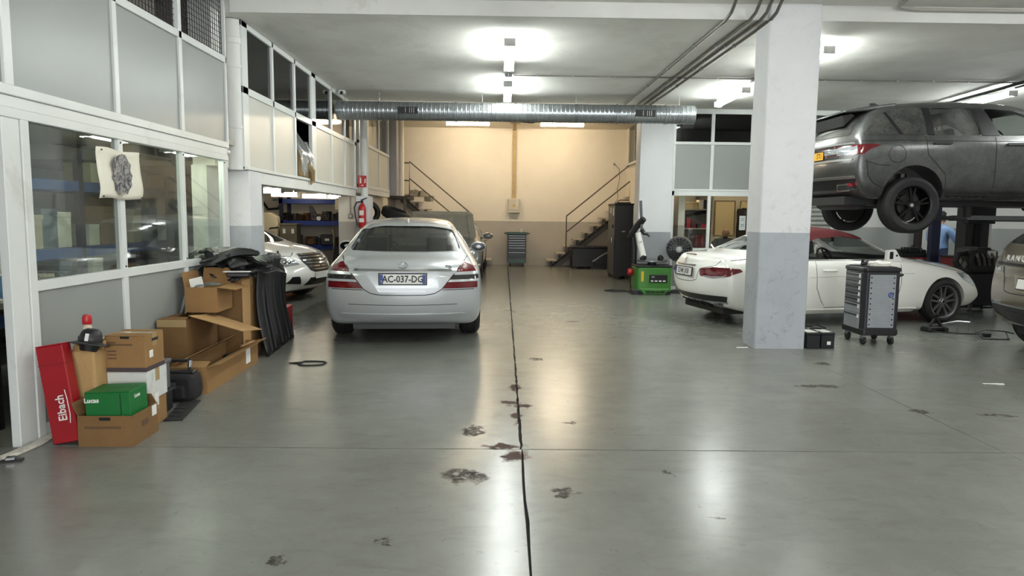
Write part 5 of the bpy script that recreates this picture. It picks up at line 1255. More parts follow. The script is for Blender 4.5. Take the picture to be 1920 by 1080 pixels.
MB().box(-.06, .06, -.2, .2, 0, .34).obj('box_body', M_rcard, t, bev=.004); MB().box(-.061, .061, -.201, .201, .33, .345).obj('lid', M_rcard, t, bev=.003)
# poster on the glass
t = thing('poster', 'cream paper poster with a dark engine drawing stuck on the partition glass', 'poster', (-3.062, 5.63, 1.81))
b = MB(); b.sheet(lambda u, v: (.012*math.sin(v*6)+.008*math.sin(u*9), -.31+.62*u+.006*math.sin(v*11), -.19+.385*v+.006*math.sin(u*8)), 14, 10)
b.obj('sheet', mat('poster_cream', (226, 222, 206), .8, var=.02), t, smooth=True, solid=.002)
def engine_print():
    k = NT('engine_print'); p = k.obj(); n = k.noise(26, 6, .75, vec=p, dist=1.2); v = k.n('ShaderNodeTexVoronoi'); v.inputs['Scale'].default_value = 22; k.l(p, v.inputs['Vector'])
    c = k.mix(k.ramp(n, .42, .56), rgb(52, 50, 62), rgb(214, 210, 200)); c = k.mix(k.val('MULTIPLY', k.ramp(v.outputs['Distance'], .02, .12), .5), rgb(58, 56, 66), c)
    k.l(c, k.b.inputs['Base Color']); k.b.inputs['Roughness'].default_value = .8; return k.m
out = [(-.13, .08), (-.10, .12), (-.05, .15), (.0, .165), (.05, .16), (.08, .12), (.12, .09), (.11, .04), (.14, .0), (.12, -.04), (.13, -.08), (.09, -.11), (.06, -.15), (.02, -.13), (-.02, -.17), (-.06, -.14), (-.10, -.12), (-.11, -.06), (-.14, -.03), (-.11, .02)]
MB().prism([(a*1.05-.01, b) for a, b in out], .0215, .0235, 'x').obj('drawing', engine_print(), t)
for y in (-.28, .28):
    for z in (-.175, .175): MB().box(.016, .022, y-.006, y+.006, z-.006, z+.006).obj('pin', M_black, t)
# floor odds and ends
t = thing('strap_loop', 'dark strap lying in a loop on the floor left of the silver saloon', 'strap', (-1.95, 6.97, .006))
MB().tube([(.13*math.cos(a*PI/8)+.03*math.sin(a), .10*math.sin(a*PI/8), 0) for a in range(16)], .008, 6, closed=True).obj('loop', M_rubber, t); MB().tube([(-.1, .05, 0), (-.22, .0, 0), (-.1, -.03, 0)], .007, 6).obj('strap_end', M_rubber, t)
t = thing('metal_scrap', 'small dark metal bracket on the floor by the white threshold', 'scrap', (-2.99, 4.12, .0), .4)
MB().box(-.07, .07, -.025, .025, 0, .012).obj('plate_body', M_blackm, t, bev=.003); MB().box(-.02, .03, -.02, .02, .012, .03).obj('tab', M_steel, t, bev=.003)
# film-wrapped parcel hanging out of the open mezzanine bay
t = thing('wrapped_parcel', 'film-wrapped brown parcel spilling out of the missing mezzanine panel', 'parcel', (-3.20, 10.94, 2.08))
lumpy('paper_parcel', kraft('parcel_paper', (150, 128, 92)), t, .26, .62, .40, .02, 12, top=.1); 
fm = MB(); rnd = random.Random(31)
for k in range(16):
    y = -.3+k*.04; fm.tube([(-.12, y+rnd.uniform(-.1, .1), .85-abs(k-7)*.05), (.02+rnd.uniform(-.02, .03), y, .55), (.13, y+rnd.uniform(-.04, .04), .32), (.15, y+.02, .05+rnd.uniform(-.05, .03))], [.004, .03, .028, .006], 6)
fm.obj('plastic_film', M_film, t, smooth=True)
cr = MB(); cr.tube([(.12, .05, .2), (.17, .12, .1), (.16, .2, -.04), (.15, .14, -.10)], [.05, .06, .04, .01], 7); cr.obj('torn_paper', MATS['parcel_paper'], t, smooth=True)
# ------------------------------------------------------------------ rear bay: stairs
M_step = mat('worn_step', (186, 176, 156), .7, var=.1, vs=8, dirt=(120, 110, 96), ds=6)
M_string = mat('dark_stringer', (66, 62, 58), .5, .3, var=.1)
def stairs(lb, x0, sgn, n, y0, y1):
    t = thing('steel_stairs', lb, 'stairs', (x0, 0, 0)); run, rise = .265, .214
    for k in range(n):
        x = sgn*run*k; a, b = sorted((x, x+sgn*.30))
        MB().box(a, b, y0, y1, rise*(k+1)-.035, rise*(k+1)).obj('tread', M_step, t, bev=.005)
        a, b = sorted((x+sgn*.15, x+sgn*.165)); MB().box(a, b, y0+.03, y1-.03, rise*k+.005, rise*(k+1)-.036).obj('riser_plate', M_string, t)
    for y in (y0-.03, y1+.0):
        L = [(sgn*.16, 0), (sgn*.36, 0), (sgn*(.36+run*(n-1)), rise*(n-1)), (sgn*(.28+run*(n-1)), rise*(n-1)+.08)]
        MB().prism(L, y, y+.03, 'y').obj('stringer', M_string, t)
    r = MB(); yy = y0-.01
    xb, xt = sgn*.57, sgn*2.46
    r.tube([(xb, yy, .42), (xb, yy, 1.54), (xt, yy, 3.10), (xt, yy, 1.98)], .021, 8); r.obj('handrail', M_rail, t, smooth=True)
    MB().tube([(xb, yy, 1.06), (xt, yy, 2.60)], .019, 8).obj('mid_rail', M_rail, t, smooth=True)
    return t
st = stairs('steel stairs with railing rising to the right along the rear wall', 1.31, 1, 10, 20.95, 21.65)
st = stairs('steel stairs with railing descending from the landing in the left rear corner', -.37, -1, 10, 20.95, 21.65)
MB().box(-3.7, -2.42, 20.2, 21.65, 1.98, 2.06).obj('landing', M_string, st)
for z in (3.06, 2.54): MB().tube([(-2.46, 20.94, z), (-3.1, 20.94, z)], .02, 8).obj('landing_rail', M_rail, st, smooth=True)
MB().box(-2.55, -2.47, 20.25, 20.33, 0, 1.98).obj('landing_post', M_rail, st)
t = thing('steel_landing', 'steel landing at the head of the right stairs', 'landing', (3.95, 21.3, 1.98))
MB().box(-.16, .0, -.33, .33, 0.03, .09).obj('plate_body', M_string, t)
for i, (x, y, z, s) in enumerate(((-2.72, 21.15, 2.07, .16), (-2.50, 21.25, 2.07, .14), (-2.28, 21.2, 1.93, .14))):
    t = thing('plastic_bundle', ['pale bundle of plastic on the left landing by the railing post', 'pale bundle of plastic one step below the left landing', 'pale bundle of plastic two steps below the left landing'][i], 'bundle', (x, y, z), i*.6)
    lumpy('bundle_body', mat('dusty_plastic', (150, 142, 126), .6, var=.2), t, s*1.5, s*1.6, s*1.2, .02, 40+i); MB().tube([(0, 0, s*1.1), (.03, .02, s*1.5)], .01, 5).obj('tied_end', MATS['dusty_plastic'], t)
t = thing('storage_locker', 'low black storage locker under the right stairs', 'locker', (2.55, 20.55, 0))
MB().box(-.55, .65, -.3, .3, .05, .62).obj('locker_body', M_black, t, bev=.02); MB().box(-.57, .67, -.32, .32, .62, .66).obj('lid', M_blackm, t, bev=.01)
for x in (-.45, .55): MB().box(x-.04, x+.04, -.25, .25, 0, .05).obj('foot', M_black, t)
t = thing('bent_pipe', 'bent grey pipe propped on the black locker under the stairs', 'pipe', (2.85, 20.2, 0))
MB().tube([(-.25, 0, .22), (.05, .02, .42), (.22, .03, .50), (.35, 0, .50)], .025, 8).obj('pipe', M_steel, t, smooth=True); MB().box(-.3, .3, -.03, .03, .0, .10).obj('rest_block', M_black, t); MB().cyl((-.2, 0, .1), (-.2, 0, .24), .015).obj('prop', M_blackm, t)

# green roller tool cabinet with cup
M_tgreen = mat('tool_green', (28, 58, 42), .35, .2, var=.06)
t = thing('tool_cabinet', 'dark green roller tool cabinet with seven drawers against the rear wall', 'tool cabinet', (.40, 21.38, 0))
MB().box(-.28, .28, -.22, .22, .12, .96).obj('cabinet_body', mat('tool_dark', (22, 30, 28), .35, .2), t, bev=.008)
MB().box(-.32, .32, -.24, .24, .96, 1.03).obj('top_tray', M_tgreen, t, bev=.012)
for s in (-1, 1): MB().tube([(s*.30, -.18, .98), (s*.38, -.18, 1.0), (s*.38, .18, 1.0), (s*.30, .18, .98)], .014, 6).obj('side_handle', M_tgreen, t, smooth=True)
z = .94
for h in (.07, .075, .075, .075, .075, .14, .17):
    d = MB().box(-.26, .26, -.235, -.22, z-h+.006, z).obj('drawer', MATS['tool_dark'], t, bev=.004)
    MB().box(-.25, .25, -.255, -.235, z-.022, z-.010).obj('drawer_handle', M_alu, d, bev=.004); z -= h
MB().box(-.27, .27, -.23, .22, .10, .20).obj('plinth', M_tgreen, t)
for x in (-.2, .2):
    for y in (-.16, .16):
        MB().cyl((x-.02, y, .055), (x+.02, y, .055), .055, n=18).obj('caster', M_black, t, smooth=True); MB().box(x-.03, x+.03, y-.03, y+.03, .09, .13).obj('caster_fork', M_steel, t)
t = thing('paper_cup', 'white paper cup standing on the green tool cabinet', 'cup', (.54, 21.32, 1.03))
MB().lathe([(.026, 0), (.037, .095), (.039, .098), (.035, .098), (.024, .004), (0, .004)], 18).obj('cup_body', M_paper, t, smooth=True); MB().lathe([(.037, .095), (.04, .097), (.037, .1)], 18, None, True).obj('rolled_rim', M_paper, t)

# rear wall: electric box, conduit, junction
t = thing('electric_box', 'grey electric box with warning label at the foot of the wall conduit', 'electric box', (.305, 21.7, 1.61))
MB().box(-.19, .19, -.16, 0, 0, .45).obj('box_body', mat('box_grey', (196, 190, 172), .4, var=.04), t, bev=.015); MB().box(-.17, .17, -.175, -.16, .10, .43).obj('door', MATS['box_grey'], t, bev=.01)
MB().prism([(-.05, .20), (.05, .20), (0, .29)], -.179, -.175, 'y').obj('warning_label', mat('label_yellow', (214, 176, 40), .5), t); MB().box(.09, .12, -.182, -.175, .24, .38).obj('white_label', M_paper, t); MB().box(-.17, .17, -.17, -.16, .02, .08).obj('cover_strip', MATS['box_grey'], t)
MB().prism([(-.012, .21), (.006, .245), (-.004, .245), (.008, .275), (-.012, .24), (.0, .24)], -.181, -.179, 'y').obj('bolt_symbol', M_black, t)
t = thing('conduit', 'flat yellowish conduit running up the middle of the rear wall', 'conduit', (.305, 21.7, 2.06), group='wall conduits')
MB().box(-.05, .05, -.06, 0, 0, 2.08).obj('trunking', mat('old_yellow', (186, 160, 104), .5, var=.1), t, bev=.006)
for z in (.35, 1.0, 1.65): MB().box(-.056, .056, -.066, 0, z, z+.03).obj('clip', MATS['old_yellow'], t)
t = thing('junction_box', 'cream junction box on the rear ceiling between the warm lamps', 'junction box', (.30, 19.75, 4.195))
MB().box(-.14, .14, -.12, .12, -.10, 0).obj('box_body', mat('box_cream', (206, 192, 160), .5), t, bev=.01); MB().tube([(-.14, 0, -.05), (-.4, .02, -.04), (-.7, 0, -.03)], .014, 6).obj('cable', M_black, t, smooth=True); MB().tube([(.14, 0, -.05), (.45, .02, -.07), (.72, 0, -.03)], .02, 6).obj('cable', M_black, t, smooth=True); MB().box(-.05, .05, .12, 1.94, -.06, -.01).obj('trunking', MATS['old_yellow'], t)
t = thing('conduit', 'thin bent conduit under the rear ceiling beside the right pillar', 'conduit', (2.6, 19.0, 4.1), group='wall conduits')
MB().tube([(-.8, 0, .07), (.5, 0, .06), (1.0, 0, .03), (1.1, 0, -.03), (1.13, 0, -.5)], .022, 6).obj('pipe', M_rail, t, smooth=True); MB().box(-.1, -.06, -.03, .03, .04, .1).obj('clip', M_steel, t)
t = thing('hanging_cable', 'thin cable hanging in a wave on the rear wall above the right stairs', 'cable', (3.45, 21.66, 2.4))
MB().tube([(-.05, 0, .75), (.1, 0, .6), (.12, 0, .3), (.05, 0, 0), (.08, 0, -.3), (-.05, 0, -.5)], .008, 5).obj('cable', M_rail, t, smooth=True); MB().box(-.08, -.03, -.01, .03, .72, .78).obj('clip', M_steel, t)
# tall dark cabinet
t = thing('steel_cabinet', 'tall dark steel cabinet with papers and handle on its side by the right pillar', 'cabinet', (2.94, 17.55, 0))
MB().box(-.225, .225, -.55, .55, .07, 1.82).obj('cabinet_body', mat('cabinet_dark', (52, 52, 54), .4, .3, var=.06), t, bev=.01); MB().box(-.24, .24, -.57, .57, 1.82, 1.86).obj('top_plate', M_black, t, bev=.008)
MB().box(-.23, -.222, -.52, .5, .12, 1.78).obj('door', mat('cabinet_grey', (82, 82, 82), .4, .3), t, bev=.004)
MB().tube([(-.23, -.40, 1.02), (-.27, -.40, 1.02), (-.27, -.40, .9), (-.23, -.40, .9)], .012, 6).obj('door_handle', M_chrome, t); MB().cyl((-.23, -.3, 1.3), (-.255, -.3, 1.3), .04).obj('lock', M_black, t)
MB().box(-.236, -.23, -.42, -.25, 1.56, 1.74).obj('paper_label', M_paper, t); MB().box(-.236, -.23, .0, .15, 1.62, 1.76).obj('paper_label', M_paper, t); MB().box(-.05, .03, -.556, -.55, 1.16, 1.19).obj('maker_badge', M_alu, t)
for x in (-.17, .17):
    for y in (-.45, .45): MB().box(x-.05, x+.05, y-.08, y+.08, 0, .07).obj('foot', M_black, t)
t = thing('tray', 'shallow black tray lying on top of the tall dark cabinet', 'tray', (2.94, 17.3, 1.86))
MB().box(-.17, .17, -.2, .2, 0, .03).obj('tray_body', M_black, t, bev=.008); MB().tube([(-.17, -.2, .04), (-.1, -.2, .08), (.12, -.2, .08)], .012, 6).obj('handle', M_blackm, t)
# fire extinguisher, sign, socket
t = thing('fire_extinguisher', 'red fire extinguisher hung on the second left pillar', 'fire extinguisher', (-2.93, 14.45, 1.24))
MB().lathe([(.0, 0), (.07, .0), (.078, .02), (.078, .40), (.06, .46), (.03, .49), (.022, .52)], 24).obj('cylinder', M_red, t, smooth=True)
MB().box(-.05, .05, -.0795, -.074, .12, .2).obj('label', M_paper, t); MB().box(-.045, .045, -.0795, -.072, .26, .36).obj('label', M_paper, t)
MB().box(-.02, .02, -.03, .03, .52, .56).obj('valve', M_black, t); MB().prism([(-.02, .55), (.10, .61), (.10, .63), (-.03, .58)], -.012, .012, 'y').obj('lever', M_black, t)
MB().tube([(-.02, 0, .54), (-.11, -.01, .53), (-.16, -.02, .42), (-.14, -.03, .25), (-.10, -.05, .10), (-.09, -.05, .04)], .014, 8).obj('hose', M_black, t, smooth=True); MB().box(-.03, .03, .07, .09, .3, .5).obj('wall_bracket', M_black, t)
t = thing('extinguisher_sign', 'red fire extinguisher sign on the round pipe of the second left pillar', 'sign', (-2.95, 14.60, 2.2))
MB().box(-.085, .085, -.012, -.004, -.12, .12).obj('sign_plate', M_red, t)
s = MB(); s.box(-.055, -.02, -.0145, -.012, -.04, .06).box(-.045, -.03, -.0145, -.012, .06, .085).box(-.065, -.035, -.0145, -.012, .078, .09); s.obj('pictogram', M_paper, t)
MB().prism([(.03, -.03), (.05, .0), (.04, .03), (.06, .07), (.072, .02), (.066, -.03)], -.0145, -.012, 'y').obj('pictogram', M_paper, t); MB().prism([(-.03, -.09), (.03, -.09), (0, -.065)], -.0145, -.012, 'y').obj('arrow', M_paper, t)
t = thing('wall_socket', 'grey wall switch with thin conduit on the short wall beside the second pillar', 'switch', (-3.20, 14.62, 1.48))
MB().box(-.045, .045, -.05, 0, -.05, .05).obj('box_body', mat('switch_grey', (150, 146, 132), .5), t, bev=.008); MB().cyl((0, -.02, .05), (0, -.02, .40), .012).obj('pipe', MATS['switch_grey'], t); MB().box(-.02, .02, -.056, -.05, -.02, .02).obj('rocker', M_plw, t)
# bench with tyres behind the silver car
t = thing('workbench', 'steel bench against the left wall behind the silver saloon, carrying tyres', 'bench', (-2.98, 16.1, 0))
MB().box(-.36, .36, -.4, .4, 1.24, 1.30).obj('bench_top', M_blackm, t, bev=.006)
for x in (-.32, .32):
    for y in (-.36, .36): MB().box(x-.03, x+.03, y-.03, y+.03, 0, 1.24).obj('leg', M_blackm, t)
def tyre_thing(lb, loc, rot, R=.33, Wd=.22):
    t = thing('loose_tyre', lb, 'tyre', loc, rot=rot, group=None); rr = R*.66; h = Wd/2
    MB().lathe([(rr, -h+.02), (rr+.02, -h), (R-.05, -h), (R-.01, -h+.03), (R, -h+.05), (R, -.05), (R-.008, -.045), (R-.008, -.03), (R, -.025), (R, .025), (R-.008, .03), (R-.008, .045), (R, .05), (R, h-.05), (R-.01, h-.03), (R-.05, h), (rr+.02, h), (rr, h-.02), (rr+.03, 0)], 40, None, True).obj('tyre_body', M_rubber, t, smooth=True)
    for s in (-1, 1): MB().lathe([(R-.09, s*(h-.002)), (R-.088, s*(h+.004)), (R-.07, s*(h+.004)), (R-.068, s*(h-.002))], 40, None, True).obj('sidewall_ring', mat('tyre_ring', (40, 40, 40), .6), t, smooth=True)
    return t
tyre_thing('tyre standing upright at the left end of the bench behind the silver saloon', (-3.08, 15.92, 1.30+.265), (X90, 0, .5), .26, .2)
tyre_thing('worn tyre leaning flat to the right on the bench behind the silver saloon', (-2.50, 16.1, 1.53), (math.radians(6), math.radians(20), 0), .33, .22)

# ------------------------------------------------------------------ tyre changer, fan
M_tc = mat('machine_green', (62, 118, 48), .4, var=.06)
t = thing('tyre_changer', 'bright green tyre changing machine standing before the right pillar', 'machine', (2.99, 13.95, 0))
b = MB(); b.prism(smooth_corner([(-.33, -.30), (.33, -.30), (.36, -.2), (.36, .3), (-.36, .3), (-.36, -.2)], .06), .05, .54, 'z'); b.obj('machine_body', M_tc, t, smooth=True, bev=.02)
MB().prism([(-.2, 0), (.2, 0), (.30, .12), (-.30, .12)], -.36, -.29, 'y').obj('pedal_box', M_tc, t, bev=.01)
MB().box(-.34, .34, -.28, .3, 0, .05).obj('plinth', M_black, t); MB().box(-.44, -.30, -.32, -.1, .0, .10).obj('outrigger', M_black, t, bev=.01); MB().box(-.36, .36, -.3, .3, .54, .58).obj('top_plate', M_black, t, bev=.008)
MB().cyl((.0, -.02, .58), (.0, -.02, .64), .09, n=20).obj('spindle', M_blackm, t, smooth=True)
tt = MB().lathe([(.0, .64), (.30, .64), (.31, .65), (.31, .675), (.0, .675)], 28, Matrix.Translation((.0, -.02, 0))).obj('turntable', M_steel, t, smooth=True)
for k in range(4):
    a = k*PI/2+.5; MB().prism([(-.05, 0), (.05, 0), (.05, .05), (-.02, .10), (-.05, .06)], -.025, .025, 'y', Matrix.Translation((.24*math.cos(a), -.02+.24*math.sin(a), .675)) @ Matrix.Rotation(a, 4, 'Z')).obj('clamp_jaw', M_black, tt, bev=.006)
for k, x in enumerate((-.14, -.04, .06, .16)): MB().box(x-.035, x+.035, -.43, -.34, .06, .08).obj('pedal', M_blackm, t)
pn = MB().box(-.10, .26, -.315, -.298, .24, .40).obj('control_panel', M_black, t, bev=.006)
for k in range(4): MB().box(-.07+k*.08, -.02+k*.08, -.32, -.315, .26, .285).obj('panel_label', M_paper, pn)
MB().box(-.06, .0, -.319, -.315, .34, .37).obj('panel_label', M_alu, pn); MB().box(-.26, -.21, -.304, -.299, .26, .46).obj('warning_sticker', mat('label_yellow', (214, 176, 40), .5), t)
MB().tube([(-.30, .34, .0), (-.30, .34, .9), (-.36, .34, 1.25)], .065, 10).obj('column', M_black, t, smooth=True)
ar = MB().tube([(-.42, .30, 1.1), (-.28, .22, 1.34), (-.22, .16, 1.42), (-.16, .1, 1.50)], [.05, .07, .075, .06], 10).obj('swing_arm', M_black, t, smooth=True)
MB().cyl((-.19, .12, 1.18), (-.235, .12, 1.86), .028, n=6).obj('hexagon_shaft', mat('shaft_grey', (92, 94, 98), .4, .4), t)
MB().tube([(-.20, .12, 1.28), (-.14, .1, 1.2), (-.08, .08, 1.19), (-.05, .05, 1.14)], [.05, .04, .03, .02], 8).obj('mount_head', M_blackm, t, smooth=True)
MB().cyl((-.27, .12, 1.22), (-.16, .10, .74), .055, .07, 16).obj('white_cylinder', M_paper, t, smooth=True); MB().box(-.26, -.20, .05, .06, 1.0, 1.05, Matrix.Rotation(0, 4, 'Y')).obj('warning_sticker', M_alu, t)
MB().tube([(-.36, .2, .5), (-.43, .1, .3), (-.40, .0, .12)], .012, 6).obj('air_hose', M_black, t, smooth=True)
MB().lathe([(0, -.05), (.06, -.05), (.07, -.03), (.07, .03), (.06, .05), (0, .05)], 16, Matrix.Translation((-.42, .05, .42)) @ Matrix.Rotation(X90, 4, 'Y')).obj('hose_reel', M_red, t, smooth=True)
t = thing('cable', 'black cable lying in a loop on the floor left of the tyre changer', 'cable', (2.35, 14.2, .01))
MB().tube([(.2, .1, 0), (-.1, .2, 0), (-.25, .05, 0), (-.1, -.12, 0), (.2, -.1, 0), (.28, -.2, 0)], .012, 6).obj('cable', M_black, t, smooth=True); MB().box(.25, .31, -.24, -.18, -.01, .03).obj('plug', M_black, t, bev=.006)
t = thing('drum_fan', 'round pedestal fan with chrome hub and pole right of the tyre changer', 'fan', (3.56, 14.12, 0))
MF = Matrix.Translation((0, -.10, .90)) @ Matrix.Rotation(math.radians(-18), 4, 'Z') @ Matrix.Rotation(math.radians(100), 4, 'X')
MB().lathe([(.245, -.09), (.255, -.09), (.262, 0), (.255, .09), (.245, .09), (.25, 0)], 36, MF, True).obj('drum', mat('fan_grey', (86, 86, 84), .4, .4), t, smooth=True)
g = MB()
for r in (.07, .11, .15, .19, .23): g.tube([MF @ Vector((r*math.cos(2*PI*k/32), r*math.sin(2*PI*k/32), .09)) for k in range(32)], .0025, 4, closed=True)
for k in range(20):
    a = 2*PI*k/20; g.tube([MF @ Vector((.05*math.cos(a), .05*math.sin(a), .10)), MF @ Vector((.245*math.cos(a), .245*math.sin(a), .088))], .0025, 4)
g.obj('wire_guard', M_steel, t)
bl = MB()
for k in range(4):
    a = k*PI/2; M = MF @ Matrix.Rotation(a, 4, 'Z'); bl.prism([(.04, -.04), (.22, -.11), (.23, .07), (.04, .03)], -.006, .006, 'z', M @ Matrix.Rotation(.4, 4, 'X'))
bl.obj('fan_blades', M_blackm, t); MB().lathe([(0, .125), (.05, .115), (.065, .09), (.065, -.08), (0, -.08)], 20, MF).obj('hub', mat('hub_silver', (196, 198, 198), .3, .4), t, smooth=True)
MB().lathe([(.0, -.082), (.24, -.08), (.245, -.085), (.0, -.09)], 28, MF).obj('rear_guard', mat('fan_back', (60, 60, 58), .5), t, smooth=True)
MB().cyl((0, 0, .03), (0, 0, .86), .02, n=12).obj('pole', M_chrome, t, smooth=True); MB().lathe([(0, 0), (.20, 0), (.20, .02), (.06, .05), (0, .05)], 24).obj('base', M_black, t, smooth=True)
MB().tube([(0, 0, .26), (.09, -.02, .34), (.20, -.05, .46)], .018, 8).obj('tilt_handle', M_steel, t, smooth=True); MB().box(-.05, .05, -.05, .05, .2, .3).obj('motor_box', M_blackm, t, bev=.01)

# ------------------------------------------------------------------ office behind the glass: shelves, boxes, desk
t = thing('shelf_unit', 'cream shelf unit full of boxes and bottles behind the office glass', 'shelf unit', (4.15, 15.85, 0))
for z in (.42, .86, 1.30, 1.73): MB().box(-.55, .52, -.2, .2, z-.03, z).obj('shelf_board', mat('shelf_cream', (180, 166, 138), .6, var=.05), t)
for x in (-.57, .52): MB().box(x, x+.03, -.2, .2, 0, 2.3).obj('side_panel', MATS['shelf_cream'], t)
MB().box(-.55, .52, .19, .2, 0, 2.3).obj('back_panel', mat('shelf_back', (110, 104, 94), .7), t)
rnd = random.Random(77)
def small_box(lb, x, z, w, h, c, g, y=15.76, d=.2):
    t = thing('parts_box', lb, 'box', (x, y, z), rnd.uniform(-.08, .08), g); m = mat('card_%d_%d_%d' % c, c, .6, var=.06)
    MB().box(-w/2, w/2, -d/2, d/2, 0, h*.84).obj('box_body', m, t, bev=.003); MB().box(-w/2-.002, w/2+.002, -d/2-.002, d/2+.002, h*.84, h).obj('lid', m, t, bev=.003); return t
small_box('yellow box at the left of the top office shelf', 3.96, 1.73, .22, .21, (226, 164, 40), 'boxes on the top office shelf')
small_box('cream box beside the yellow one on the top office shelf', 4.17, 1.73, .18, .15, (214, 190, 140), 'boxes on the top office shelf')
small_box('tan box third from the left on the top office shelf', 4.32, 1.73, .11, .15, (196, 168, 118), 'boxes on the top office shelf')
small_box('white box leaning askew on the top office shelf', 4.43, 1.73, .10, .20, (224, 214, 196), 'boxes on the top office shelf')
small_box('black box at the right end of the top office shelf', 4.56, 1.73, .16, .20, (36, 32, 34), 'boxes on the top office shelf')
for x, w, h, c, lb in ((3.86, .12, .16, (40, 36, 40), 'dark box at the left of the middle office shelf'), (3.97, .09, .14, (60, 66, 90), 'slate blue box on the middle office shelf'), (4.06, .08, .18, (38, 58, 92), 'tall blue box on the middle office shelf'), (4.17, .085, .22, (186, 44, 56), 'tall red box in the middle of the middle office shelf'),
                       (4.28, .10, .16, (104, 40, 44), 'maroon box on the middle office shelf'), (4.41, .08, .1, (52, 44, 44), 'low black box on the middle office shelf'), (4.53, .17, .10, (176, 34, 48), 'flat red box at the right of the middle office shelf')): small_box(lb, x, 1.30, w, h, c, 'boxes on the middle office shelf')
t = thing('long_tool', 'long dark tool lying slanted over the boxes of the middle office shelf', 'tool', (4.3, 15.95, 1.30)); MB().tube([(-.3, 0, .24), (0, 0, .30), (.35, 0, .38)], [.02, .03, .045], 8).obj('shaft', M_black, t, smooth=True); MB().box(-.34, -.26, -.03, .03, .0, .25).obj('stand', M_blackm, t)
b0 = thing('oil_bottle', 'first dark oil bottle from the left in the back row of the lower office shelf', 'bottle', (3.78, 15.79, .86), group='bottles on the lower office shelf')
MB().lathe([(.045, 0), (.05, .01), (.05, .17), (.035, .21), (.016, .23), (.016, .26)], 14).obj('bottle_body', mat('bottle_dark', (34, 28, 28), .35), b0, smooth=True); MB().cyl((0, 0, .255), (0, 0, .285), .02, n=12).obj('cap', M_black, b0); MB().lathe([(.0508, .05), (.0512, .05), (.0512, .13), (.0508, .13)], 14, None, True).obj('label', mat('bottle_label', (70, 30, 34), .5), b0)
for k in range(4): dup(b0, (3.89+k*.11, 15.79, .86), k*.5, ORD[k+1]+' dark oil bottle from the left in the back row of the lower office shelf')
b1 = thing('oil_bottle', 'leftmost of the three maroon bottles on the lower office shelf', 'bottle', (4.36, 15.66, .86), group='maroon bottles on the lower office shelf')
MB().lathe([(.05, 0), (.055, .01), (.055, .19), (.03, .23), (.018, .25)], 14).obj('bottle_body', mat('bottle_maroon', (120, 34, 44), .35), b1, smooth=True); MB().cyl((0, 0, .245), (0, 0, .28), .022, n=12).obj('cap', M_red, b1)
for k in range(2): dup(b1, (4.48+k*.12, 15.66, .86), 0, ['middle', 'rightmost'][k]+' of the three maroon bottles on the lower office shelf')
t = thing('oil_bottle', 'dark bottle with white label at the front of the lower office shelf', 'bottle', (4.0, 15.66, .86)); MB().box(-.05, .05, -.03, .03, 0, .2).obj('bottle_body', MATS['bottle_dark'], t, bev=.012); MB().box(-.03, .03, -.033, -.03, .03, .12).obj('label', M_paper, t); MB().cyl((0, 0, .2), (0, 0, .24), .02).obj('cap', M_black, t)
for x, c in ((3.8, (60, 52, 50)), (4.05, (40, 38, 38)), (4.4, (84, 40, 40))): small_box({3.8: 'left', 4.05: 'middle', 4.4: 'right'}[x]+' dark carton on the bottom office shelf', x, .42, .2, .2, c, 'cartons on the bottom office shelf')
t = thing('notice_board', 'tall cream board on the office rear wall', 'board', (5.55, 17.49, 1.1)); MB().box(-.25, .25, -.02, 0, 0, .85).obj('board_face', mat('board_cream', (206, 184, 142), .7, var=.03), t)
for s in (-1, 1): MB().box(s*.25-.015, s*.25+.015, -.03, 0, 0, .85).obj('board_frame', mat('board_frame', (120, 100, 74), .6), t)
MB().box(-.26, .26, -.03, 0, .84, .87).obj('board_frame', MATS['board_frame'], t)
t = thing('notice_board', 'second cream board leaning beside the tall one, dark jacket hung on it', 'board', (6.1, 17.485, 1.0), rot=(0, math.radians(4), 0)); MB().box(-.22, .24, -.02, 0, 0, .95).obj('board_face', MATS['board_cream'], t); MB().tube([(-.22, -.025, 0), (-.22, -.025, .95), (.24, -.025, .95)], .012, 5).obj('board_frame', MATS['board_frame'], t)
t = thing('jacket', 'dark jacket hanging on the second office board', 'jacket', (6.0, 17.41, 1.02)); lumpy('jacket_body', mat('jacket_dark', (40, 36, 34), .9, var=.2), t, .3, .08, .75, .02, 17); MB().tube([(.14, 0, .6), (.2, -.02, .3), (.17, -.02, .05)], [.06, .05, .04], 8).obj('sleeve', MATS['jacket_dark'], t, smooth=True)
t = thing('paper_note', 'white paper note with blue handwriting stuck inside the office glass', 'paper', (5.03, 14.64, 1.28)); MB().box(-.065, .065, -.001, .001, 0, .30).obj('sheet', mat('note_white', (236, 236, 236), .7), t)
for k, s in enumerate(('27', '25')): text('handwriting', s, .08, mat('ink_blue', (70, 84, 150), .7), t, (0, -.003, .22-k*.12), (X90, 0, 0), .0005)
t = thing('desk', 'desk behind the office glass where the bald man sits', 'desk', (4.95, 15.2, 0)); MB().box(-.45, .75, -.3, .25, .70, .74).obj('desk_top', mat('desk_dark', (60, 52, 46), .5), t)
for x in (-.42, .72): MB().box(x-.02, x+.02, -.28, .23, 0, .70).obj('desk_leg', MATS['desk_dark'], t)
t = thing('office_chair', 'dark office chair under the bald man', 'chair', (4.98, 15.72, 0)); MB().box(-.24, .24, -.22, .24, .40, .47).obj('seat', M_black, t, bev=.03); MB().box(-.22, .22, .22, .28, .5, 1.0).obj('backrest', M_black, t, bev=.03); MB().cyl((0, 0, .05), (0, 0, .4), .03).obj('gas_column', M_blackm, t)
for k in range(5): MB().tube([(0, 0, .07), (.28*math.cos(k*1.257), .28*math.sin(k*1.257), .04)], .022, 6).obj('foot', M_blackm, t)

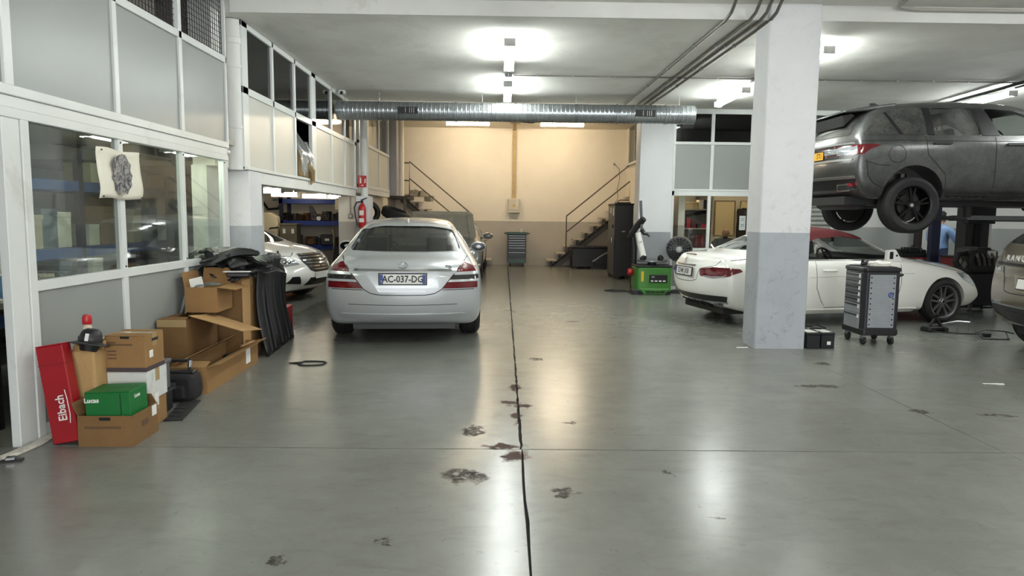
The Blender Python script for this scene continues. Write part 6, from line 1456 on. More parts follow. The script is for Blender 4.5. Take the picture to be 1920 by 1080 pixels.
# ------------------------------------------------------------------ lift and the right-hand bay
M_lift = mat('lift_black', (26, 26, 28), .4, .3, var=.1)
def lift_post(lb, x, y, s):
    t = thing('lift_post', lb, 'lift post', (x, y, 0))
    MB().box(-.21, .21, -.14, .14, 0.02, 2.9).obj('post_body', M_lift, t, bev=.01); MB().box(-.35, .35, -.25, .25, 0, .02).obj('base_plate', M_lift, t); MB().box(-.06, .06, s*.14 if s > 0 else s*.14-.02, s*.14+.02 if s > 0 else s*.14, .4, 2.8).obj('guide_slot', M_gap, t)
    cz = LIFT_Z+.20; MB().box(-.24, .24, s*.15-.09, s*.15+.09, cz-.16, cz+.55).obj('carriage', M_lift, t, bev=.01)
    for tx in (-1.55, .9):
        ty = s*1.15; MB().tube([(0, s*.2, cz-.07), (tx*.55, s*.7, cz-.07)], .06, 4).obj('lift_arm', M_lift, t); a = MB().tube([(tx*.5, s*.66, cz-.07), (tx, ty, cz-.07)], .045, 4).obj('lift_arm', M_lift, t)
        MB().cyl((tx, ty, cz-.06), (tx, ty, LIFT_Z+.295), .055, n=14).obj('lift_pad', M_rubber, a)
    return t
lift_post('black lift post behind the raised dark car, engine in front of it', 8.36, 12.32, -1)
lift_post('black lift post on the near side of the raised dark car', 8.36, 9.02, 1)
t = thing('white_pole', 'thin white pole just right of the black lift post', 'pole', (8.78, 12.50, 0)); MB().cyl((0, 0, .02), (0, 0, 2.9), .045, n=12).obj('pole', M_plaster, t, smooth=True); MB().box(-.06, .06, -.06, .06, 0, .02).obj('base_plate', M_steel, t)
t = thing('navy_post', 'navy blue steel post in front of the man in the blue shirt', 'post', (8.29, 13.3, 0)); MB().box(-.09, .09, -.06, .06, .02, 2.9).obj('post_body', mat('navy_steel', (24, 28, 52), .4, .2), t, bev=.008); MB().box(-.16, .16, -.12, .12, 0, .02).obj('base_plate', MATS['navy_steel'], t)
t = thing('dark_post', 'narrow dark brown steel post left of the white pilaster', 'post', (8.76, 14.6, 0)); MB().box(-.06, .06, -.06, .06, .02, 2.9).obj('post_body', mat('brown_post', (44, 38, 38), .5, .2), t, bev=.008); MB().box(-.12, .12, -.1, .1, 0, .02).obj('base_plate', MATS['brown_post'], t)
S('column.007', M_plaster, 8.86, 9.08, 14.62, 14.9, -0.02, 3.77)
t = thing('workbench', 'red workbench against the right rear wall with black parts on it', 'bench', (8.45, 14.3, 0)); MB().box(-.34, .26, -.3, .3, .80, .86).obj('bench_top', M_blackm, t)
b = MB(); b.box(-.32, .24, -.28, .28, .12, .80); c = b.obj('cabinet_body', M_black, t); mat('bench_red', (120, 34, 30), .45, var=.1)
for z in (.14, .36, .58):
    d = MB().box(-.30, .22, -.295, -.28, z, z+.20).obj('drawer', MATS['bench_red'] if z > .3 else M_black, t, bev=.005); MB().box(-.15, .07, -.31, -.295, z+.15, z+.17).obj('drawer_handle', M_alu, d)
for x in (-.3, .22): MB().box(x-.03, x+.03, -.26, .26, 0, .12).obj('foot', M_black, t)
for k, (x, w, h) in enumerate(((-.26, .16, .08), (-.05, .22, .12), (.14, .14, .07))):
    t = thing('black_part', ['low black part at the left of the red workbench', 'humped black part in the middle of the red workbench', 'small black part at the right of the red workbench'][k], 'car part', (8.45+x, 14.2, .86)); lumpy('part_body', M_black, t, w, .2, h, .008, 60+k); MB().cyl((0, 0, h*.8), (.02, 0, h+.03), .02).obj('stub', M_blackm, t)
t = thing('tool_trolley', 'dark red tool trolley under the engine beside the navy post', 'trolley', (8.62, 12.9, 0)); MB().box(-.3, .25, -.2, .2, .1, .58).obj('trolley_body', M_black, t, bev=.01); MB().box(-.3, .25, -.2, .2, .58, .85).obj('drawer_unit', mat('trolley_red', (104, 24, 30), .4), t, bev=.01); MB().box(-.31, .26, -.21, .21, .85, .88).obj('top_tray', M_black, t)
for x in (-.24, .2): MB().cyl((x, -.12, .05), (x, .12, .05), .05).obj('caster', M_black, t, smooth=True)
# engine on its stand
t = thing('engine', 'dirty black engine with gearbox on a stand before the black lift post', 'engine', (7.98, 11.6, 0))
M_eng = mat('engine_black', (30, 29, 28), .5, .3, var=.3, vs=14); M_engal = mat('engine_alloy', (104, 98, 92), .45, .7, var=.25, vs=14)
lumpy('engine_block', M_eng, t, .46, .44, .40, .02, 71).location = (-.02, 0, .66)
MB().tube([(.2, 0, .86), (.36, 0, .86), (.48, 0, .86)], [.13, .09, .06], 12).obj('gearbox', M_engal, t, smooth=True); MB().tube([(-.2, -.1, 1.0), (-.38, -.1, .98), (-.42, -.1, .85), (-.36, -.12, .72)], .05, 8).obj('intake_pipe', M_eng, t, smooth=True)
MB().box(-.14, .1, -.22, .18, 1.03, 1.09).obj('rocker_cover', M_eng, t, bev=.02); MB().box(.02, .16, -.235, -.2, .92, 1.04).obj('white_label', M_paper, t)
for k in range(4): MB().tube([(-.15+k*.08, -.2, 1.0), (-.18+k*.09, -.30, .93), (-.12+k*.08, -.27, .8)], .024, 7).obj('manifold_pipe', M_engal, t, smooth=True)
for k in range(3): MB().lathe([(.0, -.02), (.06-.01*k, -.02), (.06-.01*k, .02), (0, .02)], 16, Matrix.Translation((-.24, -.1+k*.12, .80+k*.05)) @ Matrix.Rotation(X90, 4, 'Y')).obj('pulley', M_engal, t, smooth=True)
MB().tube([(.46, 0, .92), (.62, -.02, .93), (.7, -.02, .95)], .022, 6).obj('hose', M_eng, t, smooth=True); MB().tube([(.5, -.05, .98), (.56, -.05, 1.02)], .015, 5).obj('hose', M_eng, t)
MB().box(-.18, .3, -.18, .18, .12, .66).obj('stand_body', M_lift, t, bev=.01)
for x in (-.2, .3):
    for y in (-.2, .2): MB().tube([(x*.6, y*.7, .2), (x, y, .03)], .03, 6).obj('stand_leg', M_lift, t)
t = thing('concrete_block', 'pale concrete base block on the floor right of the white convertible', 'block', (8.75, 11.72, 0)); MB().box(-.25, .45, -.2, .12, 0, .09).obj('block', M_conc, t, bev=.01); MB().box(-.25, .45, -.21, -.2, .06, .09).obj('edge_strip', M_plaster, t)
t = thing('battery_box', 'black box on the pale concrete base block', 'box', (8.90, 11.69, .09)); MB().box(-.14, .16, -.12, .12, 0, .24).obj('box_body', M_black, t, bev=.01); MB().box(-.15, .17, -.13, .13, .24, .27).obj('lid', M_blackm, t, bev=.006); MB().tube([(-.1, 0, .27), (-.16, -.05, .36), (.06, -.05, .38), (.16, 0, .30)], .02, 6).obj('hose', M_eng, t)
t = thing('hose_reel', 'red hose reel high on the right rear wall', 'hose reel', (11.6, 14.78, 1.55)); MB().cyl((0, 0, .0), (0, -.2, 0), .22, n=24).obj('reel_drum', M_red, t, smooth=True); MB().box(-.08, .08, -.1, .1, -.4, -.2).obj('hose_end', M_black, t); MB().box(-.06, .06, .0, .11, -.05, .05).obj('wall_bracket', M_black, t)
# roller tool chest
t = thing('tool_chest', 'black and grey roller tool chest with drawers beside the square column', 'tool chest', (4.60, 8.56, 0))
M_chest = mat('chest_black', (40, 40, 43), .4, .1, var=.08); M_cg2 = mat('chest_grey', (150, 154, 158), .45, .3, var=.06, vs=10)
b = MB(); b.prism([(-.225, -.21), (-.19, -.255), (.19, -.255), (.225, -.21), (.225, .21), (.19, .255), (-.19, .255), (-.225, .21)], .13, .90, 'z'); b.obj('chest_body', M_chest, t, bev=.006)
for z0, z1 in ((.12, .20), (.90, .95)): MB().prism([(-.235, -.22), (-.20, -.265), (.20, -.265), (.235, -.22), (.235, .22), (.20, .265), (-.20, .265), (-.235, .22)], z0, z1, 'z').obj('bumper_frame', M_black, t, bev=.01)
MB().box(-.19, .19, -.21, .21, .95, .958).obj('top_mat', M_rubber, t)
p = MB().box(-.165, .155, -.262, -.25, .215, .865).obj('grey_panel', M_cg2, t, bev=.004)
for k in range(10):
    for x in (-.145, .13): MB().box(x-.008, x+.008, -.2635, -.261, .245+k*.064, .262+k*.064).obj('square_hole', M_gap, p)
for k in range(20): MB().box(-.12, .105, -.2632, -.2615, .235+k*.031, .237+k*.031).obj('panel_groove', mat('chest_groove', (120, 124, 128), .5), p)
rg = MB(); rg.tube([(.10+.028*math.cos(2*PI*k/20), -.264, .62+.028*math.sin(2*PI*k/20)) for k in range(20)], .006, 6, closed=True); rg.prism([(.085, .61), (.095, .605), (.115, .635), (.105, .64)], -.266, -.262, 'y'); rg.obj('blue_logo', mat('logo_blue', (48, 66, 140), .5), t)
z = .87
for k, h in enumerate((.075, .075, .075, .075, .075, .12, .19)):
    d = MB().box(-.238, -.224, -.18, .18, z-h+.006, z).obj('drawer', M_cg2 if k > 4 else mat('drawer_grey', (106, 108, 112), .4, .2), t, bev=.003)
    MB().box(-.252, -.238, -.14, .16, z-.026, z-.006).obj('drawer_handle', M_chest, d, bev=.003); MB().box(-.2395, -.238, -.178, -.135, z-.05, z-.006).obj('white_tag', M_paper, d); z -= h
for x in (-.17, .17):
    for y in (-.19, .19):
        f = MB().box(x-.022, x+.022, y-.03, y+.03, .07, .13).obj('caster_fork', M_steel, t); MB().cyl((x-.016, y, .052), (x+.016, y, .052), .052, n=18).obj('caster_wheel', M_rubber, f, smooth=True)
MB().tube([(.225, -.18, .84), (.275, -.18, .86), (.275, .18, .86), (.225, .18, .84)], .014, 8).obj('push_handle', M_black, t, smooth=True)
t = thing('cloth_rag', 'white rag lying on the roller tool chest', 'rag', (4.62, 8.50, .958)); lumpy('rag_body', mat('rag_white', (216, 212, 204), .9, var=.05), t, .26, .16, .05, .014, 90); MB().box(-.09, .1, -.09, .07, 0, .014).obj('folded_corner', MATS['rag_white'], t, bev=.006)
t = thing('spray_gun', 'small black tool lying left of the white rag on the tool chest', 'tool', (4.46, 8.50, .958)); MB().tube([(-.04, 0, .02), (.02, 0, .035), (.05, 0, .05)], [.02, .025, .015], 8).obj('tool_body', M_black, t, smooth=True); MB().box(-.04, -.01, -.015, .015, .02, .09).obj('grip', M_black, t, bev=.006)
# batteries by the column
for k, (x, lb) in enumerate(((3.665, 'black car battery close against the square column'), (3.845, 'black car battery with small white label right of the other one'))):
    t = thing('car_battery', lb, 'battery', (x, 8.17+.02*k, 0), 0.05, 'car batteries by the column')
    MB().box(-.082, .082, -.13, .13, 0, .165).obj('battery_case', mat('battery_navy', (22, 23, 28), .4), t, bev=.006); MB().box(-.086, .086, -.134, .134, .165, .19).obj('battery_lid', M_black, t, bev=.006); MB().box(-.06, .06, -.09, .10, .19, .194).obj('white_label', M_paper, t)
    for y in (-.1, .1): MB().cyl((.05, y, .19), (.05, y, .21), .011).obj('terminal', M_steel, t)
    if k: MB().box(-.01, .035, -.1315, -.129, .045, .085).obj('white_label', M_paper, t)
t = thing('jump_cable', 'black cable lying over the two car batteries', 'cable', (3.74, 8.2, .195)); MB().tube([(-.12, .1, .02), (-.02, .02, .05), (.06, .08, .06), (.14, .0, .03), (.06, -.05, .03), (-.06, -.02, .03)], .012, 6).obj('cable', M_black, t, smooth=True); MB().box(-.15, -.1, .08, .12, .005, .04).obj('clamp', M_black, t, bev=.006)
# floor: jack, wire frame, paper
t = thing('floor_jack', 'small black jack with lever on the floor by the convertible front wheel', 'jack', (5.98, 9.42, 0), .2)
MB().box(-.16, .14, -.07, .07, .03, .07).obj('base_frame', M_black, t, bev=.006); MB().tube([(-.1, 0, .06), (.02, 0, .22)], .02, 6).obj('lift_leg', M_blackm, t); MB().tube([(.1, 0, .06), (-.02, 0, .22)], .02, 6).obj('lift_leg', M_blackm, t); MB().box(-.05, .05, -.04, .04, .21, .24).obj('saddle', M_blackm, t)
MB().tube([(.1, 0, .1), (.3, -.05, .14), (.46, -.1, .13)], .013, 6).obj('lever', M_steel, t, smooth=True)
for x in (-.13, .11): MB().cyl((x, -.09, .03), (x, .09, .03), .03).obj('wheel', M_rubber, t, smooth=True)
MB().tube([(-.16, -.05, .02), (.1, -.22, .01), (.35, -.32, .01), (.45, -.3, .01)], .008, 5).obj('cable', M_black, t)
t = thing('wire_frame', 'bent black wire frame lying on the floor left of the brown car', 'frame', (6.35, 8.88, .008), -.1)
MB().tube([(-.12, -.09, .0), (.20, -.09, 0), (.24, .06, .08), (.0, .1, .09), (-.13, .06, .06)], .009, 6, closed=True).obj('frame', M_black, t); MB().box(-.02, .08, .07, .12, -.004, .05).obj('block', M_black, t, bev=.008); MB().tube([(.24, .06, .08), (.36, .08, .05)], .008, 5).obj('frame_end', M_black, t)
t = thing('paper_scrap', 'torn white paper scrap lying on the floor in front of the brown car', 'paper', (4.62, 6.34, .001), .1)
MB().prism([(-.09, .03), (-.02, .02), (.06, .02), (.085, -.01), (.08, -.035), (.03, -.03), (.01, -.012), (-.06, .008), (-.09, .012)], 0, .002, 'z').obj('sheet', M_paper, t); MB().prism([(.03, -.03), (.08, -.035), (.07, -.01)], .002, .008, 'z').obj('curled_corner', M_paper, t)
t = thing('paper_scrap', 'flat white scrap on the floor at the left foot of the square column', 'paper', (2.84, 8.08, .001), .1); MB().prism([(-.08, -.02), (.06, -.03), (.08, .01), (-.05, .025)], 0, .002, 'z').obj('sheet', M_paper, t); MB().prism([(.06, -.03), (.08, .01), (.05, .0)], .002, .006, 'z').obj('curled_corner', M_paper, t)
# ------------------------------------------------------------------ parts store behind the white saloon
M_blue = mat('rack_blue', (22, 52, 128), .45, .2, var=.08); M_navy = mat('rack_navy', (26, 32, 60), .5, .2, var=.08)
def rack(lb, loc, rz, L, D, levels, H, posts, bm_=None):
    t = thing('storage_rack', lb, 'rack', loc, rz); bm_ = bm_ or M_blue
    for x in posts:
        for y in (-D/2, D/2): MB().box(x-.04, x+.04, y-.03, y+.03, 0, H).obj('upright', M_navy, t)
    for z in levels:
        for y in (-D/2-.03, D/2-.02): MB().box(-L/2, L/2, y, y+.05, z-.11, z).obj('beam', bm_, t, bev=.004)
        MB().box(-L/2, L/2, -D/2+.02, D/2-.02, z-.03, z-.005).obj('shelf_board', mat('rack_board', (110, 96, 74), .8, var=.1), t)
    return t
rack('blue pallet rack full of car parts across the rear of the parts store', (-4.35, 16.55, 0), 0, 1.75, .6, (.80, 1.36, 1.86), 2.0, (-.82, .82))
rnd = random.Random(101)
PART_COL = [(30, 29, 29), (36, 34, 34), (60, 44, 32), (92, 62, 40), (70, 70, 70), (120, 88, 54), (40, 40, 44)]
def shelf_part(lb, grp, x, y, z, k, s=.16):
    t = thing('car_part', lb, 'car part', (x, y, z), rnd.uniform(-1, 1), grp); c = PART_COL[k % 7]; m = mat('part_%d' % (k % 7), c, .5, .2, var=.25, vs=12)
    if k % 3 == 0: lumpy('part_body', m, t, s, s*.9, s*1.1, .014, 200+k)
    elif k % 3 == 1: MB().cyl((0, 0, 0), (0, 0, s*.9), s*.5, s*.4, 14).obj('part_body', m, t, smooth=True)
    else: MB().prism(smooth_corner([(-s*.7, 0), (s*.7, 0), (s*.6, s*.7), (-s*.3, s)], .02), -s*.4, s*.4, 'y').obj('part_body', m, t, bev=.008)
    MB().tube([(0, 0, s*.7), (s*.3, -s*.2, s*.9), (s*.6, -s*.3, s*.5)], .018, 6).obj('pipe_stub', M_blackm if k % 2 else M_engal, t, smooth=True)
    return t
for k in range(10): shelf_part(ORD[k]+' car part from the left on the middle shelf of the store rack', 'car parts on the middle rack shelf', -5.08+k*.155, 16.42+rnd.uniform(-.08, .1), 1.365, k, rnd.uniform(.14, .22))
for k in range(8): shelf_part(ORD[k]+' car part from the left on the lower shelf of the store rack', 'car parts on the lower rack shelf', -4.85+k*.13, 16.42+rnd.uniform(-.08, .1), .805, k+3, rnd.uniform(.16, .24))
t = thing('lamp_unit', 'tall dark wedge-shaped part at the middle of the rack shelf', 'car part', (-4.38, 16.35, 1.365), .2); MB().prism([(-.12, 0), (.16, 0), (.05, .10), (-.10, .33), (-.16, .34)], -.06, .06, 'y').obj('part_body', M_black, t, bev=.01); MB().cyl((.05, -.07, .05), (.05, -.1, .05), .05, n=16).obj('white_ring', M_paper, t)
t = thing('plastic_case', 'black plastic case with white label on the lower rack shelf', 'case', (-4.08, 16.2, .805), .1); MB().box(-.16, .16, -.12, .12, 0, .24).obj('case_body', M_black, t, bev=.015); MB().box(-.06, .04, -.124, -.119, .10, .15).obj('white_label', M_paper, t); MB().box(-.05, .05, -.13, -.12, .2, .23).obj('latch', M_blackm, t)
t = thing('paper_sheet', 'pale sheet hanging at the top right of the blue rack', 'paper', (-3.78, 16.2, 1.62)); MB().box(-.13, .05, -.003, .003, 0, .26).obj('sheet', mat('warm_white', (236, 226, 200), .6), t); MB().box(-.1, .02, -.006, -.003, .24, .27).obj('clip', M_steel, t)
t = thing('plastic_canister', 'tall cream plastic canister with black handles behind the white saloon', 'canister', (-5.22, 15.75, 0)); MB().prism(smooth_corner([(-.16, .55), (.14, .55), (.16, 1.2), (.14, 1.45), (-.02, 1.54), (-.16, 1.54)], .03), -.12, .12, 'y').obj('canister_body', mat('canister_cream', (218, 206, 176), .4, var=.04), t, bev=.02)
for z in (.78, 1.18): MB().tube([(-.02, -.12, z), (.02, -.17, z+.01), (.12, -.17, z+.02), (.16, -.1, z+.03)], .018, 6).obj('handle', M_black, t, smooth=True)
MB().box(-.2, .2, -.16, .16, 0, .55).obj('stand', M_k2, t)
t = thing('metal_box', 'olive grey metal box with two pale labels beside the cream canister', 'box', (-4.80, 15.7, 0)); MB().box(-.19, .19, -.16, .16, .30, 1.26).obj('box_body', mat('olive_grey', (104, 100, 84), .5, .2, var=.1), t, bev=.01); MB().box(-.20, .20, -.17, .17, 1.26, 1.30).obj('lid', MATS['olive_grey'], t, bev=.006)
for x in (-.12, .07): MB().box(x, x+.06, -.164, -.16, 1.08, 1.18).obj('label', M_paper, t)
MB().box(-.15, .15, -.12, .12, 0, .30).obj('plinth', M_black, t)
t = thing('plastic_crate', 'orange plastic crate of small parts in front of the rack', 'crate', (-4.70, 15.35, .50)); b = MB(); b.box(-.16, .16, -.12, .12, 0, .22); b.obj('crate_body', mat('crate_orange', (214, 88, 34), .45), t, bev=.01); MB().box(-.17, .17, -.13, .13, .20, .23).obj('crate_rim', MATS['crate_orange'], t, bev=.005); lumpy('crate_contents', mat('part_3', (92, 62, 40), .5), t, .26, .2, .10, .015, 91).location = (0, 0, .21)
t = thing('cardboard_box', 'cardboard box carrying the orange crate', 'cardboard box', (-4.70, 15.35, 0)); MB().box(-.2, .2, -.16, .16, 0, .49).obj('box_body', M_k2, t, bev=.004); MB().box(-.2, .2, -.002, .002, .49, .495).obj('tape_strip', M_tape, t)
for k, (x, h, lean, lb) in enumerate(((-4.02, 1.02, .16, 'beige bumper cover leaning at the left of the leaning pair'), (-3.78, 1.12, .22, 'grey bumper cover leaning at the right end of the blue rack'))):
    t = thing('bumper_cover', lb, 'bumper', (x, 15.75, 0), rot=(0, lean, .3)); b = MB()
    b.sheet(lambda u, v: (.10*math.sin(v*PI)-.05+.05*math.sin(u*PI), -.1+.22*(u-.5), .02+h*1.15*v), 8, 12); b.obj('cover_shell', mat('bumper_beige', (150, 138, 116), .5, var=.1) if k == 0 else mat('bumper_grey', (168, 158, 140), .45), t, smooth=True, solid=.02)
    MB().box(.0, .05, -.2, -.15, h*.9, h*.97).obj('mounting_tab', M_paper, t); MB().tube([(.04, -.2, .2), (.07, -.21, h*.5), (.04, -.2, h)], .02, 6).obj('lower_lip', M_blackm, t, smooth=True)
for k in range(4): shelf_part(['lowest', 'second lowest', 'second highest', 'topmost'][k]+' metal part in the heap beside the leaning bumper covers', 'metal parts on the store floor', -3.60, 15.2+k*.02, .0+.2*k, 4+3*(k//2)+k % 2, .2)
t = thing('wall_hook_hoses', 'black hoses hung high on the store rear wall at the left', 'hose', (-5.6, 17.12, 1.62)); MB().tube([(-.3, 0, .2), (-.15, -.05, .0), (.1, -.05, .02), (.2, -.02, .22), (.1, 0, .3)], .03, 8).obj('hose', M_black, t, smooth=True); MB().box(-.05, .05, -.02, .08, .2, .26).obj('hook', M_steel, t)
for x in (-5.5, -4.2): 
    t = thing('ceiling_pipe', 'pipe under the store ceiling, ' + ('left one' if x < -5 else 'right one nearer the opening'), 'pipe', (x, 12.5, 2.0)); MB().tube([(0, -3, 0), (0, 4, 0)], .025, 8).obj('pipe', M_steel, t, smooth=True); MB().box(-.04, .04, -.03, .03, 0, .06).obj('clip', M_steel, t)

# ------------------------------------------------------------------ dim store room seen through the partition glass
rack('blue storage rack standing in the dim room behind the partition glass', (-4.95, 7.9, 0), X90, 4.4, .6, (.55, 1.13, 1.84), 2.15, (-2.15, -.2, 2.15), mat('rack_blue_dim', (40, 78, 140), .5, .1, var=.08))
rnd = random.Random(55)
k = 0
for z, ys in ((1.135, (5.95, 6.3, 6.72, 7.05, 7.2, 7.42, 7.97, 8.25, 8.5, 8.9, 9.3, 9.7)), (.555, (5.9, 6.3, 6.7, 7.1, 7.42, 8.0, 8.4, 8.8, 9.3)), (1.845, (8.1, 9.1))):
    for iy, y in enumerate(ys):
        sh = {1.135: 'middle', .555: 'lower', 1.845: 'top'}[z]
        c = [(196, 196, 184), (120, 98, 66), (50, 48, 46), (180, 172, 150), (92, 104, 116), (206, 204, 194)][k % 6]
        t = thing('parts_box', '%s box from the left, %s, on the %s shelf of the rack behind the glass' % (ORD[iy], ['pale', 'brown', 'dark', 'cream', 'grey', 'white'][k % 6], sh), 'box', (-4.82, y, z), rnd.uniform(-.1, .1), 'boxes on the %s shelf behind the glass' % sh)
        w = rnd.uniform(.20, .32); h = rnd.uniform(.16, .50) if z < 1.5 else .22; m = mat('dimbox_%d' % (k % 6), c, .7, var=.1)
        MB().box(-.16, .16, -w/2, w/2, 0, h*.85).obj('box_body', m, t, bev=.004); MB().box(-.163, .163, -w/2-.003, w/2+.003, h*.85, h).obj('lid', m, t, bev=.003); k += 1
t = thing('plastic_bundle', 'crumpled pale plastic bundle behind the left pane', 'bundle', (-4.25, 5.65, .9)); lumpy('bundle_body', mat('bundle_pale', (170, 176, 168), .4, var=.2), t, .3, .45, .6, .035, 44); MB().tube([(0, 0, .58), (.03, .05, .72)], .03, 6).obj('tied_end', MATS['bundle_pale'], t)
t = thing('side_table', 'table under the window in the dim store room', 'table', (-4.0, 5.6, 0)); MB().box(-.45, .55, -.9, 1.2, .84, .88).obj('table_top', mat('table_grey', (130, 128, 118), .6), t)
for x in (-.4, .5):
    for y in (-.85, 1.15): MB().box(x-.02, x+.02, y-.02, y+.02, 0, .84).obj('leg', M_blackm, t)
t = thing('paint_pot', 'light blue pot behind the lower left corner of the left pane', 'pot', (-3.65, 5.05, .88)); MB().lathe([(.08, 0), (.085, .01), (.085, .15), (.09, .155), (.09, .17), (0, .17)], 20).obj('pot_body', mat('pot_blue', (120, 170, 210), .4), t, smooth=True); MB().lathe([(.0, .168), (.075, .172), (.0, .18)], 20).obj('lid', M_paper, t)
t = thing('white_bracket', 'white angled plate beside the light blue pot', 'plate', (-3.62, 4.80, .88)); MB().prism([(0, 0), (.03, 0), (.03, .22), (0, .22)], -.02, .06, 'y').obj('upright_plate', M_paper, t); MB().box(0, .16, -.02, .10, 0, .02).obj('foot_plate', M_paper, t)
t = thing('safety_cone', 'orange safety cone seen through the right pane', 'cone', (-4.1, 8.6, 0)); MB().lathe([(.12, .02), (.02, .85), (0, .85)], 20).obj('cone_body', mat('cone_orange', (204, 84, 50), .5), t, smooth=True); MB().box(-.17, .17, -.17, .17, 0, .03).obj('base', M_black, t)
t = thing('dark_cabinet', 'tall dark cabinet seen through the right pane', 'cabinet', (-4.05, 9.3, 0)); MB().box(-.3, .3, -.3, .3, 0, 1.95).obj('cabinet_body', mat('cab_dim', (60, 64, 66), .5), t, bev=.01); MB().box(-.28, .28, -.31, -.30, .05, 1.9).obj('door', MATS['cab_dim'], t)
t = thing('dark_shelf_goods', 'dark machine standing inside the doorway at the left edge', 'machine', (-3.75, 3.75, 0)); lumpy('machine_body', M_black, t, .5, .7, .9, .02, 15); MB().box(-.2, .26, -.3, .3, .9, 1.1).obj('top_cover', mat('navy_cover', (24, 34, 60), .6), t, bev=.02)

# ------------------------------------------------------------------ people
def skin(name, V, E_, m, parent, sub=2):
    me = bpy.data.meshes.new(name); me.from_pydata([v[0] for v in V], E_, []); o = bpy.data.objects.new(name, me); COL.objects.link(o)
    d = o.modifiers.new('skin', 'SKIN'); d.use_smooth_shade = True
    for i, v in enumerate(V):
        r = v[1]; me.skin_vertices[0].data[i].radius = (r, r) if isinstance(r, (int, float)) else r
        me.skin_vertices[0].data[i].use_root = (i == 0)
    s = o.modifiers.new('sub', 'SUBSURF'); s.levels = sub; s.render_levels = sub
    bake(o); o.data.materials.clear(); o.data.materials.append(m); o.parent = parent; o.data.shade_smooth(); return o
def hand_chain(V, E_, wi, wrist, palm_dir, up):
    d = Vector(palm_dir).normalized(); u = Vector(up); u = (u-d*u.dot(d)).normalized(); s = d.cross(u); wv = Vector(wrist)
    V.append((tuple(wv+d*.05), .03)); p = len(V)-1; E_.append((wi, p))
    for k, L in enumerate((.062, .072, .068, .054)):
        o = (k-1.5)*.020; a = wv+d*.085+s*o; V.append((tuple(a), .0095)); i0 = len(V)-1; E_.append((p, i0))
        b = a+d*L*.55-u*.008; V.append((tuple(b), .0085)); E_.append((i0, len(V)-1))
        c = b+d*L*.40-u*.022; V.append((tuple(c), .0075)); E_.append((len(V)-2, len(V)-1))
    a = wv+d*.04+s*-.035; V.append((tuple(a), .011)); E_.append((p, len(V)-1)); b = a+d*.035+s*-.018-u*.012; V.append((tuple(b), .010)); E_.append((len(V)-2, len(V)-1))
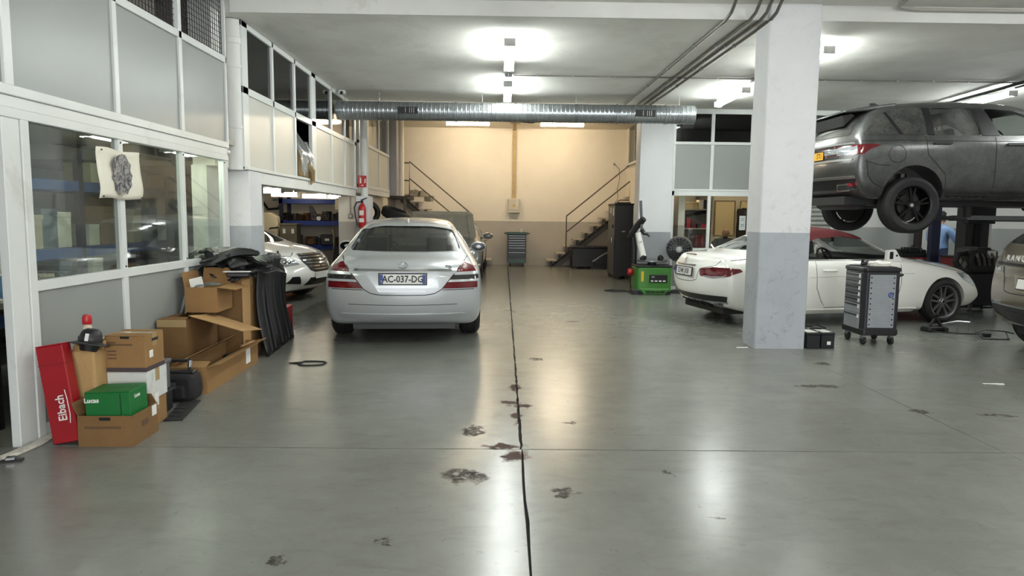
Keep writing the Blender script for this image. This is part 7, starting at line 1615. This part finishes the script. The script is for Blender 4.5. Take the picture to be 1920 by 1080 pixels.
def person(lb, loc, rz, J, head_c, look, skin_c, shirt_c, trouser_c, hair, shoe_c=(30, 28, 28)):
    """J: joints in local metres, facing +x; body one skin, clothes and hair on top of it"""
    t = thing('person', lb, 'person', loc, rz); ms = mat('skin_%d' % skin_c[0], skin_c, .55, var=.05)
    hc = Vector(head_c); lk = Vector(look).normalized(); sd = Vector((0, 0, 1)).cross(lk).normalized(); up = lk.cross(sd)
    V = [(J['pelvis'], .135), (J['belly'], .125), (J['chest'], .150), (J['neck0'], .075), (J['neck1'], .056)]; E_ = [(0, 1), (1, 2), (2, 3), (3, 4)]
    def av(p, r, frm): V.append((tuple(p), r)); E_.append((frm, len(V)-1)); return len(V)-1
    jaw = av(hc-up*.062+lk*.016, .056, 4); cr = av(hc-up*.008+lk*.002, .076, jaw); c2 = av(hc+up*.045-lk*.010, .080, cr); av(hc+up*.092-lk*.014, .056, c2)
    n = av(hc+lk*.074-up*.012, .014, cr); av(hc+lk*.094-up*.030, .012, n)
    for s in (1, -1): av(hc+sd*s*.080-up*.012, .014, cr)
    for s, k in ((1, 'l'), (-1, 'r')):
        sh = av(J['sh_'+k], .066, 2); el = av(J['el_'+k], .046, sh); wr = av(J['wr_'+k], .028, el)
        hand_chain(V, E_, wr, J['wr_'+k], Vector(J['wr_'+k])-Vector(J['el_'+k]), (0, 0, 1))
        hp = av(J['hip_'+k], .092, 0); kn = av(J['kn_'+k], .060, hp); an = av(J['an_'+k], .038, kn); av(Vector(J['an_'+k])+Vector((.14, 0, -.045)), .036, an)
    body = skin('body', V, E_, ms, t)
    j = {q: Vector(p) for q, p in J.items()}
    segs = [(j['pelvis']+(j['belly']-j['pelvis'])*.25, j['belly'], 's', .12), (j['belly'], j['chest'], 's', .13), (j['chest'], j['neck0']-Vector((0, 0, .03)), 's', .11), (j['neck0']+Vector((0, 0, .02)), hc, 'n', .088), (hc, hc+up*.1, 'n', .08)]
    for k in 'lr':
        segs += [(j['chest'], j['sh_'+k], 's', .06), (j['sh_'+k], j['el_'+k], 's', .05), (j['el_'+k], j['el_'+k].lerp(j['wr_'+k], .9), 's', .035), (j['wr_'+k], j['wr_'+k]+(j['wr_'+k]-j['el_'+k]).normalized()*.18, 'n', .03),
                 (j['pelvis'], j['hip_'+k], 't', .11), (j['hip_'+k], j['kn_'+k], 't', .075), (j['kn_'+k], j['an_'+k]+Vector((0, 0, .03)), 't', .045), (j['an_'+k]-Vector((0, 0, .03)), j['an_'+k]+Vector((.14, 0, -.045)), 'n', .035)]
    def near(c):
        best = None
        for p, q, kind, r in segs:
            d = q-p; u = max(0, min(1, (c-p).dot(d)/max(d.length_squared, 1e-9))); ds = (c-p-d*u).length-r
            if best is None or ds < best[0]: best = (ds, kind)
        return best[1]
    for nm, kind, off, mm in (('shirt', 's', .016, mat('shirt_%d_%d' % shirt_c[:2], shirt_c, .85, var=.08, vs=12, bump=.15, bs=25)), ('trousers', 't', .012, mat('trousers_%d' % trouser_c[0], trouser_c, .85, var=.1))):
        bm = bmesh.new(); bm.from_mesh(body.data); bmesh.ops.subdivide_edges(bm, edges=bm.edges, cuts=2, use_grid_fill=True, smooth=0); bm.normal_update()
        bmesh.ops.delete(bm, geom=[f for f in bm.faces if near(f.calc_center_median()) != kind], context='FACES')
        for v in bm.verts: v.co += v.normal*off
        me = bpy.data.meshes.new(nm); bm.to_mesh(me); bm.free(); me.materials.clear()
        o = link(nm, me, mm, t, smooth=True); d = o.modifiers.new('cloth', 'SOLIDIFY'); d.thickness = .012; d.offset = -1
    for k in 'lr':
        a = Vector(J['an_'+k]); b = MB(); b.sphere(a+Vector((.07, 0, -.045)), 1, 14, 8, (.15, .05, .04)); b.box(a.x-.07, a.x+.2, a.y-.045, a.y+.045, a.z-.085, a.z-.06); b.obj('shoe', mat('shoe_dark', shoe_c, .5), t, smooth=True)
    for s in (1, -1): MB().sphere(hc+lk*.066+sd*s*.030+up*.006, .0115, 10, 7).obj('eye', mat('eye_dark', (40, 34, 30), .2), t, smooth=True)
    MB().tube([hc+lk*.066-up*.066+sd*.022, hc+lk*.074-up*.066, hc+lk*.066-up*.066-sd*.022], .005, 6).obj('mouth', mat('lip', (120, 66, 58), .5), t, smooth=True)
    M = Matrix.Translation(hc) @ Matrix((lk, sd, up)).transposed().to_4x4()
    if hair == 'short':
        h = MB(); h.sphere((0, 0, .01), 1, 20, 12, (.096, .090, .125)); o = h.obj('hair', mat('hair_dark', (34, 28, 24), .8, var=.2, vs=40), t, smooth=True)
        bm = bmesh.new(); bm.from_mesh(o.data); bmesh.ops.delete(bm, geom=[v for v in bm.verts if v.co.z < -.055 or (v.co.x > .03 and v.co.z < .055)], context='VERTS'); bm.to_mesh(o.data); bm.free(); o.matrix_local = M @ Matrix.Translation((-.006, 0, .012))
    else:
        h = MB(); h.sphere((.022, 0, -.072), 1, 18, 10, (.060, .058, .048)); o = h.obj('beard', mat('beard_dark', (40, 34, 30), .9, var=.2, vs=50), t, smooth=True); o.matrix_local = M
    return t
STAND = dict(pelvis=(0, 0, .92), belly=(.0, 0, 1.08), chest=(.0, 0, 1.26), neck0=(-.01, 0, 1.42), neck1=(.01, 0, 1.48), sh_l=(0, .20, 1.355), sh_r=(0, -.20, 1.355), el_l=(.12, .31, 1.12), wr_l=(.36, .22, 1.02), el_r=(.10, -.31, 1.11), wr_r=(.33, -.24, .99),
             hip_l=(0, .09, .86), hip_r=(0, -.09, .86), kn_l=(.02, .11, .48), kn_r=(.03, -.11, .48), an_l=(-.02, .12, .085), an_r=(.0, -.12, .085))
person('man in a light blue shirt standing with his back half turned behind the navy post', (8.68, 13.75, 0), math.radians(20), STAND, (.03, 0, 1.575), (1, -.25, -.12), (196, 150, 128), (140, 170, 216), (52, 62, 92), 'short')
SIT = dict(pelvis=(0, 0, .56), belly=(.02, 0, .72), chest=(.07, 0, .90), neck0=(.10, 0, 1.05), neck1=(.13, 0, 1.10), sh_l=(.07, .19, 1.0), sh_r=(.07, -.19, 1.0), el_l=(.20, .24, .80), wr_l=(.40, .10, .79), el_r=(.20, -.24, .80), wr_r=(.40, -.10, .79),
           hip_l=(.03, .09, .53), hip_r=(.03, -.09, .53), kn_l=(.42, .12, .53), kn_r=(.42, -.12, .53), an_l=(.36, .12, .085), an_r=(.36, -.12, .085))
person('bald bearded man sitting at the desk behind the office glass, looking down', (4.98, 15.66, 0), math.radians(-98), SIT, (.18, 0, 1.19), (.8, -.5, -.35), (150, 108, 84), (44, 42, 42), (40, 42, 50), 'beard')
